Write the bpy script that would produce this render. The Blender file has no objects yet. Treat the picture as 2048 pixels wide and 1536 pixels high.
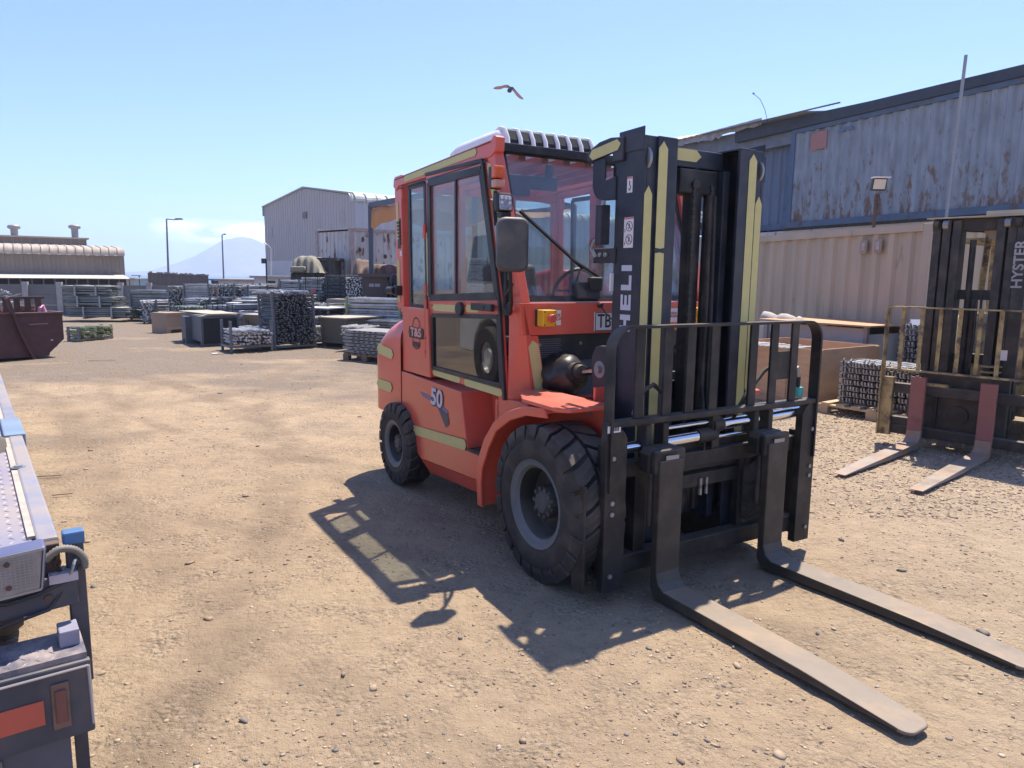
import bpy, bmesh, math, random
import numpy as np
from mathutils import Vector, Matrix, Euler, noise
C = bpy.context.scene
COL = C.collection
R = math.radians
random.seed(7)
# ------------------------------------------------------------------ camera
CH, CF, CYH, CROLL = 1.7237, 1456.977, 553.52, 0.0125
PITCH = math.atan((768 - CYH) / CF)
cd = bpy.data.cameras.new('camera'); cam = bpy.data.objects.new('camera', cd); COL.objects.link(cam)
cd.sensor_width = 36; cd.lens = CF / 2048 * 36; cd.clip_end = 8000; cd.clip_start = .05
cam.matrix_world = Matrix.Translation((0, 0, CH)) @ Matrix.Rotation(math.pi/2 - PITCH, 4, 'X') @ Matrix.Rotation(CROLL, 4, 'Z')
C.camera = cam
# ------------------------------------------------------------------ sun, sky, exposure
SUN = Vector((.197, .396, 1.0)).normalized()
sl = bpy.data.lights.new('sun', 'SUN'); sl.energy = 4.7; sl.angle = R(.6); sl.color = (1, .915, .79)
so = bpy.data.objects.new('sun', sl); COL.objects.link(so)
so.rotation_euler = (-SUN).to_track_quat('-Z', 'Y').to_euler()
W = bpy.data.worlds.new('World'); C.world = W; W.use_nodes = True
nt = W.node_tree; nt.nodes.clear()
out = nt.nodes.new('ShaderNodeOutputWorld'); bg = nt.nodes.new('ShaderNodeBackground')
sky = nt.nodes.new('ShaderNodeTexSky'); sky.sky_type = 'NISHITA'; sky.sun_disc = False
sky.sun_elevation = math.asin(SUN.z); sky.sun_rotation = math.atan2(SUN.x, SUN.y)
sky.air_density = 1.0; sky.dust_density = .35; sky.ozone_density = 3.2; sky.altitude = 10
bg.inputs['Strength'].default_value = .102
tc = nt.nodes.new('ShaderNodeTexCoord')
def wmath(op, a, b=None, c=None):
    n = nt.nodes.new('ShaderNodeMath'); n.operation = op
    for i, v in enumerate((a, b, c)):
        if v is None: continue
        if isinstance(v, (int, float)): n.inputs[i].default_value = v
        else: nt.links.new(v, n.inputs[i])
    return n.outputs[0]
sx = nt.nodes.new('ShaderNodeSeparateXYZ'); nt.links.new(tc.outputs['Generated'], sx.inputs[0])
az = wmath('ARCTAN2', sx.outputs[0], sx.outputs[1]); el = wmath('ARCSINE', sx.outputs[2])
cmb = nt.nodes.new('ShaderNodeCombineXYZ')
nt.links.new(wmath('MULTIPLY', az, 9.0), cmb.inputs[0]); nt.links.new(wmath('MULTIPLY', el, 34.0), cmb.inputs[1])
ns = nt.nodes.new('ShaderNodeTexNoise'); ns.inputs['Scale'].default_value = 2.2; ns.inputs['Detail'].default_value = 7; ns.inputs['Distortion'].default_value = .5
nt.links.new(cmb.outputs[0], ns.inputs[0])
def bump01(v, c, w):   # smooth bump centred on c with half width w
    d = wmath('DIVIDE', wmath('SUBTRACT', v, c), w)
    return wmath('MAXIMUM', wmath('SUBTRACT', 1.0, wmath('MULTIPLY', d, d)), 0.0)
m = wmath('MULTIPLY', bump01(az, -.345, .115), bump01(el, .050, .017))
cl = wmath('MULTIPLY', m, wmath('MAXIMUM', wmath('MULTIPLY', wmath('SUBTRACT', ns.outputs[0], .36), 3.6), 0.0))
cl = wmath('MINIMUM', cl, .62)
mix = nt.nodes.new('ShaderNodeMixRGB'); nt.links.new(cl, mix.inputs[0]); tint = nt.nodes.new('ShaderNodeMixRGB'); tint.blend_type = 'MULTIPLY'; tint.inputs[0].default_value = 1; tint.inputs[2].default_value = (.78, .88, 1.24, 1); nt.links.new(sky.outputs[0], tint.inputs[1]); nt.links.new(tint.outputs[0], mix.inputs[1])
mix.inputs[2].default_value = (22, 23, 24, 1)
nt.links.new(mix.outputs[0], bg.inputs['Color']); nt.links.new(bg.outputs[0], out.inputs[0])
C.view_settings.view_transform = 'Standard'; C.view_settings.look = 'None'; C.view_settings.gamma = 1
C.view_settings.exposure = .86
C.render.film_transparent = False
C.cycles.max_bounces = 8; C.cycles.transparent_max_bounces = 16; C.cycles.volume_bounces = 1
try: C.cycles.use_denoising = True
except Exception: pass
# ------------------------------------------------------------------ pixel -> world helpers (photo pixels, 2048 wide)
def ray(px, py):
    a, b = px-1024, py-768; c, s = math.cos(CROLL), math.sin(CROLL)
    x = c*a + s*b; y = -s*a + c*b; u = -y/CF
    return Vector((x/CF, math.cos(PITCH)+u*math.sin(PITCH), -math.sin(PITCH)+u*math.cos(PITCH)))
def gnd(px, py, z=0):
    r = ray(px, py); t = (z-CH)/r.z; return Vector((r.x*t, r.y*t, z))
def at(px, py, Y):
    r = ray(px, py); t = Y/r.y; return Vector((r.x*t, Y, CH+r.z*t))
# ------------------------------------------------------------------ materials
MATS = {}
def mat(name, col, rough=.6, metal=0, var=.12, vs=4, bump=0, bs=40, col2=None, thr=.62, soft=.06, ms=3, coat=0, dust=0, detail=6, obj_coords=True, stretch=None, spec=.5, grad=None):
    if name in MATS: return MATS[name]
    m = bpy.data.materials.new(name); m.use_nodes = True; n = m.node_tree; b = n.nodes['Principled BSDF']
    L = n.links.new
    t = n.nodes.new('ShaderNodeTexCoord'); src = t.outputs['Object']
    if stretch:
        mp = n.nodes.new('ShaderNodeMapping'); mp.inputs['Scale'].default_value = stretch; L(src, mp.inputs[0]); src2 = mp.outputs[0]
    else: src2 = src
    nz = n.nodes.new('ShaderNodeTexNoise'); nz.inputs['Scale'].default_value = vs; nz.inputs['Detail'].default_value = detail; L(src2, nz.inputs[0])
    hs = n.nodes.new('ShaderNodeMapRange'); hs.inputs[1].default_value = .25; hs.inputs[2].default_value = .75
    hs.inputs[3].default_value = 1-var; hs.inputs[4].default_value = 1+var; L(nz.outputs[0], hs.inputs[0])
    mul = n.nodes.new('ShaderNodeVectorMath'); mul.operation = 'SCALE'; mul.inputs[0].default_value = col[:3]; L(hs.outputs[0], mul.inputs['Scale'])
    cur = mul.outputs[0]
    if col2:
        n2 = n.nodes.new('ShaderNodeTexNoise'); n2.inputs['Scale'].default_value = ms; n2.inputs['Detail'].default_value = 9; n2.inputs['Roughness'].default_value = .65; L(src2, n2.inputs[0])
        mr = n.nodes.new('ShaderNodeMapRange'); mr.inputs[1].default_value = thr-soft; mr.inputs[2].default_value = thr+soft
        if grad:     # wear gathers towards the lower edge
            sz = n.nodes.new('ShaderNodeSeparateXYZ'); L(src, sz.inputs[0]); gr_ = n.nodes.new('ShaderNodeMapRange'); L(sz.outputs[2], gr_.inputs[0])
            for i_, q_ in enumerate((grad[0], grad[1], grad[2], 0)): gr_.inputs[i_+1].default_value = q_
            ad = n.nodes.new('ShaderNodeMath'); ad.operation = 'ADD'; L(n2.outputs[0], ad.inputs[0]); L(gr_.outputs[0], ad.inputs[1]); L(ad.outputs[0], mr.inputs[0])
        else: L(n2.outputs[0], mr.inputs[0])
        mx = n.nodes.new('ShaderNodeMixRGB'); L(mr.outputs[0], mx.inputs[0]); L(cur, mx.inputs[1]); mx.inputs[2].default_value = (*col2, 1); cur = mx.outputs[0]
    if dust:
        g = n.nodes.new('ShaderNodeNewGeometry'); s = n.nodes.new('ShaderNodeSeparateXYZ'); L(g.outputs['Normal'], s.inputs[0])
        n3 = n.nodes.new('ShaderNodeTexNoise'); n3.inputs['Scale'].default_value = 7; n3.inputs['Detail'].default_value = 8; L(src, n3.inputs[0])
        md = n.nodes.new('ShaderNodeMath'); md.operation = 'MULTIPLY_ADD'; L(s.outputs[2], md.inputs[0]); md.inputs[1].default_value = .5; L(n3.outputs[0], md.inputs[2])
        mr2 = n.nodes.new('ShaderNodeMapRange'); mr2.inputs[1].default_value = .45; mr2.inputs[2].default_value = 1.05; mr2.inputs[4].default_value = dust; L(md.outputs[0], mr2.inputs[0])
        mx2 = n.nodes.new('ShaderNodeMixRGB'); L(mr2.outputs[0], mx2.inputs[0]); L(cur, mx2.inputs[1]); mx2.inputs[2].default_value = (.36, .29, .21, 1); cur = mx2.outputs[0]
    L(cur, b.inputs['Base Color'])
    rr = n.nodes.new('ShaderNodeMapRange'); rr.inputs[1].default_value = .3; rr.inputs[2].default_value = .7
    rr.inputs[3].default_value = max(rough-.1, .02); rr.inputs[4].default_value = min(rough+.1, 1); L(nz.outputs[0], rr.inputs[0]); L(rr.outputs[0], b.inputs['Roughness'])
    b.inputs['Metallic'].default_value = metal
    b.inputs['Specular IOR Level'].default_value = spec
    if coat: b.inputs['Coat Weight'].default_value = coat; b.inputs['Coat Roughness'].default_value = .12
    if bump:
        nb = n.nodes.new('ShaderNodeTexNoise'); nb.inputs['Scale'].default_value = bs; nb.inputs['Detail'].default_value = 5; L(src2, nb.inputs[0])
        bp = n.nodes.new('ShaderNodeBump'); bp.inputs['Strength'].default_value = min(bump, 1); bp.inputs['Distance'].default_value = .01; L(nb.outputs[0], bp.inputs['Height']); L(bp.outputs[0], b.inputs['Normal'])
    MATS[name] = m; return m
RED = mat('red paint', (.68, .105, .062), .38, var=.09, vs=2, coat=.22, dust=.30, col2=(.40, .20, .14), thr=.70, soft=.06, ms=3, bump=.03, bs=3)
BLK = mat('black paint', (.017, .017, .019), .52, var=.3, vs=6, spec=.35, dust=.26, bump=.05)
MASTM = mat('mast blue black paint', (.020, .026, .040), .45, var=.25, vs=5, spec=.4, dust=.18, bump=.04)
BLKP = mat('black plastic', (.02, .021, .023), .5, var=.2, dust=.16, bump=.1, bs=120)
TAPE = mat('yellow reflective tape', (.56, .50, .20), .55, var=.08, vs=14, dust=.12)
WHT = mat('white plastic', (.80, .80, .78), .35, var=.04, dust=.12)
WSTK = mat('white sticker', (.72, .70, .70), .5, var=.04)
LETT = mat('silver white lettering', (.50, .53, .60), .45, var=.04)
CHR = mat('chrome rod', (.62, .63, .66), .12, 1, var=.06)
STEEL = mat('worn fork steel', (.165, .135, .108), .62, .15, var=.2, vs=5, col2=(.34, .215, .115), thr=.6, soft=.12, ms=2.2, bump=.12, bs=60, dust=.3)
RUB = mat('tyre rubber', (.030, .028, .027), .85, var=.3, vs=9, dust=.32, bump=.2, bs=60)
BOOT = mat('rubber boot', (.012, .012, .013), .38, var=.2, dust=.08)
RIM = mat('dusty grey rim paint', (.065, .082, .095), .55, var=.15, dust=.3)
DKM = mat('dark grimy metal', (.022, .020, .019), .6, .2, var=.4, vs=7, dust=.25, bump=.1)
GRYP = mat('grey panel', (.15, .16, .19), .5, var=.1, dust=.15)
YEL = mat('yellow plastic', (.75, .42, .02), .4, var=.05)
RBTN = mat('red button', (.6, .10, .07), .4)
AMB = mat('amber lens', (.70, .12, .03), .25, var=.1, vs=30)
LENS = mat('clear lens', (.32, .33, .38), .2, var=.4, vs=60)
GREY = mat('grey metal', (.28, .29, .30), .45, .6, var=.15)
TEAL = mat('teal cap', (.05, .38, .36), .5)
GALV = mat('galvanised tubes', (.50, .50, .50), .42, .35, var=.35, vs=3, col2=(.22, .19, .17), thr=.6, soft=.1, ms=6)
GALV2 = mat('dull weathered tubes', (.27, .285, .29), .5, .3, var=.35, vs=3, col2=(.16, .10, .06), thr=.6, soft=.1, ms=5)
PLY = mat('plywood', (.54, .36, .215), .75, var=.18, vs=3, stretch=(1, 1, 5), bump=.15, bs=30, dust=.15)
WOOD = mat('pallet wood', (.46, .34, .21), .8, var=.25, vs=5, bump=.2, bs=40)
WOODD = mat('weathered brown wood', (.20, .125, .08), .85, var=.25, vs=4, bump=.2, bs=30, dust=.15)
RUST = mat('rusty dark steel', (.085, .045, .035), .8, var=.4, vs=5, bump=.2, bs=40, dust=.2)
def glass(name, tint, ior=1.5, refl=1.0, dirt=.05):
    m = bpy.data.materials.new(name); m.use_nodes = True; n = m.node_tree; n.nodes.clear(); L = n.links.new
    o = n.nodes.new('ShaderNodeOutputMaterial'); tr = n.nodes.new('ShaderNodeBsdfTransparent'); tr.inputs[0].default_value = (*tint, 1)
    gl = n.nodes.new('ShaderNodeBsdfGlossy'); gl.inputs['Roughness'].default_value = .01; gl.inputs[0].default_value = (refl, refl, refl, 1)
    fr = n.nodes.new('ShaderNodeFresnel'); ge = n.nodes.new('ShaderNodeNewGeometry'); mi = n.nodes.new('ShaderNodeMapRange'); L(ge.outputs['Backfacing'], mi.inputs[0]); mi.inputs[3].default_value = ior; mi.inputs[4].default_value = 1/ior; L(mi.outputs[0], fr.inputs[0])
    mx = n.nodes.new('ShaderNodeMixShader'); L(fr.outputs[0], mx.inputs[0]); L(tr.outputs[0], mx.inputs[1]); L(gl.outputs[0], mx.inputs[2])
    df = n.nodes.new('ShaderNodeBsdfDiffuse'); df.inputs[0].default_value = (.45, .45, .45, 1)
    t = n.nodes.new('ShaderNodeTexCoord'); nz = n.nodes.new('ShaderNodeTexNoise'); nz.inputs['Scale'].default_value = 2.5; nz.inputs['Detail'].default_value = 8; L(t.outputs['Object'], nz.inputs[0])
    mr = n.nodes.new('ShaderNodeMapRange'); mr.inputs[1].default_value = .3; mr.inputs[2].default_value = .8; mr.inputs[3].default_value = dirt*.3; mr.inputs[4].default_value = dirt*2; L(nz.outputs[0], mr.inputs[0])
    m2 = n.nodes.new('ShaderNodeMixShader'); L(mr.outputs[0], m2.inputs[0]); L(mx.outputs[0], m2.inputs[1]); L(df.outputs[0], m2.inputs[2]); L(m2.outputs[0], o.inputs[0])
    MATS[name] = m; return m
GLS = glass('cab glass', (.80, .86, .86), 1.5, 1, .06)
GLSF = glass('windscreen glass', (.78, .84, .85), 1.55, 1, .13)
GLSD = glass('dark tinted glass', (.20, .24, .28), 1.75, 1, .03)
# ------------------------------------------------------------------ mesh builder
SPLIT = set('''rod_support clip rust_hole pictogram cross_member door_print reflective_strip stop_plate hinge guard_side_plate vent_stain vent_plate side_plate_bolt bracket_bolt bolt screw led intake
mast_crossmember hose_ferrule valve worn_edge window_strip lean_to_post batten battens skids strap strap_frame lens_screw chassis_rail rear_vent deck_fitting wheel_well guard_plate
latch latch_block base_frame post_pair silver_slat bearers slot eave_rib roof_rib door_print positioner_rod end_hook slat slats carriage_bar cross_bar hydraulic_hose side_shift_hose rear_upright'''.split())
class MB:
    def __init__(s): s.v = []; s.f = []; s.mi = []; s.cur = 0
    def add(s, vs, fs):
        o = len(s.v); s.v += [tuple(v) for v in vs]; s.f += [tuple(i+o for i in f) for f in fs]; s.mi += [s.cur]*len(fs); return s
    def box(s, c, d, rot=None):
        hx, hy, hz = d[0]/2, d[1]/2, d[2]/2
        vs = [Vector((x, y, z)) for x in (-hx, hx) for y in (-hy, hy) for z in (-hz, hz)]
        if rot is not None: vs = [rot @ v for v in vs]
        c = Vector(c)
        return s.add([v+c for v in vs], [(0,1,3,2),(4,6,7,5),(0,4,5,1),(2,3,7,6),(0,2,6,4),(1,5,7,3)])
    def bb(s, x0, x1, y0, y1, z0, z1): return s.box(((x0+x1)/2, (y0+y1)/2, (z0+z1)/2), (x1-x0, y1-y0, z1-z0))
    def bar(s, p, q, w, h, up=(0, 0, 1)):
        p = Vector(p); q = Vector(q); d = (q-p).normalized(); u = Vector(up)
        if abs(d.dot(u)) > .98: u = Vector((1, 0, 0))
        a = d.cross(u).normalized(); b = a.cross(d).normalized()
        vs = [e + a*i*w/2 + b*j*h/2 for e in (p, q) for (i, j) in ((-1,-1),(1,-1),(1,1),(-1,1))]
        return s.add(vs, [(0,3,2,1),(4,5,6,7),(0,1,5,4),(1,2,6,5),(2,3,7,6),(3,0,4,7)])
    def cyl(s, p, q, r, n=16, r2=None, cap=True):
        return s.tube([p, q], r, n, [r, r if r2 is None else r2], cap)
    def tube(s, pts, r, n=8, rs=None, cap=True):
        pts = [Vector(p) for p in pts]; o = len(s.v); vs = []; fs = []
        pa = None
        for i, p in enumerate(pts):
            d = (pts[min(i+1, len(pts)-1)]-pts[max(i-1, 0)]).normalized()
            if pa is None:
                u = Vector((0, 0, 1)) if abs(d.z) < .9 else Vector((1, 0, 0)); a = d.cross(u).normalized()
            else: a = (pa - d*pa.dot(d)).normalized()
            pa = a; b = d.cross(a); rr = rs[i] if rs else r
            vs += [p + a*math.cos(2*math.pi*k/n)*rr + b*math.sin(2*math.pi*k/n)*rr for k in range(n)]
        for i in range(len(pts)-1):
            for k in range(n): fs.append((i*n+k, i*n+(k+1) % n, (i+1)*n+(k+1) % n, (i+1)*n+k))
        if cap: fs.append(tuple(range(n))[::-1]); fs.append(tuple((len(pts)-1)*n+k for k in range(n)))
        return s.add(vs, fs)
    def prism(s, poly, ax, a, b):
        n = len(poly); i = 'xyz'.index(ax)
        def P(u, v, w): return ((w, u, v), (u, w, v), (u, v, w))[i]
        vs = [P(u, v, a) for u, v in poly] + [P(u, v, b) for u, v in poly]
        return s.add(vs, [tuple(range(n))[::-1], tuple(range(n, 2*n))] + [(k, (k+1) % n, n+(k+1) % n, n+k) for k in range(n)])
    def lathe(s, prof, c, ax='y', n=32, close=False):
        # prof: (r, t) along axis
        vs = []; c = Vector(c); m = len(prof)
        for k in range(n):
            t = 2*math.pi*k/n; cs, sn = math.cos(t), math.sin(t)
            for r, w in prof:
                v = (r*cs, w, r*sn) if ax == 'y' else ((w, r*cs, r*sn) if ax == 'x' else (r*cs, r*sn, w))
                vs.append(Vector(v)+c)
        fs = []
        for k in range(n):
            k2 = (k+1) % n
            for j in range(m-1 if not close else m):
                j2 = (j+1) % m; fs.append((k*m+j, k*m+j2, k2*m+j2, k2*m+j))
        return s.add(vs, fs)
    def quad(s, *p): return s.add(p, [tuple(range(len(p)))])
    def build(s, name, mats, parent=None, smooth=False, bevel=0, loc=None, seg=2, sharp=35, solid=0):
        if name in SPLIT:
            par = list(range(len(s.v)))
            def fd(i):
                while par[i] != i: par[i] = par[par[i]]; i = par[i]
                return i
            for f in s.f:
                for i in f[1:]: par[fd(f[0])] = fd(i)
            gr = {}
            for k, f in enumerate(s.f): gr.setdefault(fd(f[0]), []).append(k)
            if 1 < len(gr) <= 60:
                first = None
                for ks in gr.values():
                    q = MB(); mp = {}
                    for k in ks:
                        for i in s.f[k]:
                            if i not in mp: mp[i] = len(q.v); q.v.append(s.v[i])
                        q.f.append(tuple(mp[i] for i in s.f[k])); q.mi.append(s.mi[k])
                    SPLIT.discard(name)
                    o = q.build(name, mats, parent, smooth, bevel, loc, seg, sharp, solid); SPLIT.add(name)
                    first = first or o
                return first
        me = bpy.data.meshes.new(name); me.from_pydata(s.v, [], s.f)
        if not isinstance(mats, (list, tuple)): mats = [mats]
        for m in mats: me.materials.append(m)
        me.polygons.foreach_set('material_index', s.mi)
        bm = bmesh.new(); bm.from_mesh(me); bmesh.ops.recalc_face_normals(bm, faces=bm.faces); bm.to_mesh(me); bm.free()
        if smooth:
            me.polygons.foreach_set('use_smooth', [True]*len(me.polygons)); me.set_sharp_from_angle(angle=R(sharp))
        o = bpy.data.objects.new(name, me); COL.objects.link(o)
        if parent is not None: o.parent = parent
        if loc is not None: o.location = loc
        if solid:
            md = o.modifiers.new('solid', 'SOLIDIFY'); md.thickness = solid; md.offset = 0
        if bevel:
            md = o.modifiers.new('bevel', 'BEVEL'); md.width = bevel; md.segments = seg; md.limit_method = 'ANGLE'; md.angle_limit = R(40); md.harden_normals = False
        return o
def tag(o, label=None, cat=None, group=None, kind=None):
    if label: o['label'] = label
    if cat: o['category'] = cat
    if group: o['group'] = group
    if kind: o['kind'] = kind
    return o
def thing(name, label, cat, loc=(0, 0, 0), rz=0, group=None):
    o = bpy.data.objects.new(name, None); COL.objects.link(o); o.location = loc; o.rotation_euler = (0, 0, rz); o.empty_display_size = .2
    return tag(o, label, cat, group)
def copy_tree(o, parent=None):
    c = o.copy(); COL.objects.link(c)
    if parent is not None: c.parent = parent
    for ch in list(o.children): copy_tree(ch, c)
    return c
def text(name, s, size, mat_, parent, M, extrude=.001, bold=.0, sx=1.0, align='CENTER'):
    cu = bpy.data.curves.new(name, 'FONT'); cu.body = s; cu.size = size; cu.extrude = extrude; cu.offset = bold; cu.align_x = align; cu.align_y = 'CENTER'; cu.space_line = .9
    t = bpy.data.objects.new('tmp', cu); COL.objects.link(t)
    bpy.context.view_layer.update()
    me = bpy.data.meshes.new_from_object(t.evaluated_get(bpy.context.evaluated_depsgraph_get())); bpy.data.objects.remove(t)
    me.materials.clear(); me.materials.append(mat_)
    me.transform(Matrix.Diagonal((sx, 1, 1, 1))); me.transform(M)
    o = bpy.data.objects.new(name, me); COL.objects.link(o); o.parent = parent; return o
def frame_m(pos, xdir, ydir):
    x = Vector(xdir).normalized(); y = Vector(ydir).normalized(); z = x.cross(y)
    return Matrix(((x.x, y.x, z.x, pos[0]), (x.y, y.y, z.y, pos[1]), (x.z, y.z, z.z, pos[2]), (0, 0, 0, 1)))
def tape(mb, p0, p1, w, nrm, t=.0015, off=.003, tip=.45, tip2=None, tip1=None):
    p0 = Vector(p0); p1 = Vector(p1); n = Vector(nrm).normalized(); d = (p1-p0).normalized(); a = n.cross(d).normalized(); k = w*(tip if tip1 is None else tip1); k2 = w*(tip if tip2 is None else tip2)
    pts = [p0, p0+d*k+a*w/2, p1-d*k2+a*w/2, p1, p1-d*k2-a*w/2, p0+d*k-a*w/2]
    lo = [p+n*off for p in pts]; hi = [p+n*(off+t) for p in pts]
    mb.add(lo+hi, [tuple(range(6))[::-1], tuple(range(6, 12))]+[(i, (i+1) % 6, 6+(i+1) % 6, 6+i) for i in range(6)])
# ================================================================== GROUND
def nodes(m): m.use_nodes = True; n = m.node_tree; return n, n.nodes['Principled BSDF'], n.links.new
gm = bpy.data.materials.new('dry dirt ground'); n, b, L = nodes(gm)
gc = n.nodes.new('ShaderNodeNewGeometry')
def gn(scale, detail=8, rough=.6, stretch=None, dist=0):
    z = n.nodes.new('ShaderNodeTexNoise'); z.inputs['Scale'].default_value = scale; z.inputs['Detail'].default_value = detail; z.inputs['Roughness'].default_value = rough; z.inputs['Distortion'].default_value = dist
    if stretch:
        mp = n.nodes.new('ShaderNodeMapping'); mp.inputs['Scale'].default_value = stretch; L(gc.outputs['Position'], mp.inputs[0]); L(mp.outputs[0], z.inputs[0])
    else: L(gc.outputs['Position'], z.inputs[0])
    return z.outputs[0]
def gmath(op, a, b_=0., c=None):
    k = n.nodes.new('ShaderNodeMath'); k.operation = op
    for i, v in enumerate((a, b_, c)):
        if v is None: continue
        if isinstance(v, (int, float)): k.inputs[i].default_value = v
        else: L(v, k.inputs[i])
    return k.outputs[0]
def grange(v, a, b_, c=0., d=1.):
    k = n.nodes.new('ShaderNodeMapRange'); L(v, k.inputs[0])
    for i, q in enumerate((a, b_, c, d)): k.inputs[i+1].default_value = q
    return k.outputs[0]
def gmix(f, a, b_, mode='MIX'):
    k = n.nodes.new('ShaderNodeMixRGB'); k.blend_type = mode; L(f, k.inputs[0])
    for i, q in ((1, a), (2, b_)):
        if isinstance(q, tuple): k.inputs[i].default_value = (*q, 1)
        else: L(q, k.inputs[i])
    return k.outputs[0]
TAN = (.47, .35, .225); TAN2 = (.41, .30, .195); ASH = (.20, .165, .135); PALE = (.48, .385, .27)
c = gmix(grange(gn(.55, 6), .38, .64), TAN, TAN2)
sp = n.nodes.new('ShaderNodeSeparateXYZ'); L(gc.outputs['Position'], sp.inputs[0])
# ashy grey gravel: large blotches, more of it towards the back of the yard
far = grange(sp.outputs[1], 6.0, 15.0, 0, .78)
ash = grange(gmath('ADD', gn(.33, 7, .6, (1, 1.5, 1)), gmath('MULTIPLY', far, .42)), .60, .76, 0, .85)
c = gmix(ash, c, ASH)
# wheel tracks: worn arcs where lorries turned
def track(cx, cy, r, w, amt):
    dx = gmath('SUBTRACT', sp.outputs[0], cx); dy = gmath('SUBTRACT', sp.outputs[1], cy)
    d = gmath('SQRT', gmath('ADD', gmath('MULTIPLY', dx, dx), gmath('MULTIPLY', dy, dy)))
    k = gmath('ABSOLUTE', gmath('SUBTRACT', d, r)); return grange(k, w, w*.35, 0, amt)
tn = grange(gn(1.3, 6), .35, .62)
for (cx, cy, r, w, a) in ((-14, 2, 10.9, .24, .85), (-14, 2, 12.7, .24, .8), (9, 14, 13.1, .22, .7), (9, 14, 14.8, .22, .65), (2.6, 15.5, 9.9, .15, .6), (2.6, 15.5, 11.6, .15, .6), (-22, 24, 22.6, .3, .5), (-22, 24, 24.4, .3, .5)):
    c = gmix(gmath('MULTIPLY', track(cx, cy, r, w, a), tn), c, (.25, .185, .125))
# pale crushed stone towards the right hand side
rt = grange(gmath('ADD', sp.outputs[0], gmath('MULTIPLY', gn(.8, 4), 1.6)), 2.2, 4.2, 0, .55)
c = gmix(rt, c, PALE)
# fine grit speckle
vo = n.nodes.new('ShaderNodeTexVoronoi'); vo.inputs['Scale'].default_value = 55; L(gc.outputs['Position'], vo.inputs[0])
sv = n.nodes.new('ShaderNodeSeparateColor'); L(vo.outputs['Color'], sv.inputs[0])
grit = grange(gn(3.2, 7, .7), .45, .65)
c = gmix(gmath('MULTIPLY', grit, grange(sv.outputs[0], .55, .95, 0, .75)), c, (.20, .155, .115))
c = gmix(gmath('MULTIPLY', grit, grange(sv.outputs[1], .75, .95, 0, .6)), c, (.55, .44, .33))
c = gmix(grange(gn(9, 8, .75), .38, .70, 0, .42), c, (.22, .16, .11))
L(c, b.inputs['Base Color']); b.inputs['Roughness'].default_value = .95; b.inputs['Specular IOR Level'].default_value = .2
vo2 = n.nodes.new('ShaderNodeTexVoronoi'); vo2.inputs['Scale'].default_value = 38; L(gc.outputs['Position'], vo2.inputs[0])
hgt = gmath('ADD', gmath('MULTIPLY', gn(14, 8, .7), 1.2), gmath('MULTIPLY', gmath('MULTIPLY', vo2.outputs['Distance'], grit), -.9))
hgt = gmath('ADD', hgt, gmath('MULTIPLY', gn(90, 4, .7), .35))
bp = n.nodes.new('ShaderNodeBump'); bp.inputs['Strength'].default_value = 1; bp.inputs['Distance'].default_value = .03; L(hgt, bp.inputs['Height']); L(bp.outputs[0], b.inputs['Normal'])
def gheight(x, y):
    f = 1.0 if y < 14 else max(0., 1-(y-14)/6)
    h = noise.noise(Vector((x*.7, y*.7, 3.1)))*.014 + noise.noise(Vector((x*3.1, y*3.1, 1.7)))*.008 + noise.noise(Vector((x*11, y*11, .7)))*.005
    return (h-.006)*f
xs = list(np.linspace(-400, -60, 8)) + list(np.linspace(-50, -9, 24)) + list(np.arange(-8.4, 8.6, .055)) + list(np.linspace(9, 50, 24)) + list(np.linspace(60, 400, 8))
ys = list(np.linspace(-120, -3, 12)) + list(np.linspace(-2, 1.2, 10)) + list(np.arange(1.3, 10.5, .055)) + list(np.linspace(10.6, 30, 90)) + [32, 35, 40, 46, 52]
nx, ny = len(xs), len(ys)
co = np.zeros((ny, nx, 3))
for j, y in enumerate(ys):
    for i, x in enumerate(xs): co[j, i] = (x, y, gheight(x, y) if abs(x) < 20 and -2 < y < 30 else 0)
idx = np.arange(nx*ny).reshape(ny, nx)
fq = np.stack([idx[:-1, :-1], idx[:-1, 1:], idx[1:, 1:], idx[1:, :-1]], -1).reshape(-1, 4)
me = bpy.data.meshes.new('ground'); me.vertices.add(nx*ny); me.vertices.foreach_set('co', co.reshape(-1))
me.loops.add(fq.size); me.loops.foreach_set('vertex_index', fq.reshape(-1)); me.polygons.add(len(fq)); me.polygons.foreach_set('loop_start', np.arange(0, fq.size, 4)); me.polygons.foreach_set('loop_total', np.full(len(fq), 4))
me.update(); me.validate(); me.polygons.foreach_set('use_smooth', [True]*len(fq)); me.materials.append(gm)
go = bpy.data.objects.new('ground', me); COL.objects.link(go); tag(go, kind='structure')
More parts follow.
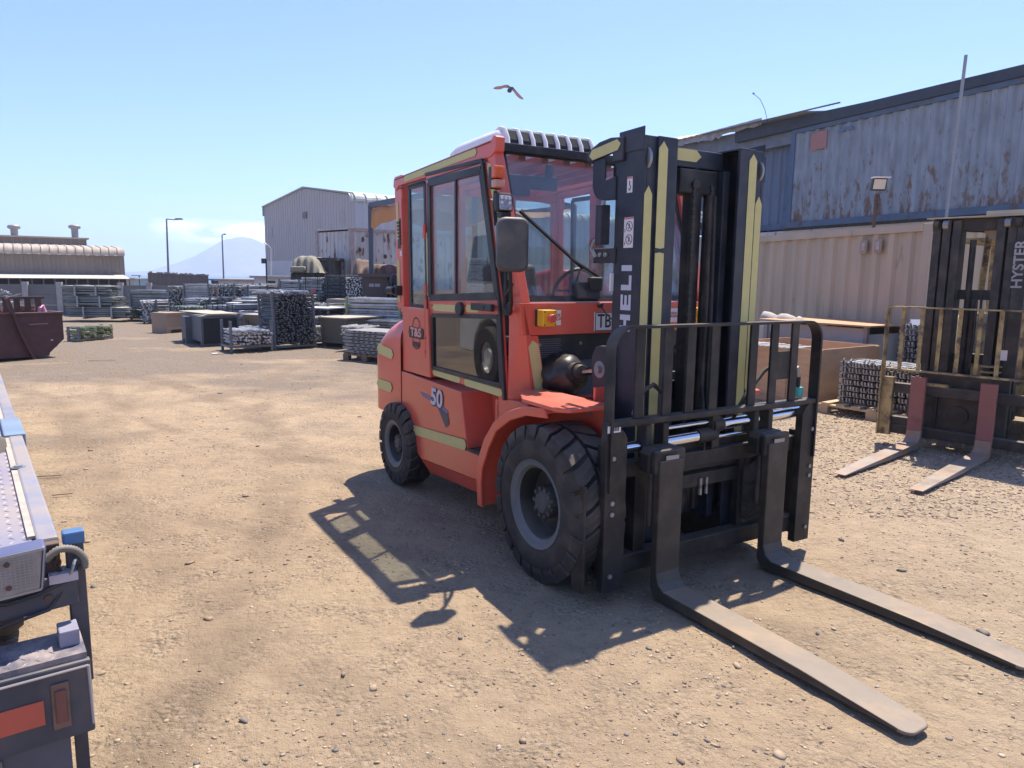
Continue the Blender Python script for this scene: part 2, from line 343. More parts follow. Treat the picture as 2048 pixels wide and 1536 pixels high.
# ---- loose stones: one mesh
def stones(name, N, sampler, smin, smax, mats, seed):
    rg = np.random.default_rng(seed)
    bm = bmesh.new(); bmesh.ops.create_icosphere(bm, subdivisions=1, radius=1); base = np.array([v.co[:] for v in bm.verts]); tri = np.array([[v.index for v in f.verts] for f in bm.faces]); bm.free()
    P = sampler(rg, N); N = len(P)
    s = smin*(smax/smin)**(rg.random(N)**2.6)
    sc = rg.uniform(.6, 1.3, (N, 3))*s[:, None]; sc[:, 2] *= .5
    V = base[None]*(1+rg.uniform(-.42, .42, (N, 12, 1)))
    V = V*sc[:, None]*rg.uniform(.65, 1.2, (N, 1, 3)); a = rg.uniform(0, 2*np.pi, N); ca, sa = np.cos(a), np.sin(a)
    X = V[..., 0]*ca[:, None]-V[..., 1]*sa[:, None]; Y = V[..., 0]*sa[:, None]+V[..., 1]*ca[:, None]
    Z = V[..., 2] + s[:, None]*.12
    z0 = np.array([gheight(p[0], p[1]) for p in P])
    vv = np.stack([X+P[:, :1], Y+P[:, 1:2], Z+z0[:, None]], -1).reshape(-1, 3)
    ff = (tri[None]+(np.arange(N)*12)[:, None, None]).reshape(-1, 3)
    me = bpy.data.meshes.new(name); me.vertices.add(len(vv)); me.vertices.foreach_set('co', vv.reshape(-1)); me.loops.add(ff.size); me.loops.foreach_set('vertex_index', ff.reshape(-1))
    me.polygons.add(len(ff)); me.polygons.foreach_set('loop_start', np.arange(0, ff.size, 3)); me.polygons.foreach_set('loop_total', np.full(len(ff), 3))
    me.update()
    for m_ in mats: me.materials.append(m_)
    me.polygons.foreach_set('material_index', np.repeat(rg.integers(0, len(mats), N), 20))
    o = bpy.data.objects.new(name, me); COL.objects.link(o); return o
SM = [mat('stone tan', (.38, .28, .19), .9, var=.3, vs=20), mat('stone pale', (.46, .36, .26), .9, var=.25, vs=20), mat('stone brown', (.25, .18, .13), .9, var=.3, vs=20), mat('stone grey', (.19, .165, .14), .9, var=.3, vs=20)]
def s1(rg, N):
    y = 2.0+10.5*rg.random(N*3)**1.5; x = rg.uniform(-1, 1, N*3)*(y*.78+.4)
    cl = np.array([noise.noise(Vector((a*.8, c_*.8, 5.0))) for a, c_ in zip(x, y)])
    dens = np.clip(.34+1.1*cl, .05, 1)+np.clip((x-1.2)*.28, 0, .6)
    k = rg.random(N*3) < dens; return np.stack([x[k], y[k]], -1)[:N]
tag(stones('gravel', 26000, s1, .003, .012, [SM[0], SM[0], SM[2], SM[3], SM[1]], 3), 'loose tan and grey gravel scattered over the dirt yard', 'gravel', kind='stuff')
def s2(rg, N):
    y = 2.0+12*rg.random(N)**1.3; x = rg.uniform(-1, 1, N)*(y*.78+.3); return np.stack([x, y], -1)
tag(stones('scattered_stones', 330, s2, .011, .034, [SM[2], SM[3], SM[0], SM[0]], 9), 'larger dark stones lying loose on the dirt yard', 'stones', kind='stuff')
def s3(rg, N):
    y = 5.2+6.5*rg.random(N); x = 2.2+rg.random(N)*4.2; k = (x-2.0) > (rg.random(N)*.8); return np.stack([x[k], y[k]], -1)
tag(stones('crushed_stone', 26000, s3, .006, .021, [SM[1], SM[1], SM[0], SM[2]], 21), 'pale crushed stone in front of the yellow forklift', 'gravel', kind='stuff')
# ================================================================== SEA, MOUNTAIN, FAR COAST
sm = bpy.data.materials.new('sea water'); n, b, L = nodes(sm); b.inputs['Base Color'].default_value = (.015, .075, .16, 1); b.inputs['Roughness'].default_value = .6
sea = MB(); sea.quad((-2400, 54, -7), (2400, 54, -7), (2400, 3150, -7), (-2400, 3150, -7)); tag(sea.build('sea', sm), kind='structure')
slope = MB(); slope.quad((-399, 51.9, -.01), (399, 51.9, -.01), (399, 60, -7.3), (-399, 60, -7.3)); tag(slope.build('shore_slope', gm), kind='structure')
hm = mat('bare volcanic mountain', (.20, .15, .125), .95, var=.4, vs=.012, detail=10)
def mtn(name, X0, X1, Y0, Y1, fn, nx=140, ny=30):
    mb = MB(); vs = []
    for j in range(ny):
        for i in range(nx):
            x = X0+(X1-X0)*i/(nx-1); y = Y0+(Y1-Y0)*j/(ny-1); vs.append((x, y, fn(x, y, j/(ny-1))))
    mb.add(vs, [(j*nx+i, j*nx+i+1, (j+1)*nx+i+1, (j+1)*nx+i) for j in range(ny-1) for i in range(nx-1)])
    return tag(mb.build(name, hm, smooth=True, sharp=180), kind='structure')
MY = 2700
prof = [(300, 541), (335, 540), (350, 533), (375, 519), (400, 507), (425, 492), (440, 483), (452, 478), (468, 475), (480, 473), (492, 473), (505, 476), (520, 483), (540, 495), (600, 522), (680, 538), (760, 545)]
pw = [at(px, py, MY) for px, py in prof]
def mz(x):
    if x <= pw[0].x or x >= pw[-1].x: return -7
    for a, c_ in zip(pw, pw[1:]):
        if a.x <= x <= c_.x: t = (x-a.x)/(c_.x-a.x); return a.z+(c_.z-a.z)*t
def mfn(x, y, t):
    r = abs(y-MY)/320; base = mz(x)+9
    g = noise.fractal(Vector((x*.012, y*.006, 0)), 1, 2, 5)
    return -9 + base*max(0, 1-r)**.85 + g*base*.07*min(1, r*2.5)
mtn('mountain', pw[0].x-5, pw[-1].x+5, MY-330, MY+330, mfn, 190, 50)
def cfn(x, y, t): return -9 + (6.5+5*noise.noise(Vector((x*.004, y*.01, 2)))+3*t)*min(1, t*6)*min(1, (1-t)*6)
mtn('far_coast', -2300, 1500, 2150, 2330, cfn, 160, 10)
# haze: even air round the whole scene
hz = bpy.data.materials.new('haze'); hz.use_nodes = True; n = hz.node_tree; n.nodes.clear(); o_ = n.nodes.new('ShaderNodeOutputMaterial'); pv = n.nodes.new('ShaderNodeVolumePrincipled')
pv.inputs['Color'].default_value = (.74, .87, 1, 1); pv.inputs['Density'].default_value = .0005; pv.inputs['Anisotropy'].default_value = .35; n.links.new(pv.outputs[0], o_.inputs['Volume'])
hb = MB(); hb.bb(-2450, 2450, -130, 3200, -10.5, 160); tag(hb.build('haze', hz), 'thin pale sea haze over the yard and bay', 'haze', kind='stuff')
# ================================================================== RED FORKLIFT (local x forward, y its left, z up)
FT = .5497
FK = thing('forklift', 'large red forklift with black mast and white roof unit in the middle of the yard', 'forklift', (.9591, 4.4942, 0), FT-math.pi/2)
def P(name, mb, m, parent=FK, **k): return mb.build(name, m, parent, **k)
# ---- counterweight: rounded block with rear wheel arches
def counterweight():
    mb = MB(); NX = 26; rows = []
    # x stations from rear to seam; section is half profile in (y,z) swept
    for i in range(NX+1):
        t = i/NX; x = -2.86+.675*t
        u = max(0., (x+2.86)/.20); e = (1-(1-min(u, 1))**2.4)**(1/2.4)       # plan rounding towards the rear
        hw = .60+.255*e; zt = 1.375 - .30*(1-min(1, (x+2.86)/.62))**2.2
        dx = x+2.215; arch = .0
        zb = .50
        if abs(dx) < .46: zb = max(zb, .19+math.sqrt(max(0, .46**2-dx*dx))*1.02)
        if x < -2.4: zb = max(.56, zb)
        rc = .17; ring = []
        ring.append((x, -hw, zb)); ring.append((x, -hw, (zb+zt)/2-.1))
        for k in range(7):
            a = math.pi/2*k/6; ring.append((x, -hw+rc*(1-math.cos(a)), zt-rc+rc*math.sin(a)))
        ring += [(x, 0, zt+.012)]
        ring += [(p[0], -p[1], p[2]) for p in ring[-2::-1]]
        rows.append(ring)
    n = len(rows[0]); vs = [p for r in rows for p in r]; fs = []
    for i in range(NX):
        for k in range(n-1): fs.append((i*n+k, i*n+k+1, (i+1)*n+k+1, (i+1)*n+k))
    fs.append(tuple(range(n)))
    mb.add(vs, fs)
    return mb
P('counterweight', counterweight(), RED, smooth=True, sharp=50)
tp = MB(); tape(tp, (-2.70, -.857, 1.097), (-2.33, -.857, 1.066), .085, (0, -1, 0)); tape(tp, (-2.715, -.857, .785), (-2.36, -.857, .785), .085, (0, -1, 0))
P('reflective_strip', tp, TAPE)
b = MB(); b.bb(-2.6, -2.0, -.58, .58, .42, 1.0); b.bb(-2.30, -2.12, -.66, .66, .25, .42); P('rear_axle', b, DKM)
def body_side(s):
    Y = -.85*s; b = MB(); yi = -.60*s
    lo, hi = sorted((Y, yi))
    b.prism([(-2.185, .95), (-1.13, .925), (-1.03, .535), (-2.06, .535), (-2.185, .615)], 'y', lo, hi)         # flank with the number
    lo2, hi2 = sorted((Y-.004*s, yi))
    # sill, lower edge tucked in
    pr = [(-2.06, .529), (-1.03, .529), (-.72, .529), (-.72, .36), (-1.80, .30), (-1.93, .36)]
    b.prism(pr, 'y', lo2, hi2)
    vs = []
    for (x, z) in ((-1.80, .30), (-.72, .36)): vs += [(x, Y-.004*s, z)]
    for (x, z) in ((-.70, .245), (-1.765, .19)): vs += [(x, Y+.055*s, z)]
    for (x, z) in ((-1.80, .30), (-.72, .36)): vs += [(x, yi, z)]
    for (x, z) in ((-.70, .245), (-1.765, .19)): vs += [(x, yi, z)]
    b.add(vs, [(0, 1, 2, 3), (4, 5, 6, 7), (2, 3, 7, 6), (0, 3, 7, 4), (1, 2, 6, 5)])
    P('side_panel', b, RED, bevel=.006)
    b = MB(); lo, hi = sorted((-.615*s, -.59*s)); b.prism([(-1.12, .93), (-.55, .95), (-.55, .53), (-1.03, .53)], 'y', lo, hi)
    b.prism([(-.735, .93), (-.69, .93), (-.69, .53), (-.735, .53)], 'y', *sorted((-.60*s, -.80*s)))
    P('step_recess', b, RED)
    b = MB(); lo, hi = sorted((-.862*s, -.60*s)); b.bb(-1.015, -.735, lo, hi, .533, .548)
    for k in range(5):
        b.bar((-.99+k*.055, -.845*s, .551), (-.97+k*.055, -.62*s, .551), .012, .006)
    P('step_plate', b, BLK)
for s in (1, -1): body_side(s)
# upper flank (logo panel) from counterweight seam to door
for s in (1, -1):
    b = MB(); lo, hi = sorted((-.838*s, -.60*s)); b.prism([(-2.18, 1.475), (-1.70, 1.475), (-1.66, .957), (-2.18, .957)], 'y', lo, hi); P('rear_flank', b, RED, bevel=.006)
b = MB(); b.bb(-2.17, -.62, -.6, .6, .45, .93); P('chassis', b, DKM)
# seam gaps are real gaps; dark seal behind
# ---- front fenders
def fender(s):
    pts = [(-.70, .245), (-.715, .40), (-.70, .55), (-.62, .70), (-.50, .83), (-.34, .925), (-.16, .985), (.05, 1.005)]
    th = .022
    b = MB(); inn = [(x*.965-.0, z-.03) for x, z in pts]
    outer = pts; inner = [(x+.035 if i < 3 else x+.02, z-(.0 if i < 2 else .026)) for i, (x, z) in enumerate(pts)]
    poly = outer+inner[::-1]; fy_ = .945 if s > 0 else .66; lo, hi = sorted((-fy_*s, -.58*s)); b.prism(poly, 'y', lo, hi)
    # outer lip rolled down
    inner2 = [(x+.055 if i < 4 else x+.03, z-(.0 if i < 2 else .05)) for i, (x, z) in enumerate(pts)]
    lo, hi = sorted((-(fy_+.005)*s, -(fy_-.015)*s)); b.prism([(x-.002, z+.002) for x, z in outer]+inner2[::-1], 'y', lo, hi)
    # skirt joining fender and cab foot
    b.prism([(-.715, .55), (-.62, .70), (-.50, .83), (-.34, .925), (-.34, .955), (-.69, .955), (-.72, .9)], 'y', *sorted((-.80*s, -.62*s)))
    P('fender', b, RED, bevel=.005, smooth=True, sharp=30)
    b = MB(); q_ = 1 if s > 0 else .66; poly = [(-.44, -.62*s*q_), (-.44, -.80*s*q_), (-.18, -.945*s*q_), (.18, -.95*s*q_), (.235, -.90*s*q_), (.235, -.66*s*q_), (.16, -.60*s*q_)]
    b.prism(poly, 'z', 1.005, 1.028); P('fender_shelf', b, RED, bevel=.004)
for s in (1, -1): fender(s)
# ---- cowl
def cowl():
    b = MB()
    # front upper band
    b.prism([(-.80, 1.565), (.80, 1.565), (.775, 1.365), (-.775, 1.365)], 'x', -.60, -.452)
    # side posts with slanted inner edge
    for s in (1, -1):
        b.add([(-.452, -.72*s, 1.362), (-.452, -.66*s, 1.362), (-.452, -.585*s, .955), (-.452, -.70*s, .955), (-.60, -.72*s, 1.362), (-.60, -.66*s, 1.362), (-.60, -.585*s, .955), (-.60, -.70*s, .955)],
              [(0, 1, 2, 3), (4, 5, 6, 7), (0, 1, 5, 4), (1, 2, 6, 5), (2, 3, 7, 6), (3, 0, 4, 7)])
        # chamfered cheek from door edge to front face
        b.add([(-.452, -.720*s, 1.365), (-.452, -.70*s, .955), (-.555, -.815*s, .955), (-.56, -.81*s, 1.565), (-.452, -.775*s, 1.565), (-.62, -.60*s, 1.565), (-.62, -.60*s, .955)],
              [(0, 1, 2, 3, 4), (4, 3, 5), (1, 2, 6), (2, 3, 5, 6)])
    b.bb(-.60, -.452, -.62, .62, .93, .953)
    return b
P('cowl', cowl(), RED, bevel=.004)
b = MB(); b.bb(-.535, -.515, -.68, .68, .953, 1.362); P('front_panel', b, GRYP)
b = MB(); b.bb(-.513, -.505, -.66, .66, 1.205, 1.36); b.bb(-.513, -.498, -.655, .655, 1.19, 1.207); P('front_panel_shroud', b, BLKP, bevel=.002)
b = MB()
for y in (-.62, -.3, .1, .3, .6):
    for z in (1.30, 1.15): b.cyl((-.505, y, z), (-.49, y, z), .011, 8)
P('bolt', b, GREY)
b = MB()
for k in range(9): b.bb(-.5045, -.5035, -.62, -.45+.02*math.sin(k*3), 1.33-.014*k, 1.334-.014*k)
P('warning_text_lines', b, GRYP)
for s in (1, -1):
    b = MB(); tape(b, (-.452, -.705*s, 1.335), (-.452, -.635*s, .985), .075, (1, 0, 0)); P('reflective_strip', b, TAPE)
# emergency stop boxes
for s in (1, -1):
    b = MB(); y0 = -.637*s
    b.box((-.395, y0, 1.475), (.07, .10, .10)); e = P('emergency_stop', b, YEL, bevel=.006)
    b = MB(); b.box((-.437, y0, 1.475), (.025, .104, .104)); P('back_box', b, BLKP, e, bevel=.003)
    b = MB(); b.cyl((-.358, y0, 1.475), (-.340, y0, 1.475), .022, 20); b.cyl((-.340, y0, 1.475), (-.322, y0, 1.475), .028, 24, .024); P('button', b, RBTN, e, bevel=.002)
    b = MB()
    for a in (-1, 1):
        for c_ in (-1, 1): b.cyl((-.36, y0+a*.04, 1.475+c_*.04), (-.357, y0+a*.04, 1.475+c_*.04), .005, 8)
    P('screw', b, BLKP, e)
    b = MB(); yy = -.556 if s == 1 else .47
    b.box((-.449, yy, 1.472), (.003, .125 if s == 1 else .15, .095)); st = P('sticker', b, WSTK)
    text('sticker_lettering', 'ADA DE\nRGENCIA' if s == 1 else 'PARADA DE\nEMERGENCIA', .0255 if s == 1 else .024, mat('red lettering', (.45, .04, .06), .5), st, frame_m((-.4465, yy+(.012 if s == 1 else 0), 1.475), (0, 1, 0), (0, 0, 1)), .0004, .0006)
# number plate
b = MB(); b.box((-.447, -.05, 1.44), (.006, .36, .125)); npl = P('number_plate', b, WSTK, bevel=.003)
b = MB()
for z in (1.499, 1.381): b.box((-.4425, -.05, z), (.002, .345, .005))
for y in (-.222, .122): b.box((-.4425, y, 1.44), (.002, .005, .12))
P('border', b, BLKP, npl)
text('lettering', 'TB', .125, BLKP, npl, frame_m((-.4435, -.205, 1.44), (0, 1, 0), (0, 0, 1)), .001, .0015, .78, 'LEFT')
b = MB(); b.cyl((-.45, -.19, 1.545), (-.425, -.19, 1.545), .016, 12); b.tube([(-.43, -.19, 1.545), (-.42, -.16, 1.50), (-.40, -.10, 1.44), (-.38, .0, 1.30)], .005, 6); P('lamp_cable', b, RUB)
# ---- cab frame
def cabframe():
    b = MB(); ZT = 2.52
    for s in (1, -1):
        yo = -.80*s
        b.bar((-2.31, yo+.03*s, 1.46), (-2.345, yo+.03*s, ZT), .06, .135, up=(1, 0, 0)) # rear pillar
        b.bar((-1.745, yo+.03*s, 1.46), (-1.775, yo+.03*s, ZT-.03), .05, .085, up=(1, 0, 0))    # middle pillar
        b.bar((-.50, yo+.045*s, 1.55), (-.835, yo+.03*s, ZT+.02), .07, .095, up=(1, 0, 0))     # front pillar
        b.bb(-2.30, -1.70, *sorted((yo-.002*s, yo+.06*s)), 1.425, 1.462)
        # roof side rail
        b.prism([(-2.40, 2.50), (-.80, 2.575), (-.765, 2.60), (-.735, 2.585), (-.745, 2.50), (-.81, 2.47), (-2.30, 2.435), (-2.36, 2.40), (-2.41, 2.44)], 'y', *sorted((yo-.012*s, yo+.055*s)))
        b.prism([(-2.37, 2.44), (-2.26, 2.44), (-2.26, 2.33), (-2.33, 2.36)], 'y', *sorted((yo-.001*s, yo+.055*s)))
    b.bb(-2.38, -2.29, -.745, .745, 2.40, 2.49); b.bb(-.86, -.79, -.745, .745, 2.515, 2.54)
    b.bb(-2.36, -2.29, -.745, .745, 1.40, 1.48)
    return b
P('cab_frame', cabframe(), RED, bevel=.006)
for k in range(7):
    b = MB(); y = -.54+k*.18; b.bar((-2.30, y, 2.462), (-.86, y, 2.505), .055, .05); P('roof_bar', b, RED, bevel=.004)
b = MB(); b.bar((-2.36, -.8155, 2.490), (-.80, -.8155, 2.562), .006, .004); b.bar((-.85, -.8155, 2.45), (-2.30, -.8155, 2.414), .007, .008)
P('roof_trim', b, BLKP)
b = MB(); tape(b, (-2.18, -.812, 2.474), (-.98, -.812, 2.527), .048, (0, -1, 0))
for z0, z1 in ((2.32, 2.00), (1.86, 1.50)): tape(b, (-2.325-(z0-1.46)*.03, -.801, z0), (-2.325-(z1-1.46)*.03, -.801, z1), .045, (0, -1, 0), off=.001)
tape(b, (-.845, -.803, 2.44), (-.665, -.806, 1.97), .052, (0, -1, 0), off=.001); tape(b, (-.655, -.80, 1.93), (-.58, -.80, 1.70), .05, (0, -1, 0), off=.001)
tape(b, (-1.78, -.801, 2.05), (-1.758, -.801, 1.56), .03, (0, -1, 0), off=.001)
P('reflective_strip', b, TAPE)
b = MB()
for k in range(7): b.box((-2.30-.004*k, -.803, 1.98+.028*k), (.05, .012, .018))
b.box((-2.315, -.799, 2.06), (.062, .006, .24)); P('rear_vent', b, BLKP)
b = MB(); b.box((-2.28, -.8025, 1.90), (.035, .002, .04)); P('sticker', b, WSTK)
for s in (1, -1):   # rear quarter windows
    yo = -.792*s; b = MB()
    q = [(-2.10, 1.485), (-1.80, 1.485), (-1.83, 2.41), (-2.125, 2.41)]
    w = P('side_window', MB().prism([(x, z) for x, z in q], 'y', *sorted((yo, yo+.005*s))), GLS)
    f = MB()
    for a, c_ in zip(q, q[1:]+q[:1]): f.bar((a[0], yo-.004*s, a[1]), (c_[0], yo-.004*s, c_[1]), .014, .04, up=(0, 1, 0)) if False else f.bar((a[0], yo, a[1]), (c_[0], yo, c_[1]), .035, .016, up=(0, 1, 0))
    P('seal', f, BLKP, w)
# rear window
b = MB(); b.bb(-2.345, -2.34, -.73, .73, 1.48, 2.40); P('rear_window', b, GLS)
# fixed red upright seen behind seat
b = MB(); b.bar((-2.31, .25, 1.45), (-2.33, .25, 2.42), .06, .12, up=(1, 0, 0)); b.bar((-2.31, -.25, 1.45), (-2.33, -.25, 2.42), .06, .12, up=(1, 0, 0)); P('rear_upright', b, RED)
# ---- windscreen: raked glass with black seal
def wp(y, t): # y across, t from bottom to top
    return Vector((-.497-.335*t, y, 1.572+.955*t))
b = MB(); nrm = Vector((.955, 0, .335)).normalized(); q = [wp(-.735, .015), wp(.735, .015), wp(.715, .99), wp(-.715, .99)]
b.add([p+nrm*.010 for p in q]+[p+nrm*.004 for p in q], [(0, 1, 2, 3), (4, 5, 6, 7), (0, 1, 5, 4), (1, 2, 6, 5), (2, 3, 7, 6), (3, 0, 4, 7)])
wsn = P('windscreen', b, GLSF)
b = MB()
for i in range(4):
    a, c_ = q[i]+nrm*.009, q[(i+1) % 4]+nrm*.009; b.bar(a, c_, .036, .014, up=nrm)
P('seal', b, BLKP, wsn)
b = MB(); b.bar(wp(-.74, -.008)+nrm*.012, wp(.74, -.008)+nrm*.012, .006, .006); P('sill_trim', b, WSTK, wsn)
b = MB(); b.bb(-.87, -.775, -.80, .80, 2.542, 2.562); b.bar((-.78, -.76, 2.535), (-.78, .76, 2.535), .05, .05, up=(1, 0, 0)); P('roof_lip', b, BLK, bevel=.003)
# ---- door
def door(s):
    Y = -.815*s; b = MB()
    out = [(-1.69, .985), (-1.12, .965), (-.585, .955), (-.655, 1.575), (-.895, 2.455), (-1.765, 2.455), (-1.735, 1.55)]
    # sheet built as band pieces round two openings
    up = [(-1.70, 1.56), (-.70, 1.60), (-.92, 2.405), (-1.715, 2.40)]; dn = [(-1.655, 1.035), (-.635, 1.03), (-.685, 1.47), (-1.665, 1.43)]
    def ring(o_, i_):
        n = len(o_)
        vs = [(x, Y, z) for x, z in o_]+[(x, Y, z) for x, z in i_]+[(x, Y+.03*s, z) for x, z in o_]+[(x, Y+.03*s, z) for x, z in i_]
        fs = []
        for k in range(n):
            k2 = (k+1) % n; fs += [(k, k2, n+k2, n+k), (2*n+k, 2*n+k2, 3*n+k2, 3*n+k), (k, k2, 2*n+k2, 2*n+k), (n+k, n+k2, 3*n+k2, 3*n+k)]
        b.add(vs, fs)
    ring([(-1.735, 1.505), (-.665, 1.535), (-.91, 2.455), (-1.765, 2.455)], up)
    ring([(-1.69, .985), (-.585, .955), (-.66, 1.53), (-1.735, 1.50)], dn)
    d = P('door', b, RED, bevel=.003)
    for q, gm_, nm in ((up, GLS, 'upper_glass'), (dn, GLSD, 'lower_glass')):
        g = P(nm, MB().prism(q, 'y', *sorted((Y+.008*s, Y+.013*s))), gm_, d)
        f = MB()
        for a, c_ in zip(q, q[1:]+q[:1]): f.bar((a[0], Y-.001*s, a[1]), (c_[0], Y-.001*s, c_[1]), .05 if nm[0] == 'u' else .03, .012, up=(0, 1, 0))
        P('seal', f, BLKP, d)
    # sliding window division
    f = MB(); f.bar((-1.28, Y+.004*s, 1.585), (-1.285, Y+.004*s, 2.40), .022, .014, up=(0, 1, 0)); P('sliding_window_bar', f, BLKP, d)
    # outline seal
    f = MB(); o2 = [(-.592, .945), (-.667, 1.55), (-.905, 2.462), (-1.765, 2.465)]
    for a, c_ in zip(o2, o2[1:]): f.bar((a[0], Y-.0*s, a[1]), (c_[0], Y-.0*s, c_[1]), .022, .02, up=(0, 1, 0))
    P('edge_seal', f, BLKP, d)
    f = MB()
    for p0, p1, w in (((-1.655, 1.49), (-1.255, 1.497), .05), ((-1.13, 1.505), (-.93, 1.51), .05), ((-1.66, 1.004), (-1.20, .997), .05), ((-1.15, .993), (-.62, .985), .05), ((-.615, 1.02), (-.665, 1.47), .035)):
        tape(f, (p0[0], Y, p0[1]), (p1[0], Y, p1[1]), w, (0, -s, 0), off=.001)
    P('reflective_strip', f, TAPE, d)
    f = MB(); f.cyl((-1.19, Y+.0*s, 1.498), (-1.19, Y-.03*s, 1.498), .048, 24); P('lock_knob', f, BLKP, d, bevel=.006)
    f = MB(); f.box((-.84, Y-.03*s, 1.525), (.27, .03, .045)); f.cyl((-.80, Y-.045*s, 1.525), (-.80, Y-.05*s, 1.525), .012, 10); P('handle', f, BLKP, d, bevel=.008)
    # vertical hinge tubes
    f = MB(); x0 = -1.752
    for z0, z1 in ((2.10, 2.0), (1.66, 1.58), (1.55, 1.10)): f.cyl((x0-(z0-1.5)*.03, Y-.014*s, z0), (x0-(z1-1.5)*.03, Y-.014*s, z1), .013 if z0 > 1.56 else .014, 10)
    P('hinge', f, RED, d); f = MB(); f.box((x0+.01, Y-.01*s, 1.15), (.025, .03, .02)); f.box((x0+.01, Y-.01*s, 1.255), (.03, .03, .015)); P('latch', f, BLKP, d)
door(1); door(-1)
# ---- roof air conditioner
def acunit():
    b = MB(); st = []
    secs = [(-2.09, .33, 2.50, 2.58), (-2.07, .38, 2.50, 2.665), (-2.0, .405, 2.51, 2.72), (-1.88, .415, 2.52, 2.74), (-1.5, .42, 2.54, 2.752), (-1.27, .42, 2.545, 2.757), (-1.215, .415, 2.545, 2.735), (-1.18, .41, 2.545, 2.67), (-1.165, .405, 2.545, 2.58)]
    for x, hw, zb, zt in secs:
        r = min(.07, (zt-zb)*.8); ring = [(x, -hw, zb)]
        for k in range(6):
            a = math.pi/2*k/5; ring.append((x, -hw+r*(1-math.cos(a)), zt-r+r*math.sin(a)))
        ring += [(p[0], -p[1], p[2]) for p in ring[::-1]]; st.append(ring)
    n = len(st[0]); vs = [p for r_ in st for p in r_]; fs = [(i*n+k, i*n+(k+1) % n, (i+1)*n+(k+1) % n, (i+1)*n+k) for i in range(len(st)-1) for k in range(n)]
    fs += [tuple(range(n)), tuple((len(st)-1)*n+k for k in range(n))]; b.add(vs, fs); return b
acd = .0
bm_ = acunit(); bm_.v = [(x, y-.095, z) for x, y, z in bm_.v]; ac = P('air_conditioner', bm_, WHT, smooth=True, sharp=50)
for k in range(7):   # dark intake openings between raised ribs on the front shoulder
    y = -.095-.318+k*.106; b = MB()
    vs = [(-1.262, y-.032, 2.7590), (-1.262, y+.032, 2.7590), (-1.211, y+.036, 2.738), (-1.211, y-.036, 2.738), (-1.176, y+.038, 2.672), (-1.176, y-.038, 2.672), (-1.162, y+.036, 2.60), (-1.162, y-.036, 2.60)]
    b.add(vs+[(v[0]-.03, v[1], v[2]-.03) for v in vs], [(0, 1, 2, 3), (3, 2, 4, 5), (5, 4, 6, 7), (0, 1, 9, 8), (0, 3, 11, 8), (1, 2, 10, 9), (3, 5, 13, 11), (2, 4, 12, 10), (5, 7, 15, 13), (4, 6, 14, 12), (6, 7, 15, 14)])
    P('intake', b, mat('dark mesh', (.022, .026, .03), .6, var=.6, vs=90, spec=.2), ac)
for k in range(8):
    y = -.095-.371+k*.106; b = MB()
    b.tube([(-1.36, y, 2.75), (-1.28, y, 2.762), (-1.215, y, 2.742), (-1.178, y, 2.68), (-1.160, y, 2.60), (-1.158, y, 2.57)], .014, 8, [.003, .012, .016, .017, .017, .016]); P('rib', b, WHT, ac, smooth=True)
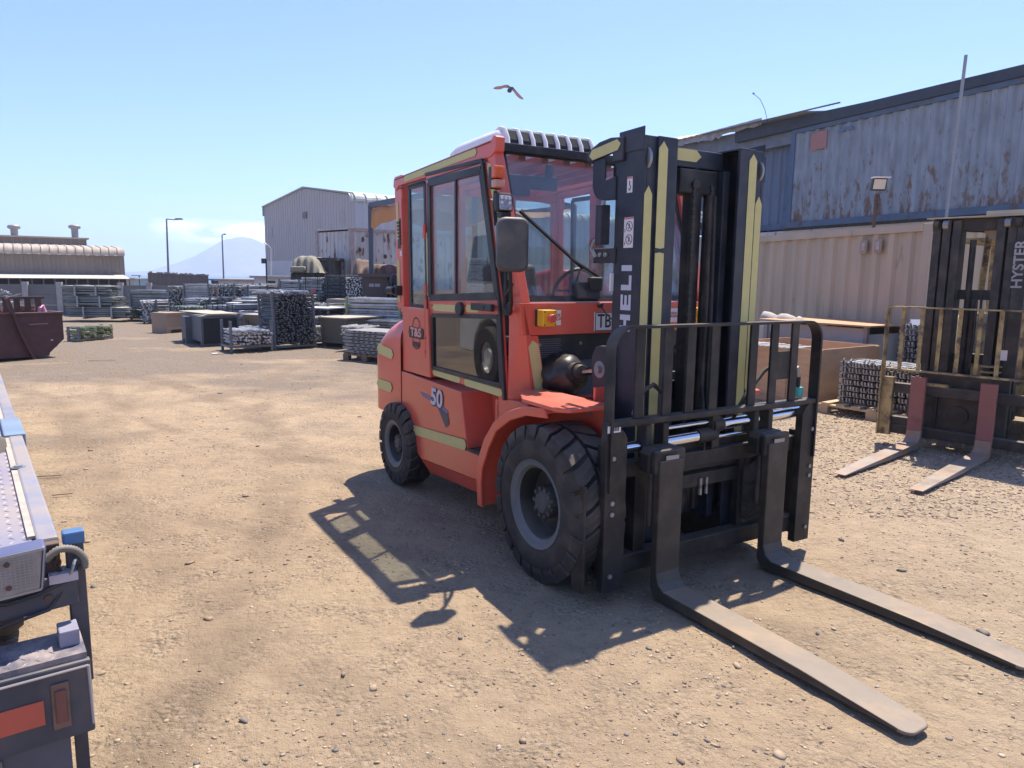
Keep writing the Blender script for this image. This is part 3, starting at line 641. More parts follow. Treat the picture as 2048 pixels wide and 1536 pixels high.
# ---- lamps, mirrors, wiper
def lamps(s):
    y = -.83*s
    b = MB(); b.box((-.715, y, 2.33), (.05, .07, .135)); i = P('turn_indicator', b, BLKP, bevel=.006)
    b = MB(); b.box((-.675, y, 2.362), (.05, .078, .075)); P('amber_lens', b, AMB, i, bevel=.01); b = MB(); b.box((-.675, y, 2.292), (.05, .078, .05)); P('pale_lens', b, mat('pale orange lens', (.62, .28, .2), .3), i, bevel=.01)
    b = MB(); b.box((-.63, y+.012*s, 2.175), (.05, .115, .115), Matrix.Rotation(-.1, 3, 'Y')); w = P('work_lamp', b, BLKP, bevel=.014)
    b = MB(); b.box((-.604, y+.012*s, 2.173), (.012, .088, .088), Matrix.Rotation(-.1, 3, 'Y')); P('lens', b, LENS, w, bevel=.008)
    b = MB()
    for a in (-1, 0, 1):
        for c_ in (-1, 0, 1):
            if a or c_: b.cyl((-.6, y+.012*s+a*.028, 2.173+c_*.028), (-.596, y+.012*s+a*.028, 2.173+c_*.028), .010, 10)
    P('led', b, WSTK, w)
    b = MB(); b.bb(-.655, -.60, y-.02, y+.05, 2.085, 2.115); b.cyl((-.63, y+.012, 2.09), (-.63, y+.012, 2.03), .015, 8); b.tube([(-.71, y, 2.25), (-.70, y-.01*s, 2.15), (-.69, y-.005*s, 2.04)], .012, 8); b.cyl((-.72, y+.03*s, 2.02), (-.66, y, 2.02), .012, 8); P('bracket', b, BLK, w)
    # mirror on tube arm
    b = MB(); mc = Vector((-.30, -.950*s, 1.905)); rot = Matrix.Rotation(-.18*s, 3, 'Z')
    rp = []
    for (cy_, cz_, a0) in ((.045, .105, 0), (-.045, .105, 90), (-.045, -.105, 180), (.045, -.105, 270)):
        for k in range(6): a_ = R(a0+18*k); rp.append((cy_+.05*math.cos(a_), cz_+.05*math.sin(a_)))
    b.prism(rp, 'x', -.035, .03); b.v = [tuple(mc+rot @ Vector(v)) for v in b.v]; mr_ = P('mirror', b, mat('grey mirror shell', (.055, .056, .058), .5, var=.1, dust=.5), bevel=.022, seg=4, smooth=True, sharp=60)
    b = MB(); g = mc+rot @ Vector((-.038, 0, 0)); b.box(g, (.004, .15, .27), rot); P('mirror_glass', b, CHR, mr_, bevel=.001)
    b = MB(); b.tube([(-.30, -.965*s, 1.77), (-.33, -.94*s, 1.65), (-.42, -.88*s, 1.56), (-.55, -.81*s, 1.50)], .012, 8); b.tube([(-.60, -.81*s, 1.64), (-.60, -.82*s, 1.53), (-.56, -.81*s, 1.50)], .014, 8); b.tube([(-.33, -.93*s, 1.68), (-.60, -.815*s, 1.60)], .009, 8)
    b.box((-.585, -.805*s, 1.52), (.08, .03, .07)); b.tube([(-.60, -.81*s, 1.84), (-.59, -.82*s, 1.64)], .011, 8)
    P('mirror_arm', b, BLK, smooth=True)
lamps(1); lamps(-1)
def wpt(px, py, off=.03):
    o = Vector((0, 0, CH)); r = ray(px, py); M_ = Matrix.Rotation(-(FT-math.pi/2), 4, 'Z'); o2 = M_ @ (o-FK.location); d2 = M_ @ r
    p0 = wp(0, 0)+nrm*off; t = (p0-o2).dot(nrm)/d2.dot(nrm); return o2+d2*t
b = MB(); b.bar(wpt(1040, 422, .028), wpt(1166, 537, .028), .012, .02, up=nrm); wi = P('wiper', b, BLK)
b = MB(); b.tube([wpt(1098, 474, .045), wpt(1150, 522, .05), wpt(1202, 556, .05)], .006, 6, [.005, .007, .015]); P('wiper_arm', b, BLK, wi)
b = MB(); b.box(wpt(1172, 583, .02), (.05, .20, .12), Matrix.Rotation(-.34, 3, 'Y')); b.box(wpt(1190, 568, .05), (.05, .10, .09)); P('wiper_motor_cover', b, BLKP, wi, bevel=.012)
# ---- interior: seat, column, steering wheel, dash
INT = mat('seat vinyl', (.03, .03, .033), .6, var=.2, dust=.2)
b = MB(); b.box((-1.62, 0, 1.18), (.50, .50, .14)); s_ = P('seat', b, INT, bevel=.05, seg=4, smooth=True)
b = MB(); b.box((-1.86, 0, 1.52), (.13, .48, .62), Matrix.Rotation(-.16, 3, 'Y')); P('backrest_cushion', b, INT, s_, bevel=.05, seg=4, smooth=True)
b = MB(); b.bb(-1.95, -1.3, -.32, .32, .93, 1.11); P('seat_base', b, BLK)
b = MB(); b.tube([(-.72, 0, 1.15), (-.98, 0, 1.60)], .035, 10); b.box((-.66, 0, 1.42), (.18, .9, .22)); P('dashboard', b, BLKP, bevel=.03)
b = MB(); rg = [(-1.0+.17*math.cos(a)*.45, .17*math.sin(a), 1.63+.17*math.cos(a)*.9) for a in [2*math.pi*k/28 for k in range(29)]]; b.tube(rg, .014, 8); b.tube([rg[0], (-1.0, 0, 1.62), rg[14]], .009, 6); b.tube([rg[7], rg[21]], .009, 6); P('steering_wheel', b, BLKP, smooth=True)
b = MB(); b.bb(-1.15, -1.05, -.55, -.35, 2.28, 2.42); b.box((-.9, -.35, 2.35), (.05, .22, .09)); b.box((-.9, -.3, 2.42), (.04, .05, .12)); P('cab_fan', b, BLKP, bevel=.01)
b = MB(); b.bb(-1.60, -1.5, .38, .62, 1.0, 1.32); P('side_console', b, BLKP, bevel=.02)
# rear side lamp stub
b = MB(); b.box((-2.30, -.83, 1.62-.02), (.07, .05, .08)); b.cyl((-2.31, -.85, 1.60), (-2.40, -.875, 1.60), .03, 12); P('marker_lamp', b, BLKP, bevel=.005)
# ---- writing on the flank
b = MB(); yL = -.8395; cx, cz = -1.905, 1.285
gp = []
for k in range(24):
    a = 2*math.pi*k/24; rr = .062 if k % 2 else .075; gp.append((cx+rr*math.cos(a), cz+.055+rr*math.sin(a)*.9))
def ringpoly(b, poly, t, y0, y1):
    c0 = (sum(p[0] for p in poly)/len(poly), sum(p[1] for p in poly)/len(poly)); inn = [(c0[0]+(x-c0[0])*(1-t), c0[1]+(z-c0[1])*(1-t)) for x, z in poly]; n = len(poly)
    b.add([(x, y0, z) for x, z in poly]+[(x, y0, z) for x, z in inn]+[(x, y1, z) for x, z in poly]+[(x, y1, z) for x, z in inn], [(k, (k+1) % n, n+(k+1) % n, n+k) for k in range(n)]+[(2*n+k, 2*n+(k+1) % n, 3*n+(k+1) % n, 3*n+k) for k in range(n)])
ringpoly(b, gp, .10, yL-.001, yL-.002); ringpoly(b, [(x, z-.125) for x, z in gp], .10, yL-.001, yL-.002)
DKLOGO = mat('dark logo print', (.045, .02, .02), .5, var=.1)
lg = P('logo', b, DKLOGO)
b = MB(); b.prism([(cx-.13, cz+.042), (cx+.13, cz+.036), (cx+.145, cz), (cx+.125, cz-.047), (cx-.125, cz-.047), (cx-.142, cz)], 'y', yL-.004, yL-.002); b.prism([(cx-.07, cz-.075), (cx+.07, cz-.075), (cx+.065, cz-.115), (cx-.065, cz-.115)], 'y', yL-.004, yL-.002); P('logo_band', b, DKLOGO, lg)
text('lettering', 'T&S', .092, mat('faded red lettering', (.66, .33, .28), .5), lg, frame_m((cx, yL-.005, cz-.002), (1, 0, 0), (0, 0, 1)), .0005, .003, 1.3)
SW1 = mat('blue swoosh print', (.09, .13, .33), .45, var=.3, vs=12, col2=(.33, .10, .09), thr=.52, soft=.12, ms=9); SW2 = mat('dark swoosh print', (.03, .05, .09), .45, var=.3, vs=12)
b = MB(); b.prism([(-1.82, .835), (-1.55, .82), (-1.32, .755), (-1.335, .68), (-1.36, .635), (-1.46, .735), (-1.60, .785), (-1.76, .80)], 'y', -.8525, -.8515); sw = P('swoosh', b, SW1)
b = MB(); b.prism([(-1.50, .765), (-1.33, .735), (-1.305, .665), (-1.36, .628), (-1.42, .685)], 'y', -.8540, -.8530); P('swoosh_shade', b, SW2, sw)
text('number_shadow', '50', .175, mat('brown print', (.12, .03, .03), .5), FK, frame_m((-1.505, -.8545, .818), (1, 0, -.04), (.06, 0, 1)), .0004, .011, 1.15)
text('number', '50', .175, LETT, FK, frame_m((-1.51, -.8565, .822), (1, 0, -.04), (.06, 0, 1)), .0005, .005, 1.15)
b = MB(); tape(b, (-2.09, -.851, .497), (-1.03, -.855, .565), .075, (0, -1, 0), off=.004, tip=.3); P('reflective_strip', b, TAPE)
# ---- wheels
def wheel(cx, s, r, w, rim_r, yo, nl=20):
    # yo = outer face (positive), built with axle along y
    y1 = -yo*s; y0 = -(yo-w)*s; ym = (y0+y1)/2
    wh = bpy.data.objects.new('wheel', None); COL.objects.link(wh); wh.parent = FK; wh.location = (cx, ym, r)
    h = w/2; b = MB(); rc = r-.032
    b.lathe([(rim_r-.005, -h+.03), (rim_r+.01, -h+.008), (rim_r+.04, -h), (rc-.07, -h-.004), (rc-.025, -h+.008), (rc, -h+.03), (rc+.003, 0), (rc, h-.03), (rc-.025, h-.008), (rc-.07, h+.004), (rim_r+.04, h), (rim_r+.01, h-.008), (rim_r-.005, h-.03)], (0, 0, 0), 'y', 64)
    P('tyre', b, RUB, wh, smooth=True, sharp=40)
    b = MB()
    for k in range(nl):
        for side in (1, -1):
            t0 = 2*math.pi*(k+(.5 if side < 0 else 0))/nl; dt = 2*math.pi/nl*.80; sk = 2*math.pi/nl*.55
            def pt(t, y, rr): return (rr*math.cos(t), y, rr*math.sin(t))
            segs = [(.012, t0+sk, 1), (h*.55, t0+sk*.35, 1), (h*.93, t0, 1), (h+.004, t0, .93)]
            vs = []
            for (yy, tt, f_) in segs:
                ro = r if f_ == 1 else r-.055; ri = rc-.05
                for (t_, rr) in ((tt, ri), (tt+dt, ri), (tt+dt, ro), (tt+dt*.5, ro+(.001 if f_ == 1 else 0)), (tt, ro)): vs.append(pt(t_, yy*side, rr))
            fs = []
            for q_ in range(3):
                o_ = q_*5
                fs += [(o_+2, o_+3, o_+8, o_+7), (o_+3, o_+4, o_+9, o_+8), (o_, o_+4, o_+9, o_+5), (o_+1, o_+2, o_+7, o_+6)]
            fs += [(0, 1, 2, 3, 4), (15, 16, 17, 18, 19)]
            b.add(vs, fs)
    P('tread', b, RUB, wh, bevel=.004)
    b = MB(); e = -s   # outward direction sign in y
    b.lathe([(rim_r*.30, h*.10*e), (rim_r*.78, h*.12*e), (rim_r*.80, h*.55*e), (rim_r*.835, h*.78*e)], (0, 0, 0), 'y', 48); P('rim_barrel', b, mat('dark rim barrel', (.020, .022, .024), .7, var=.3, dust=.3), wh, smooth=True, sharp=35); b = MB(); b.lathe([(rim_r*.835, h*.78*e), (rim_r*.86, h*.82*e), (rim_r*.90, h*.90*e), (rim_r, h*.93*e), (rim_r+.012, h*.99*e), (rim_r+.014, h*.86*e), (rim_r*.93, h*.7*e), (rim_r*.93, -h*.9*e)], (0, 0, 0), 'y', 48)
    P('rim', b, mat('grey rim flange', (.10, .12, .135), .55, var=.15, dust=.3), wh, smooth=True, sharp=35)
    b = MB(); b.lathe([(0, h*.05*e), (rim_r*.72, h*.05*e), (rim_r*.765, h*.14*e)], (0, 0, 0), 'y', 40); b.cyl((0, 0, 0), (0, h*.55*e, 0), rim_r*.36, 24); b.cyl((0, h*.55*e, 0), (0, h*.72*e, 0), rim_r*.30, 24, rim_r*.22)
    for k in range(10):
        a = 2*math.pi*k/10; p_ = Vector((math.cos(a)*rim_r*.33, 0, math.sin(a)*rim_r*.33)); b.cyl(p_, p_+Vector((0, h*.66*e, 0)), .014, 6)
    P('hub', b, mat('grimy hub', (.06, .065, .068), .65, .2, var=.3, dust=.25), wh, smooth=True, sharp=35)
    return wh
for s in (1, -1):
    wheel(0, s, .45, .31, .245, .97 if s > 0 else .62, 22); wheel(-2.214, s, .342, .22, .185, .915, 20)
b = MB(); b.cyl((0, -.66, .45), (0, .45, .45), .14, 20); b.bb(-.2, .15, -.5, .5, .3, .7); b.bb(-.62, .1, -.55, .55, .55, .92); P('front_axle', b, DKM)
# inner fender wall in shade
b = MB(); b.bb(-.60, .20, -.60, -.585, .35, 1.0); P('wheel_well', b, RED)
# chassis bracket plate in red ahead of fender
for s in (1, -1):
    b = MB(); b.prism([(-.22, 1.0), (.10, 1.0), (.10, .93), (.055, .90), (.055, .77), (-.06, .77), (-.14, .76), (-.17, .83), (-.19, .86)], 'y', *sorted((-.585*s, -.555*s))); b.bb(.04, .06, *sorted((-.60*s, -.38*s)), .70, 1.10); br = P('mounting_bracket', b, RED, bevel=.003)
    b = MB()
    for (x, z) in ((-.13, .80), (.02, .95)): b.cyl((x, -.585*s, z), (x, -.61*s, z), .016, 8)
    b.cyl((0.0, -.5855*s, .83), (0.0, -.587*s, .83), .014, 12)
    P('bracket_bolt', b, GREY, br)
b = MB(); b.bb(.04, .065, -.50, .50, .62, 1.16); P('front_crossmember', b, GRYP)
# ---- tilt cylinder with rubber boot
for s in (1, -1):
    A = Vector((-.52, -.50*s, 1.085)); B = Vector((.0, -.50*s, 1.195)); d = (B-A)
    b = MB(); N = 10; pts = [A+d*(.50*k/N) for k in range(N+1)]; rs = [.150, .155, .156, .154, .150, .142, .132, .118, .100, .082, .066]
    b.tube(pts, .1, 28, rs); bo = P('tilt_boot', b, BOOT, smooth=True, sharp=80)
    me_ = bo.data
    for v in me_.vertices:      # crumple the rubber
        k = noise.noise(v.co*8+Vector((3, 1, 2)))*.060 + noise.noise(v.co*19)*.022; dd = v.co-(A+d*min(.50, max(0, (v.co-A).dot(d)/d.dot(d)))); v.co += dd.normalized()*k if dd.length > .01 else Vector()
    b = MB(); b.cyl(A+d*.44, A+d*.56, .068, 24); b.cyl(A+d*.56, A+d*.62, .055, 24, .045); P('gland', b, BLK, bevel=.004)
    b = MB(); b.cyl(A+d*.60, B, .024, 16); P('tilt_rod', b, CHR, smooth=True)
    b = MB(); b.cyl(B+Vector((0, -.03, 0)), B+Vector((0, .03, 0)), .05, 20); b.cyl(B+Vector((0, -.05, 0)), B+Vector((0, .05, 0)), .022, 12); P('rod_eye', b, GREY)
    b = MB(); b.prism([(-.06, 1.05), (-.08, 1.12), (-.08, 1.27), (-.05, 1.32), (.0, 1.335), (.10, 1.335), (.12, 1.0), (-.03, 1.0)], 'y', *sorted((-.525*s, -.50*s))); P('mast_lug', b, MASTM, bevel=.006)
# ---- mast: outer channels, inner channels, cross members
def channel(b, x0, x1, y0, y1, z0, z1, t=.022, open_dir=1):
    # C section: web at the outer y, flanges front and back
    b.bb(x0, x1, *( (y0, y0+t) if open_dir > 0 else (y1-t, y1)), z0, z1)
    ya, yb = (y0+t, y1) if open_dir > 0 else (y0, y1-t)
    b.bb(x1-t, x1, ya, yb, z0, z1); b.bb(x0, x0+t, ya, yb, z0, z1)
YM = -.025
for s in (1, -1):
    b = MB(); a, c_ = sorted((YM-.365*s, YM-.470*s)); channel(b, .055, .285, a, c_, .18, 2.475, .022, s)
    P('mast_outer_channel', b, MASTM, bevel=.003)
    b = MB(); a, c_ = sorted((YM-.245*s, YM-.385*s)); channel(b, .09, .300, a, c_, .20, 2.465, .020, s); b.box((.20, (a+c_)/2, 2.470), (.20, .135, .012)); P('mast_inner_channel', b, MASTM, bevel=.003)
    b = MB(); b.cyl((.19, YM-.455*s, 2.33), (.19, YM-.40*s, 2.33), .085, 28); b.cyl((.24, YM-.448*s, 2.36), (.24, YM-.43*s, 2.36), .07, 24); P('chain_sheave', b, GREY, bevel=.004)
    b = MB(); b.cyl((.10, YM-.25*s, 2.36), (.10, YM-.18*s, 2.36), .05, 24); P('mast_roller', b, DKM, bevel=.004)
    b = MB()
    yi = YM-.352*s; tape(b, (.3005, yi, 2.45), (.3005, yi, 1.885 if s > 0 else .62), .064, (1, 0, 0), off=.001, tip=.6, tip2=.08)
    if s > 0: tape(b, (.3005, yi, 1.865), (.3005, yi, .62), .064, (1, 0, 0), off=.001, tip=.3, tip1=.08)
    yo_ = YM-.435*s; tape(b, (.2855, yo_, 2.215), (.2855, yo_, .60 if s > 0 else 1.02), .055, (1, 0, 0), off=.001, tip=.8)
    P('reflective_strip', b, TAPE)
def headplate(s):
    Yp = YM-.470*s
    b = MB(); b.prism([(.13, 2.485), (.02, 2.497), (-.08, 2.487), (-.155, 2.46), (-.19, 2.43), (-.195, 2.39), (-.17, 2.385), (.04, 2.41), (.04, 2.36), (.13, 2.36)], 'y', *sorted((Yp, Yp-.02*s)))
    b.prism([(-.145, 2.389), (-.145, 2.25), (-.13, 2.205), (-.10, 2.175), (-.05, 2.16), (.065, 2.155), (.065, 2.285), (.0, 2.275), (-.03, 2.275), (-.03, 2.40)], 'y', *sorted((Yp+.002*s, Yp-.012*s)))
    P('mast_head_plate', b, MASTM, bevel=.006)
    b = MB(); b.prism([(-.03, 2.275), (.056, 2.283), (.056, 2.41), (-.03, 2.40)], 'y', *sorted((Yp+.05*s, Yp+.06*s))); P('head_recess', b, DKM)
headplate(1); headplate(-1)
b = MB(); tape(b, (-.165, YM-.492, 2.418), (.115, YM-.492, 2.452), .058, (0, -1, 0), off=.001, tip=.5)
P('reflective_strip', b, TAPE)
b = MB(); b.bb(.0, .085, YM-.44, YM+.44, 2.335, 2.455); b.bb(.085, .16, YM-.25, YM+.25, 2.36, 2.462); P('top_crossmember', b, MASTM, bevel=.005)
b = MB(); tape(b, (.1615, YM-.25, 2.425), (.1615, YM+.07, 2.425), .065, (1, 0, 0), off=.001, tip=.6); P('reflective_strip', b, TAPE)
b = MB(); b.prism([(.08, 2.40), (.288, 2.40), (.288, 2.520), (.08, 2.515)], 'y', YM-.476, YM-.471); b.bb(.16, .28, YM+.40, YM+.49, 2.30, 2.45); b.prism([(.10, 2.45), (.28, 2.45), (.28, 2.52), (.10, 2.51)], 'y', YM+.471, YM+.478); P('stop_plate', b, MASTM, bevel=.002)
b = MB()
for z in (1.05, .55, .30): b.bb(.0, .085, YM-.44, YM+.44, z-.06, z+.06)
P('mast_crossmember', b, MASTM, bevel=.005)
b = MB(); tape(b, (.0865, -.30, 1.05), (.0865, -.14, 1.05), .06, (1, 0, 0), off=.001); P('reflective_strip', b, TAPE)
YS = YM-.470
b = MB(); b.box((-.02, YS-.006, 1.85), (.20, .012, .085)); b.box((.01, YS-.05, 2.02), (.05, .07, .22)); hb_ = P('hose_bracket', b, MASTM, bevel=.01)
b = MB()
for x in (-.095, -.045, .005): b.cyl((x, YS-.012, 1.855), (x, YS-.026, 1.855), .014, 6)
P('bracket_bolt', b, GREY, hb_)
b = MB(); b.tube([(.0, YS-.04, 2.155), (-.002, YS-.045, 2.11)], .012, 8); b.tube([(.02, YS-.05, 1.95), (-.05, YS-.06, 1.93), (-.075, YS-.06, 1.89), (-.05, YS-.05, 1.84)], .011, 8); P('hydraulic_fitting', b, GREY)
# lettering and stickers on the outer side of the channel
sk_ = .024
for (z0, w_, kind_) in ((1.405, .092, 'H'), (1.522, .086, 'E'), (1.632, .082, 'L'), (1.738, .032, 'I')):
    b = MB()
    def st(za, zb, va, vb): b.bb(.218-vb, .218-va, YS-.0022, YS-.0008, z0+za+.025, z0+zb+.025)
    hh = .086
    st(0, .030 if kind_ != 'I' else w_, 0, hh)
    if kind_ == 'H': st(w_-.030, w_, 0, hh); st(.030, w_-.030, .032, .054)
    if kind_ == 'E': st(.030, w_, 0, .019); st(.030, w_-.004, .034, .053); st(.030, w_, hh-.019, hh)
    if kind_ == 'L': st(.030, w_, 0, .021)
    P('letter', b, LETT)
def sticker(x, z, w, h, icons):
    b = MB(); b.box((x, YS-.0015, z), (w, .0015, h)); st = P('sticker', b, WSTK)
    rd = MB(); rd.box((x, YS-.0028, z+h/2-.006), (w, .0008, .010)); P('sticker_band', rd, mat('pink band', (.55, .18, .18), .5), st)
    y = YS-.003
    for zz in icons:
        r_ = .026; b = MB(); b.tube([(x+.006+r_*math.cos(2*math.pi*k/20), y, zz+r_*math.sin(2*math.pi*k/20)) for k in range(21)], .002, 5); b.tube([(x+.006-r_*.7, y, zz+r_*.7), (x+.006+r_*.7, y, zz-r_*.7)], .002, 5)
        b.tube([(x, y, zz-.015), (x+.01, y, zz+.004), (x+.004, y, zz+.016)], .003, 5); b.tube([(x-w*.42, y, zz-.03), (x-w*.34, y, zz-.022), (x-w*.42, y, zz-.014)], .002, 5); P('pictogram', b, mat('dark print', (.10, .04, .06), .5), st)
    if not icons: b = MB(); b.tube([(x, y, z+.02), (x, y, z), (x+.01, y, z-.015), (x, y, z-.03), (x-.008, y, z-.02)], .003, 6); P('hook_pictogram', b, mat('dark print', (.10, .04, .06), .5), st)
sticker(.180, 1.972, .078, .165, (2.005, 1.935)); sticker(.177, 2.228, .044, .085, ())
b = MB(); b.box((.06, YS-.012, 1.70), (.012, .02, .10)); P('level_gauge', b, WSTK)
# lift cylinders and centre gear
b = MB(); b.cyl((.13, .02, .30), (.13, .02, 2.22), .055, 20); b.cyl((.13, .02, 2.2), (.13, .02, 2.36), .03, 16); P('centre_lift_cylinder', b, BLK, smooth=True)
b = MB(); b.cyl((.15, .125, .30), (.15, .125, 2.25), .024, 16); P('hose_reel_tube', b, BLK, smooth=True)
b = MB(); b.box((.12, .02, 2.28), (.12, .30, .14)); b.cyl((.18, -.01, 2.26), (.20, -.01, 2.26), .03, 20); P('chain_block', b, BLK, bevel=.01)
b = MB(); b.box((.15, .205, 1.30), (.14, .05, 2.1)); P('carriage_rail', b, MASTM, bevel=.004)
for s in (1, -1):
    b = MB()
    for k in range(80): b.box((.235, -.07*s if s > 0 else .07, .55+.0215*k), (.012, .028 if k % 2 else .018, .018))
    P('lift_chain', b, DKM)
b = MB(); b.tube([(.24, .05, 2.2), (.25, .055, 1.6), (.25, .05, 1.1), (.30, .03, .9)], .011, 8); b.tube([(.24, .09, 2.2), (.25, .095, 1.6), (.25, .10, 1.1), (.30, .07, .88)], .011, 8); P('hydraulic_hose', b, RUB, smooth=True)
# ---- load backrest
XB = .458
def flat(b, pts, w, t, up):
    for a, c_ in zip(pts, pts[1:]): b.bar(a, c_, w, t, up)
b = MB(); rr_ = .115
arc = [(XB, -.82, .62), (XB, -.82, 1.475-rr_)] + [(XB, -.82+rr_*(1-math.cos(a)), 1.475-rr_+rr_*math.sin(a)) for a in [math.pi/2*k/7 for k in range(1, 8)]]
arc = arc + [(p[0], -p[1], p[2]) for p in arc[::-1]]
# extrude flat bar: width along x .06, thickness .012
vs = []; n_ = len(arc)
for i, p in enumerate(arc):
    q = Vector(arc[min(i+1, n_-1)])-Vector(arc[max(i-1, 0)]); q.normalize(); nn = Vector((0, q.z, -q.y))*.007
    for dx in (-.035, .035):
        for sg in (-1, 1): vs.append((p[0]+dx, p[1]+nn.y*sg, p[2]+nn.z*sg))
fs = []
for i in range(n_-1):
    o_ = i*4; fs += [(o_, o_+1, o_+5, o_+4), (o_+2, o_+3, o_+7, o_+6), (o_, o_+2, o_+6, o_+4), (o_+1, o_+3, o_+7, o_+5)]
b.add(vs, fs)
bk = P('load_backrest', b, BLK, smooth=True, sharp=40)
for y in (-.625, -.428, -.262, -.078, .165, .42, .605):
    if y == .165: continue
    bb_ = MB(); bb_.bb(XB-.008, XB+.008, y-.031, y+.031, .99, 1.468); P('backrest_bar', bb_, BLK, bk, bevel=.002)
bb_ = MB(); bb_.bb(XB-.008, XB+.008, .21, .272, .99, 1.468); P('backrest_bar', bb_, BLK, bk, bevel=.002)
b = MB(); b.bb(XB-.045, XB+.03, -.813, .813, .965, .992); b.bb(XB-.010, XB+.010, -.81, .81, .955, .965); P('backrest_lower_rail', b, BLK, bk, bevel=.003)
b = MB(); b.bb(XB-.012, XB+.0, .45, .575, 1.13, 1.30); P('backrest_plate', b, BLK, bk)
for s in (1, -1):
    b = MB(); y = -.80*s
    yo1, yi1 = -.845*s, -.705*s; b.bb(XB-.030, XB+.02, *sorted((yo1, yi1)), .07, .90); b.prism([(yo1, .895), (yi1, .895), (yi1-.02*s, .93), (-.79*s, .99), (-.835*s, .99)], 'x', XB-.030, XB+.02)
    sp_ = P('side_plate', b, BLK, bk, bevel=.003)
    b = MB()
    for z in (.80, .56, .50, .16): b.cyl((XB+.02, y, z), (XB+.03, y, z), .013, 8)
    P('side_plate_bolt', b, GREY, bk)
b = MB(); b.box((XB+.022, -.80, .955), (.002, .085, .036)); st = P('barcode_sticker', b, WSTK); b = MB()
for k in range(9): b.box((XB+.0235, -.82+.006*k, .955), (.001, .0022+.0012*(k % 3), .02))
P('barcode', b, BLKP, st)
# hoses over the lower rail
b = MB(); b.tube([(.40, -.60, .96), (.42, -.60, 1.05), (.42, -.56, 1.13), (.40, -.47, 1.155), (.38, -.38, 1.10), (.37, -.33, 1.0), (.36, -.30, .90)], .013, 8); b.tube([(.40, .18, .93), (.41, .26, 1.05), (.41, .40, 1.18), (.41, .55, 1.245), (.41, .68, 1.20), (.41, .73, 1.12), (.40, .74, 1.04)], .013, 8); P('side_shift_hose', b, RUB, smooth=True)
b = MB(); b.cyl((.405, -.60, 1.0), (.42, -.595, 1.07), .018, 10); b.cyl((.41, .70, 1.19), (.41, .725, 1.13), .017, 10); P('hose_ferrule', b, GREY)
b = MB(); b.cyl((.40, .742, 1.0), (.40, .742, 1.06), .032, 14); P('teal_cap', b, TEAL, bevel=.003)
# ---- carriage and fork positioner rods
b = MB(); b.bb(.34, .41, -.80, .80, .66, .745); b.bb(.34, .43, -.80, .80, .13, .23); b.bb(.33, .36, -.50, .45, .62, .80)
for s in (1, -1): b.bb(.34, .41, *sorted((-.58*s, -.50*s)), .23, .66); b.bb(.34, .40, *sorted((-.80*s, -.76*s)), .10, .78); b.bb(.35, .39, *sorted((-.30*s, -.26*s)), .22, .66)
b.bb(.31, .37, -.30, .34, .52, .60)
P('carriage', b, BLK, bevel=.004)
b = MB(); b.tube([(.40, -.06, .745), (.40, -.06, .80), (.40, -.03, .825), (.40, .0, .80), (.40, .0, .745)], .008, 8); P('lifting_eye', b, BLK)
b = MB()
for z in (.50, .54): b.cyl((.375, -.05, z-.03), (.375, -.05, z+.03), .012, 8); b.cyl((.375, .0, z-.03), (.375, .0, z+.03), .010, 8)
P('valve', b, GREY)
def rod(y0, y1, z0, z1, r_, m_, nm='positioner_rod', x=.40):
    b = MB(); b.cyl((x, y0, z0), (x, y1, z1), r_, 24); return P(nm, b, m_, smooth=True)
rod(-.77, -.50, .823, .826, .032, CHR); rod(-.38, -.13, .827, .833, .036, CHR); rod(.06, .36, .888, .892, .036, CHR); rod(.48, .77, .893, .90, .035, CHR)
rod(-.36, .07, .905, .910, .012, CHR); rod(.0, .30, .815, .818, .012, CHR)
rod(-.13, .0, .833, .835, .042, BLK, 'rod_housing'); rod(-.02, .06, .887, .889, .045, BLK, 'rod_housing')
b = MB(); b.bb(.37, .43, -.03, .03, .76, .95); b.bb(.36, .44, -.81, -.77, .78, .86); b.bb(.36, .44, .77, .81, .86, .94); P('rod_support', b, BLK, bevel=.005)
# outer side guard left of carriage
b = MB(); b.bb(.35, .37, -.95, -.86, .08, .66); b.bb(.35, .45, -.955, -.94, .08, .66); P('guard_plate', b, DKM, bevel=.003)
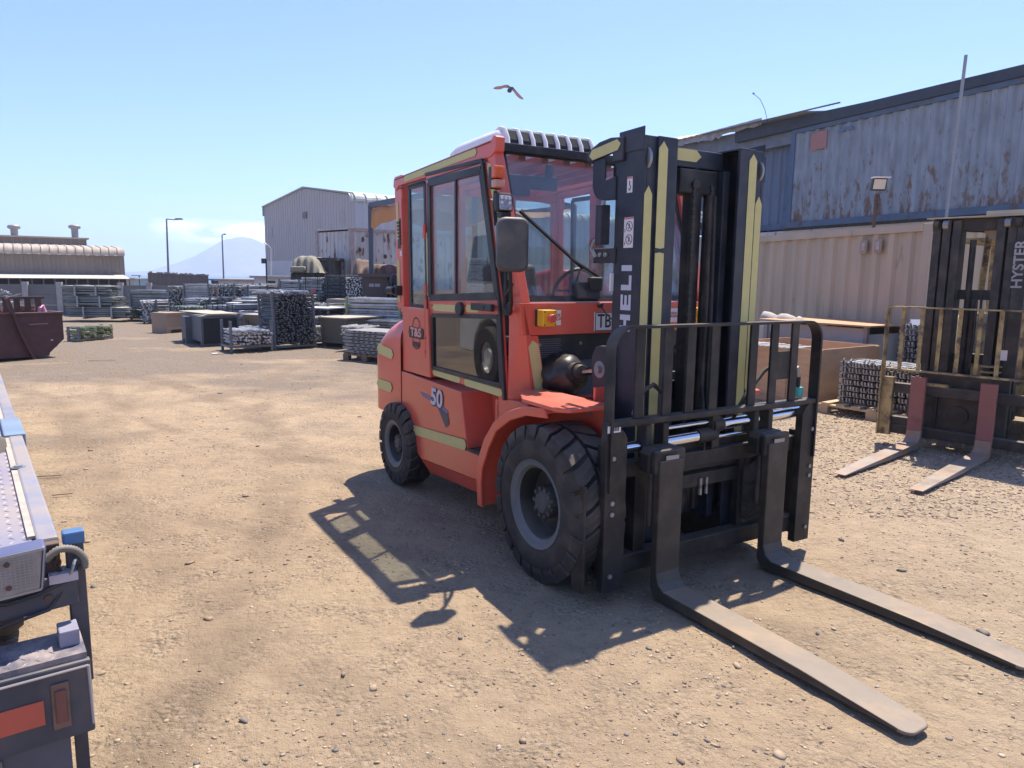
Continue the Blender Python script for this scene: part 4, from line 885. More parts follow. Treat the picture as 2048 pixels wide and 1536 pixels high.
# ---- forks
SKEW = 0
def fork(y):
    b = MB(); w = .168; x0 = .575; t = .05
    # shank + blade as a side profile (x,z)
    pr = [(x0-t, .775), (x0, .775), (x0, .16), (x0+.02, .105), (x0+.06, .078), (x0+.9, .062), (1.90, .036), (1.97, .030), (1.97, .016), (x0+.9, .016), (x0+.03, .014), (x0-.02, .03), (x0-.045, .07)]
    b.prism(pr, 'y', y-w/2, y+w/2)
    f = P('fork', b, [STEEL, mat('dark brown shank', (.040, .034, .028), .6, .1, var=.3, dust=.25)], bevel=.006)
    # rounded tip
    me_ = f.data
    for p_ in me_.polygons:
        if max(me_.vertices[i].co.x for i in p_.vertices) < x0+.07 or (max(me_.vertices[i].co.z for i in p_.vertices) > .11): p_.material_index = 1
    bm = bmesh.new(); bm.from_mesh(me_)
    geom = [e for e in bm.edges if all(v.co.x > 1.95 for v in e.verts) and abs(e.verts[0].co.y-e.verts[1].co.y) < .001 and abs(e.verts[0].co.z-e.verts[1].co.z) > .005]
    if geom: bmesh.ops.bevel(bm, geom=geom, offset=.05, segments=5, affect='EDGES', profile=.5)
    bm.to_mesh(me_); bm.free()
    for v in me_.vertices:
        if v.co.x > 1.2: v.co.y = y+(v.co.y-y)*(1-.06*((v.co.x-1.2)/.77)**2)
        if v.co.x > .6: v.co.y += SKEW*(v.co.x-.6)
    b = MB(); b.bb(x0-.052, x0-.012, y-w/2-.025, y+w/2+.025, .70, .83); b.prism([(y-w/2-.03, .70), (y-w/2-.03, .80), (y-w/2-.005, .835), (y+w/2+.005, .835), (y+w/2+.03, .80), (y+w/2+.03, .70)], 'x', x0-.14, x0-.056); b.bb(x0-.08, x0-.05, y-w/2-.02, y+w/2-.10, .40, .70); P('fork_hook', b, BLK, f, bevel=.012)
    for k in (-1, 1):
        b = MB(); b.bb(x0-.20, x0-.12, y+k*.062-.022, y+k*.062+.022, .80, .95); P('positioner_clamp', b, BLK, f, bevel=.008)
    b = MB(); b.bb(x0-.001, x0+.0015, y-.045, y+.045, .778, .80); P('fork_pin', b, GREY, f)
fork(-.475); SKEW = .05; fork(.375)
# ================================================================== RIGHT SIDE
def lframe(A, B):
    A = Vector((A[0], A[1], 0)); B = Vector((B[0], B[1], 0)); d = B-A
    return A, math.atan2(d.y, d.x), d.length
def corr(mb, L_, z0, z1, y, pitch=.30, dep=.05, sgn=1):
    # trapezoid corrugation along x, facing -y
    n = int(L_/pitch); pitch = L_/n; pr = []
    for k in range(n):
        x = k*pitch; pr += [(x, 0), (x+pitch*.30, 0), (x+pitch*.44, dep), (x+pitch*.86, dep)]
    pr.append((L_, 0)); o = len(pr)
    mb.add([(x, y+d*sgn, z0) for x, d in pr]+[(x, y+d*sgn, z1) for x, d in pr], [(i, i+1, o+i+1, o+i) for i in range(o-1)])
def container(label, A, rz, L_, H, W_, z0, M_side, M_rail, cat='container', group=None):
    t = thing('shipping_container', label, cat, (A[0], A[1], z0), rz, group)
    b = MB(); corr(b, L_-.3, .16, H-.11, .03, .33); b.v = [(x+.15, y, z) for x, y, z in b.v]; b.build('side_wall', M_side, t)
    b = MB(); corr(b, L_-.3, .16, H-.11, W_-.03, .278, sgn=-1); b.v = [(x+.15, y, z) for x, y, z in b.v]; b.build('side_wall', M_side, t)
    for xx, sg in ((.03, 1), (L_-.03, -1)):
        b = MB(); corr(b, W_-.3, .16, H-.11, 0, .25, .04, 1); b.v = [(xx+y*sg, x+.15, z) for x, y, z in b.v]; b.build('end_wall', M_side, t)
    b = MB(); b.bb(0, L_, 0.05, W_-.05, H-.05, H-.012); b.build('roof', M_side, t)
    for y in (.03, W_-.03):
        b = MB(); b.bb(.15, L_-.15, y-.035, y+.035, H-.11, H-.001); b.build('top_rail', M_rail, t); b = MB(); b.bb(.15, L_-.15, y-.035, y+.035, 0.002, .16); b.build('bottom_rail', M_rail, t)
    for x in (.075, L_-.075):
        for y in (.075, W_-.075):
            b = MB(); b.bb(x-.077, x+.077, y-.077, y+.077, 0, H+.004); b.build('corner_post', M_rail, t, bevel=.008)
    return t
BEIGE = mat('faded beige container paint', (.44, .36, .26), .6, var=.14, vs=1.5, grad=(.1, 1.4, .12), col2=(.22, .165, .13), thr=.68, soft=.06, ms=2.5, stretch=(1.6, 1, .35), dust=.05)
BLUEC = mat('faded blue container paint', (.225, .265, .315), .65, var=.25, vs=2.2, col2=(.15, .10, .078), thr=.65, soft=.05, ms=2.9, grad=(.1, 1.9, .13), stretch=(2.2, 1, .8))
BLUED = mat('dull blue steel', (.07, .115, .19), .6, var=.25, vs=2, col2=(.10, .055, .04), thr=.6, soft=.06, ms=3)
WHTR = mat('rust streaked white paint', (.50, .47, .45), .6, var=.12, vs=1.5, col2=(.17, .07, .045), thr=.60, soft=.035, ms=2.4, stretch=(1.6, 1.6, .7))
RSTP = mat('rusty pink paint', (.32, .16, .13), .75, var=.3, vs=4)
a = math.atan2(11.15-17.25, 6.27-4.45)
A0 = Vector((4.45, 17.25, 0))-Vector((math.cos(a), math.sin(a), 0))*.15
cb = container('beige ribbed shipping container standing behind the pallets and plywood boxes', A0, a, 6.5, 2.60, 2.4, 0, BEIGE, BEIGE)
b = MB()
for x in (5.15, 5.47): b.box((x, -.004, 2.30), (.075, .02, .13))
b.build('vent_plate', mat('pale rusty plate', (.42, .36, .33), .6, var=.2, vs=20), cb); b = MB()
for x in (5.15, 5.47): b.box((x, .006, 2.29), (.15, .02, .22))
b.build('vent_stain', mat('beige vent frame', (.30, .24, .19), .7, var=.2), cb)
b = MB(); b.box((3.9, .0, .56), (.5, .05, .16)); b.build('fork_pocket', BEIGE, cb)
b1 = math.atan2(-.910, .414); D1 = Vector((math.cos(b1), math.sin(b1), 0)); A1 = Vector((7.55, 20.7, 0))
bc = container('long faded blue container with rust streaks and a red square patch, stacked up high', A1, b1, 12.2, 2.62, 2.44, 3.15, BLUEC, BLUED)
Nn = Vector((-D1.y, D1.x, 0))
def onp(px, py, P0=A1, N_=Nn, D_=D1):
    o = Vector((0, 0, CH)); r = ray(px, py); t = (P0-o).dot(N_)/r.dot(N_); q = o+r*t; return (q-P0).dot(D_), q.z
def patch(px0, py0, px1, py1, m_, nm):
    x0, z0 = onp(px0, py1); x1, z1 = onp(px1, py0); n_ = 6; mb = MB(); q = []
    rg = random.Random(3)
    top = [(x0+(x1-x0)*k/n_, z1+rg.uniform(-.02, .02)+(.03 if k > 1 else 0)) for k in range(n_+1)]; bot = [(x0+(x1-x0)*k/n_, z0+rg.uniform(-.02, .02)) for k in range(n_+1)]
    mb.prism([(x, z-3.15) for x, z in bot+top[::-1]], 'y', -.012, .02); mb.build(nm, m_, bc)
patch(1621, 262, 1655, 302, mat('faded red patch', (.34, .17, .16), .7, var=.1), 'painted_patch')
patch(1678, 253, 1706, 264, mat('blue lettering patch', (.10, .16, .28), .7), 'painted_patch')
A2 = A1 - D1*6.4 + Nn*.30
container('darker blue container end section left of the rusty one, behind the mast', A2, b1, 6.1, 2.62, 2.44, 3.15, mat('darker blue container paint', (.11, .155, .23), .65, var=.2, vs=1.5, col2=(.10, .07, .06), thr=.66, soft=.08, ms=1.5, stretch=(1.5, 1, .3)), BLUED)  # second container, darker blue than the long one
A3 = A1 - D1*6.3 + Nn*.12
container('grimy white container underneath the long blue one', A3, b1, 18.4, 3.09, 2.44, 0, WHTR, WHTR)
b = MB(); b.bb(-.2, 12.2, .02, 2.3, 3.098, 3.148); sp = b.build('timber_packer', DKM, None, loc=(A1.x, A1.y, 0)); sp.rotation_euler.z = b1; tag(sp, 'dark packing beams between the stacked white and blue containers', 'beam')
# shed roof over the containers
t = thing('shed_roof', 'pale corrugated shed roof with a dark eave laid over the blue containers', 'roof', (A1.x, A1.y, 5.75), b1)
CREAM = mat('cream roof sheet', (.42, .37, .30), .6, var=.12, vs=1.5, dust=.1)
b = MB(); n_ = 60; vs = []
for k in range(n_+1):
    x = -8.5+9.3*k/n_; zz = .018 if k % 2 else 0; ez = .53-(x+6.5)*.026; vs += [(x, -.30, ez+zz), (x, 2.6, ez+zz+.86-.055*(x+8.5))]
b.add(vs, [(2*k, 2*k+1, 2*k+3, 2*k+2) for k in range(n_)]); b.build('roof_sheet', CREAM, t, solid=.012)
DKF = mat('dark blue fascia', (.03, .04, .06), .6, var=.25, vs=2, dust=.1)
b = MB(); b.prism([(-2.2, .03), (12.4, .02), (12.4, .20), (2.5, .27), (-2.2, .40)], 'y', -.06, .10); b.build('eave_fascia', DKF, t); b = MB(); b.prism([(-8.2, -2.4), (-2.2, -2.4), (-2.2, .40), (-8.2, .55)], 'y', .42, .50); b.prism([(-8.2, -.3), (-.02, -.3), (-.02, .30), (-8.2, .50)], 'y', .12, .16); b.build('infill_sheet', mat('dull blue grey sheeting', (.13, .16, .21), .7, var=.3, vs=3), t)
b = MB(); b.bar((-3.3, -.35, .43), (1.9, -.36, .33), .04, .03); b.build('loose_strip', mat('weathered batten', (.12, .11, .11), .7), t)
b = MB(); rgm = random.Random(5)
vs = []; 
for k in range(41):
    x = -7.6+6.6*k/40; vs += [(x, -.16-.03*rgm.random(), .52), (x, -.14-.02*rgm.random(), .34-.14*rgm.random()**3)]
b.add(vs, [(2*k, 2*k+1, 2*k+3, 2*k+2) for k in range(40)]); b.build('torn_sheeting', mat('torn grey sheeting', (.26, .29, .35), .6, var=.4, vs=6), t, solid=.006)
b = MB(); p0 = at(1507, 187, 21); p1 = at(1535, 242, 21); b.tube([p1, p1.lerp(p0, .35)+Vector((.06, 0, .05)), p1.lerp(p0, .7)+Vector((.07, 0, .06)), p0], .008, 5); b.box(p0, (.04, .04, .04)); tag(b.build('antenna', BLKP), 'thin bent wire antenna rising above the pale roof', 'antenna')
# tall thin pole
g0 = gnd(1849, 800); b = MB(); b.tube([g0, at(1905, 330, g0.y), at(1932, 110, g0.y-.1)], .022, 8); tag(b.build('tall_pole', GREY), 'tall thin grey pole leaning against the sky above the yellow forklift', 'pole')
# floodlight
fl0 = at(1746, 470, 15.0); t = thing('floodlight', 'square floodlight on a thin post in front of the blue container', 'floodlight', (fl0.x, fl0.y, 2.6))
b = MB(); b.bar((0, 0, 0), (.0, 0, at(1746, 388, 15).z-2.6), .05, .05); b.build('post', RUST, t)
lz = at(1748, 369, 15).z-2.6; b = MB(); b.box((.02, -.02, lz), (.28, .07, .24), Matrix.Rotation(.25, 3, 'X')); b.build('housing', BLKP, t); b = MB(); b.box((.02, -.062, lz-.0), (.235, .008, .19), Matrix.Rotation(.25, 3, 'X')); b.build('glass_face', mat('pale lamp glass', (.55, .5, .45), .4), t)
b = MB(); b.box((.02, -.09, lz+.125), (.34, .14, .02)); b.build('visor', WSTK, t); b = MB(); b.tube([(0.03, -.03, lz-.2), (.06, -.03, lz-.28), (.0, -.03, lz-.33), (.04, -.03, lz-.38), (.01, 0, lz-.6)], .012, 6); b.build('cable', BLKP, t)
# ---- plywood boxes
def plybox(label, A, B, dep, H, open_=True, m_=PLY, group='plywood boxes'):
    A_, rz, w = lframe(A, B); t = thing('plywood_box', label, 'box', (A_.x, A_.y, 0), rz, group)
    th = .02
    for nm, (x0, x1, y0, y1) in (('front_panel', (0, w, 0, th)), ('back_panel', (0, w, dep-th, dep)), ('end_panel', (0, th, th, dep-th)), ('end_panel', (w-th, w, th, dep-th))):
        b = MB(); b.bb(x0, x1, y0, y1, .09, H); b.build(nm, m_, t)
    for x in (.06, w*.32, w*.68, w-.06):
        b = MB(); b.bb(x-.045, x+.045, -.022, 0, .09, H-.01); b.build('batten', m_, t)
    for y in (.06, dep-.06):
        b = MB(); b.bb(w, w+.022, y-.05, y+.05, .09, H-.01); b.build('batten', m_, t)
    for y in (.06, dep/2, dep-.06):
        b = MB(); b.bb(0, w, y-.05, y+.05, 0, .09); b.build('skid', m_, t)
    b = MB(); b.bb(th, w-th, th, dep-th, .09, .12) if open_ else b.bb(-.04, w+.04, -.04, dep+.04, H, H+.02); b.build('floor' if open_ else 'lid', m_, t)
    return t
cA = gnd(1638, 826); cB = gnd(1500, 800)
plybox('long open plywood box behind the pallet of clamped steel, right of the red forklift', (3.22, 11.0), (4.10, 9.75), 1.55, .80)
t = plybox('open plywood box filled with silvery sheets, seen through the load guard', (3.1, 10.9), (3.6, 10.2), .35, .74) if False else None
o = MB(); 
b = MB()
for k in range(14): b.bar((3.15+.05*k, 10.75-.065*k, .80), (3.55+.05*k, 11.05-.065*k, .805+.004*(k % 3)), .04, .01)
tag(b.build('silver_sheets', GALV), 'silvery metal slats lying across the near edge of the open plywood box', 'metal slats')
# grey steel stillage with plywood lid
def stillage(label, A, B, dep, z0, H, m_, lid=None, lidlabel=None):
    A_, rz, w = lframe(A, B); t = thing('steel_stillage', label, 'stillage', (A_.x, A_.y, z0), rz)
    for x in (.03, w-.03):
        for y in (.03, dep-.03): b = MB(); b.bb(x-.03, x+.03, y-.03, y+.03, 0, H+.06); b.build('post', GREY, t)
    b = MB(); b.bb(.03, w-.03, .02, .04, .12, H+.03); b.build('side_sheet', m_, t); b = MB(); b.bb(.03, w-.03, dep-.04, dep-.02, .12, H-.06); b.build('side_sheet', m_, t)
    b = MB(); b.bb(.02, .04, .03, dep-.03, .12, H-.06); b.build('end_sheet', m_, t); b = MB(); b.bb(w-.04, w-.02, .03, dep-.03, .12, H-.06); b.build('end_sheet', m_, t); b = MB(); b.bb(0, w, 0, dep, .09, .12); b.build('base', m_, t)
    if lid:
        b = MB(); b.bb(-.08, w+.1, -.10, dep+.15, H+.062, H+.085); l = b.build('plywood_board', lid); l.location = t.location; l.rotation_euler = t.rotation_euler; tag(l, lidlabel, 'board')
    return t
GRYS = mat('dull grey sheet steel', (.40, .40, .385), .6, .1, var=.15, vs=2, dust=.2)
stillage('grey sheet steel stillage with corner posts in front of the beige container', (4.35, 12.55), (5.35, 11.0), 1.25, 0, .98, GRYS, mat('orange plywood', (.50, .28, .15), .7, var=.12, vs=2, stretch=(1, 4, 1)), 'orange brown plywood board lying on top of the grey stillage')
stillage('pale grey metal trough just left of the plywood topped stillage', (3.35, 13.3), (4.25, 12.2), 1.3, 0, .93, mat('pale grey sheet', (.42, .43, .40), .55, var=.1))
# rolled cover on top
b = MB(); r0 = at(1525, 640, 13); r1 = at(1608, 650, 12.4); N_ = 14
b.tube([r0.lerp(r1, k/N_)+Vector((0, 0, .03*math.sin(k))) for k in range(N_+1)], .15, 16, [.08 if k in (0, N_) else .135+.006*math.sin(k*2.1) for k in range(N_+1)]); tag(b.build('rolled_tarpaulin', mat('beige tarpaulin', (.40, .36, .31), .8, var=.15, bump=.3, bs=12), smooth=True, sharp=80), 'rolled beige tarpaulin lying on the pale grey trough', 'tarpaulin')
# ---- pallet and clamped plank stacks
def pallet(label, A, rz, L_=1.2, Wd=1.0, z0=0, m_=WOOD, group='wooden pallets'):
    t = thing('wooden_pallet', label, 'pallet', (A[0], A[1], z0), rz, group)
    for k in range(7): b = MB(); x = L_*(k+.5)/7; b.bb(x-.055, x+.055, 0, Wd, .122, .144); b.build('deck_board', m_, t)
    for y in (.05, Wd/2, Wd-.05):
        b = MB(); b.bb(0, L_, y-.05, y+.05, .1, .121); b.build('stringer_board', m_, t)
        for x in (.07, L_/2, L_-.07): b = MB(); b.bb(x-.07, x+.07, y-.05, y+.05, .0, .0995); b.build('block', m_, t)
    return t
def plankstack(label, A, rz, L_, dep, z0, rows, cols, m_, group='stacks of clamped steel planks', ph=.082):
    t = thing('steel_plank_stack', label, 'steel stack', (A[0], A[1], z0), rz, group); rg = random.Random(rows*7+cols)
    for r_ in range(rows):
        b = MB(); z = r_*ph
        for c_ in range(cols):
            x = L_*(c_+.5)/cols+rg.uniform(-.006, .006); w = L_/cols*.80; yo = rg.uniform(-.02, .012)
            b.bb(x-w/2, x+w/2, yo+.03, dep-.03+yo, z+.004, z+ph*.72)
            b.cyl((x-w*.28, yo, z+ph*.30), (x-w*.28, yo+.04, z+ph*.30), .012, 6); b.cyl((x+w*.28, yo, z+ph*.30), (x+w*.28, yo+.04, z+ph*.30), .012, 6)
            b.bb(x-w*.42, x-w*.12, yo-.012, yo+.035, z+ph*.42, z+ph*.92); b.bb(x+w*.12, x+w*.42, yo-.012, yo+.035, z+ph*.45, z+ph*.90)
        # end hooks on the short side
        for c_ in range(int(dep/.09)):
            y = .05+c_*.09; b.bb(L_-.005, L_+.03, y, y+.035, z+ph*.3, z+ph*.85); b.bb(-.03, .005, y, y+.035, z+ph*.3, z+ph*.85)
        b.build('plank_layer', m_, t)
    b = MB()
    for k in range(12): x = rg.uniform(.02, L_-.05); b.cyl((x, .02, rows*ph), (x, .05, rows*ph+.03), .012, 6)
    b.build('clip', m_, t)
    return t
PA = gnd(1634, 824); PB = gnd(1862, 862); A_, rz, w = lframe(PA, PB)
dv = Vector((math.cos(rz), math.sin(rz), 0)); nv = Vector((-dv.y, dv.x, 0))
pallet('pale wooden pallet on the stones left of the yellow forklift, carrying clamped steel', PA, rz, w, 1.0)
q = Vector(PA)+dv*.18+nv*.17
G3 = mat('galvanised clips', (.30, .305, .32), .45, .7, var=.5, vs=14, col2=(.07, .065, .06), thr=.6, soft=.1, ms=16)
plankstack('low stack of grey clamped steel planks on the pale pallet', q, rz+.06, w-.25, .8, .146, 7, 13, G3, ph=.078)
q2 = at(1796, 700, 10.5); q2.z = 0
pallet('weathered pallet half hidden behind the yellow load guard', q2-nv*.05-dv*.05, rz, 1.15, .9, 0, WOODD)
plankstack('taller stack of grey clamped steel behind the yellow load guard', q2, rz+.02, 1.15, .7, .146, 12, 10, G3, ph=.082)
b = MB(); p_ = at(1834, 648, 10.4); b.box(p_, (.17, .01, .14), Matrix.Rotation(.15, 3, 'Z') @ Matrix.Rotation(-.5, 3, 'X')); tag(b.build('paper_sheet', WSTK), 'curled white printed sheet lying on the taller steel stack', 'paper')
# ================================================================== YELLOW FORKLIFT
th_ = math.atan2(-.62, -.785) + R(4)      # forward direction
HY = thing('forklift', 'worn yellow forklift with black mast and rusty forks at the right edge', 'forklift', (4.445, 7.185, 0), th_)
YP = mat('worn yellow paint', (.40, .305, .13), .6, var=.2, vs=5, col2=(.075, .05, .035), thr=.53, soft=.08, ms=7, dust=.2)
HB = mat('dusty black mast paint', (.030, .028, .027), .6, var=.4, vs=5, dust=.35, bump=.05)
PINK = mat('faded red fork paint', (.26, .105, .09), .65, var=.12, vs=4, col2=(.10, .06, .05), thr=.66, soft=.08, ms=5)
FORKB = mat('brown worn fork', (.27, .225, .19), .55, .3, var=.2, vs=5, col2=(.34, .17, .08), thr=.6, soft=.1, ms=3, dust=.2)
def Q(name, mb, m_, parent=HY, **k): return mb.build(name, m_, parent, **k)
# rails
for s, y0, y1 in ((-1, -.47, -.17), (1, .11, .41)):
    for k in range(3):
        a_, c_ = (y0+.02+k*.095, y0+.02+k*.095+.075) if s < 0 else (y1-.02-k*.095-.075, y1-.02-k*.095)
        b = MB(); b.bb(-.42+.0*k, -.26+k*.012, a_, c_, .12, 2.36-.01*k); Q('mast_rail', b, HB, bevel=.006)
    for k in range(2):
        yy = y0+.06+k*.09 if s < 0 else y1-.10-k*.09
        b = MB(); b.cyl((-.235, yy-.025, 2.30), (-.235, yy+.025, 2.30), .045, 16); Q('mast_roller', b, GREY if k else HB)
b = MB(); b.bb(-.45, -.30, -.47, .43, 2.24, 2.36); Q('mast_top_beam', b, HB, bevel=.01)
b = MB(); b.bb(-.50, -.20, -.50, .46, 2.362, 2.375); b.bb(-.55, -.25, .02, .75, 2.38, 2.42); Q('mast_top_plate', b, mat('dusty pale top', (.42, .37, .29), .8, var=.15))
for z in (1.60, .95, .42): b = MB(); b.bb(-.46, -.36, -.42, .40, z-.05, z+.05); Q('mast_crossmember', b, HB)
b = MB(); b.cyl((-.33, -.09, .2), (-.33, -.09, 2.15), .03, 12); b.cyl((-.33, -.03, .2), (-.33, -.03, 1.55), .03, 12); Q('lift_cylinder', b, BLK)
b = MB(); b.tube([(-.30, .0, 1.6), (-.29, .01, 1.2), (-.28, .0, .85)], .012, 6); b.tube([(-.30, .04, 1.6), (-.29, .05, 1.2), (-.28, .05, .85)], .012, 6); Q('hydraulic_hose', b, RUB)
text('lettering', 'HYSTER', .125, mat('grey lettering', (.34, .34, .35), .5), HY, frame_m((-.2265, .345, 1.90), (0, 0, 1), (0, -1, 0)), .001, .003, 1.05)
b = MB(); b.bb(-.26, -.235, .30, .41, .12, 2.34); Q('mast_side_flange', b, HB)
b = MB(); b.box((-.233, .30, 1.02), (.003, .06, .10)); Q('sticker', b, WSTK)
# load guard in flat bar
b = MB(); X = -.03; pts = [(X, -.735, .10), (X, -.735, 1.40), (X, -.72, 1.445), (X, -.675, 1.462), (X, .70, 1.462), (X, .745, 1.445), (X, .76, 1.40), (X, .76, .10)]
for p0, p1 in zip(pts, pts[1:]): b.bar(p0, p1, .014, .085, up=(1, 0, 0))
lg_ = Q('load_guard', b, YP)
for y in (-.58, -.40, -.225, -.05, .125, .30, .48, .63):
    if y in (-.0,): continue
    b = MB(); b.bb(X-.02, X-.005, y-.018, y+.018, .81, 1.455); Q('guard_bar', b, YP, lg_)
b = MB(); b.bb(X-.035, X+.03, -.73, .755, .80, .818); Q('guard_lower_rail', b, YP, lg_)
b = MB(); b.bb(X-.05, X+.01, -.73, -.62, .10, .72); b.bb(X-.05, X+.01, .66, .76, .02, .72); Q('guard_side_plate', b, YP, lg_)
b = MB(); b.bb(-.14, -.05, -.70, .70, .56, .66); b.bb(-.14, -.05, -.70, .70, .12, .22); b.bb(-.20, -.15, -.42, .40, .10, .80); b.bb(-.14, -.06, -.62, -.45, .22, .30); Q('carriage', b, HB, bevel=.006)
b = MB(); b.cyl((-.17, -.02, .38), (-.12, -.02, .38), .10, 20); b.bb(-.15, -.11, -.25, -.21, .22, .56); b.bb(-.15, -.11, .18, .22, .22, .56); Q('carriage_ram', b, DKM)
b = MB(); b.bb(-.12, -.06, -.33, -.10, .66, .69); b.bb(-.3, -.1, .14, .30, .845, .855); b.bb(-.3, -.1, .14, .30, .90, .91); Q('worn_edge', b, YP)
for y in (-.355, .275):
    b = MB(); x0 = .045; w = .14
    b.prism([(x0-.05, .755), (x0, .755), (x0, .20), (x0-.05, .20)], 'y', y-w/2, y+w/2); f = Q('fork', b, PINK, bevel=.005)
    b = MB(); b.prism([(x0-.05, .199), (x0, .199), (x0+.01, .13), (x0+.07, .085), (x0+1.0, .06), (x0+1.72, .036), (x0+1.72, .028), (x0+.8, .018), (x0+.03, .02), (x0-.03, .06)], 'y', y-w/2, y+w/2); bl = Q('blade', b, FORKB, f, bevel=.004)
    for v in bl.data.vertices:
        if v.co.x > 1.2: v.co.y = y+(v.co.y-y)*(1-.22*((v.co.x-1.2)/.565)**2)
# truck body behind the mast (mostly outside the picture)
b = MB(); b.prism([(-.75, .35), (-.75, 1.0), (-1.0, 1.35), (-1.25, 1.38), (-2.6, 1.35), (-2.9, 1.15), (-2.95, .45), (-2.4, .32)], 'y', -.42, .62); Q('body', b, YP, bevel=.04)
for x, r_ in ((-.85, .36), (-2.35, .30)):
    for y in (-.52, .70):
        b = MB(); b.lathe([(.12, -.11), (r_-.04, -.12), (r_, -.08), (r_, .08), (r_-.04, .12), (.12, .11)], (x, y, r_), 'y', 32, close=True); Q('wheel', b, RUB, smooth=True, sharp=40)
for y in (-.40, .60):
    b = MB(); b.bar((-.78, y, 1.0), (-.98, y, 2.15), .06, .07, up=(0, 1, 0)); b.bar((-2.3, y, 1.3), (-2.25, y, 2.15), .06, .07, up=(0, 1, 0)); Q('guard_post', b, YP)
b = MB(); b.bb(-2.3, -.95, -.42, .62, 2.15, 2.2); Q('overhead_guard', b, YP); b = MB(); b.box((-1.7, .1, 1.45), (.5, .5, .15)); b.box((-1.95, .1, 1.75), (.12, .48, .5)); Q('seat', b, BLKP, bevel=.03)
b = MB(); b.bar((-.48, .0, 2.2), (-.62, -.06, 1.65), .05, .06); Q('yellow_strut', b, YP); b = MB(); b.cyl((-.5, .05, 2.26), (-.5, .05, 2.16), .11, 20, .06); Q('round_lamp', b, mat('pale lamp body', (.36, .32, .27), .6))
# ================================================================== FLATBED TRUCK (local x forward = away from camera, y to its LEFT)
S_ = (CH-.92)/(CH-1.08); TO = Vector((-1.12328*S_, 1.70312*S_, 0)); TD = Vector((-.59821, .80134, 0))
TK = thing('flatbed_truck', 'blue flatbed truck with tread plate deck, only its rear corner showing at left', 'truck', TO, math.atan2(TD.y, TD.x))
TB = mat('weathered blue truck paint', (.13, .175, .31), .5, var=.25, vs=3, col2=(.30, .26, .24), thr=.47, soft=.12, ms=4, dust=.3, bump=.05)
TN = mat('dark navy truck frame', (.038, .044, .066), .5, var=.25, vs=4, dust=.3, col2=(.12, .07, .05), thr=.66, soft=.05, ms=6)
TBL = mat('bright blue paint', (.045, .14, .30), .45, var=.1, dust=.1)
def T(name, mb, m_, parent=TK, **k): return mb.build(name, m_, parent, **k)
# here y is positive to the left of the truck; measured right offsets are negated
DP = bpy.data.materials.new('tread plate'); n, b_, L = nodes(DP)
t_ = n.nodes.new('ShaderNodeTexCoord'); nz = n.nodes.new('ShaderNodeTexNoise'); nz.inputs['Scale'].default_value = 3; nz.inputs['Detail'].default_value = 9; L(t_.outputs['Object'], nz.inputs[0])
cr = n.nodes.new('ShaderNodeValToRGB'); cr.color_ramp.elements[0].position = .35; cr.color_ramp.elements[0].color = (.24, .24, .32, 1); cr.color_ramp.elements[1].position = .68; cr.color_ramp.elements[1].color = (.40, .33, .29, 1); L(nz.outputs[0], cr.inputs[0]); L(cr.outputs[0], b_.inputs['Base Color'])
b_.inputs['Roughness'].default_value = .55; b_.inputs['Metallic'].default_value = .35
b = MB(); b.bb(.0, 6.3, .045, 2.35, .885, .905); T('deck', b, DP)
b = MB(); rg = random.Random(2)      # raised lozenges of the tread plate where the picture shows them
for i in range(72):
    for j in range(28):
        x = .02+i*.040; y = .06+j*.034
        if y > .10+x*.42+.16: continue
        a_ = .62 if (i+j) % 2 else -.62; dx, dy = math.cos(a_)*.0165, math.sin(a_)*.0165
        p = Vector((x, y, .9052)); d_ = Vector((dx, dy, 0)); q_ = Vector((-dy, dx, 0))*.22
        b.add([p-d_, p+q_, p+d_, p-q_, p+Vector((0, 0, .003))], [(0, 1, 4), (1, 2, 4), (2, 3, 4), (3, 0, 4)])
T('tread_lozenges', b, DP)
b = MB(); b.bb(.0, 6.3, -.022, .036, .83, .92); T('side_rail', b, TB, bevel=.008)
b = MB(); b.bb(.06, 6.3, .03, .055, .905, .915); T('rail_weld', b, mat('pale dried dirt', (.42, .36, .30), .9, var=.2, vs=20))
b = MB(); b.bb(1.72, 2.22, -.035, .055, .82, .928); T('stake_pocket', b, mat('pale blue paint', (.16, .25, .36), .5, var=.2, vs=4, dust=.2), bevel=.006)
b = MB(); b.cyl((1.02, .03, .92), (1.02, .03, .927), .016, 10); b.cyl((1.02, .03, .92), (1.02, .03, .922), .028, 14); T('deck_bolt', b, GREY)
b = MB(); b.bb(0, 6.2, .3, .4, .65, .88); b.bb(0, 6.2, 1.6, 1.7, .65, .88); b.bb(.0, 6.3, -.0, .03, .74, .83); T('chassis_rail', b, TN)
b = MB(); b.bb(-.035, .03, -.02, .06, .79, .91); T('rail_end_cap', b, RUST, bevel=.004)
# post plate with blue head
b = MB(); b.bb(-.03, .01, -.084, -.036, .44, .90); T('corner_post', b, TN, bevel=.004); b = MB(); b.bb(-.034, .014, -.088, -.03, .895, .935); T('post_head', b, TBL, bevel=.005)
b = MB(); b.bb(-.05, -.025, -.055, -.018, .155, .46); T('lower_strap', b, TN, bevel=.003); b = MB(); b.cyl((-.051, -.036, .36), (-.055, -.036, .36), .006, 8); T('strap_bolt', b, BLK)
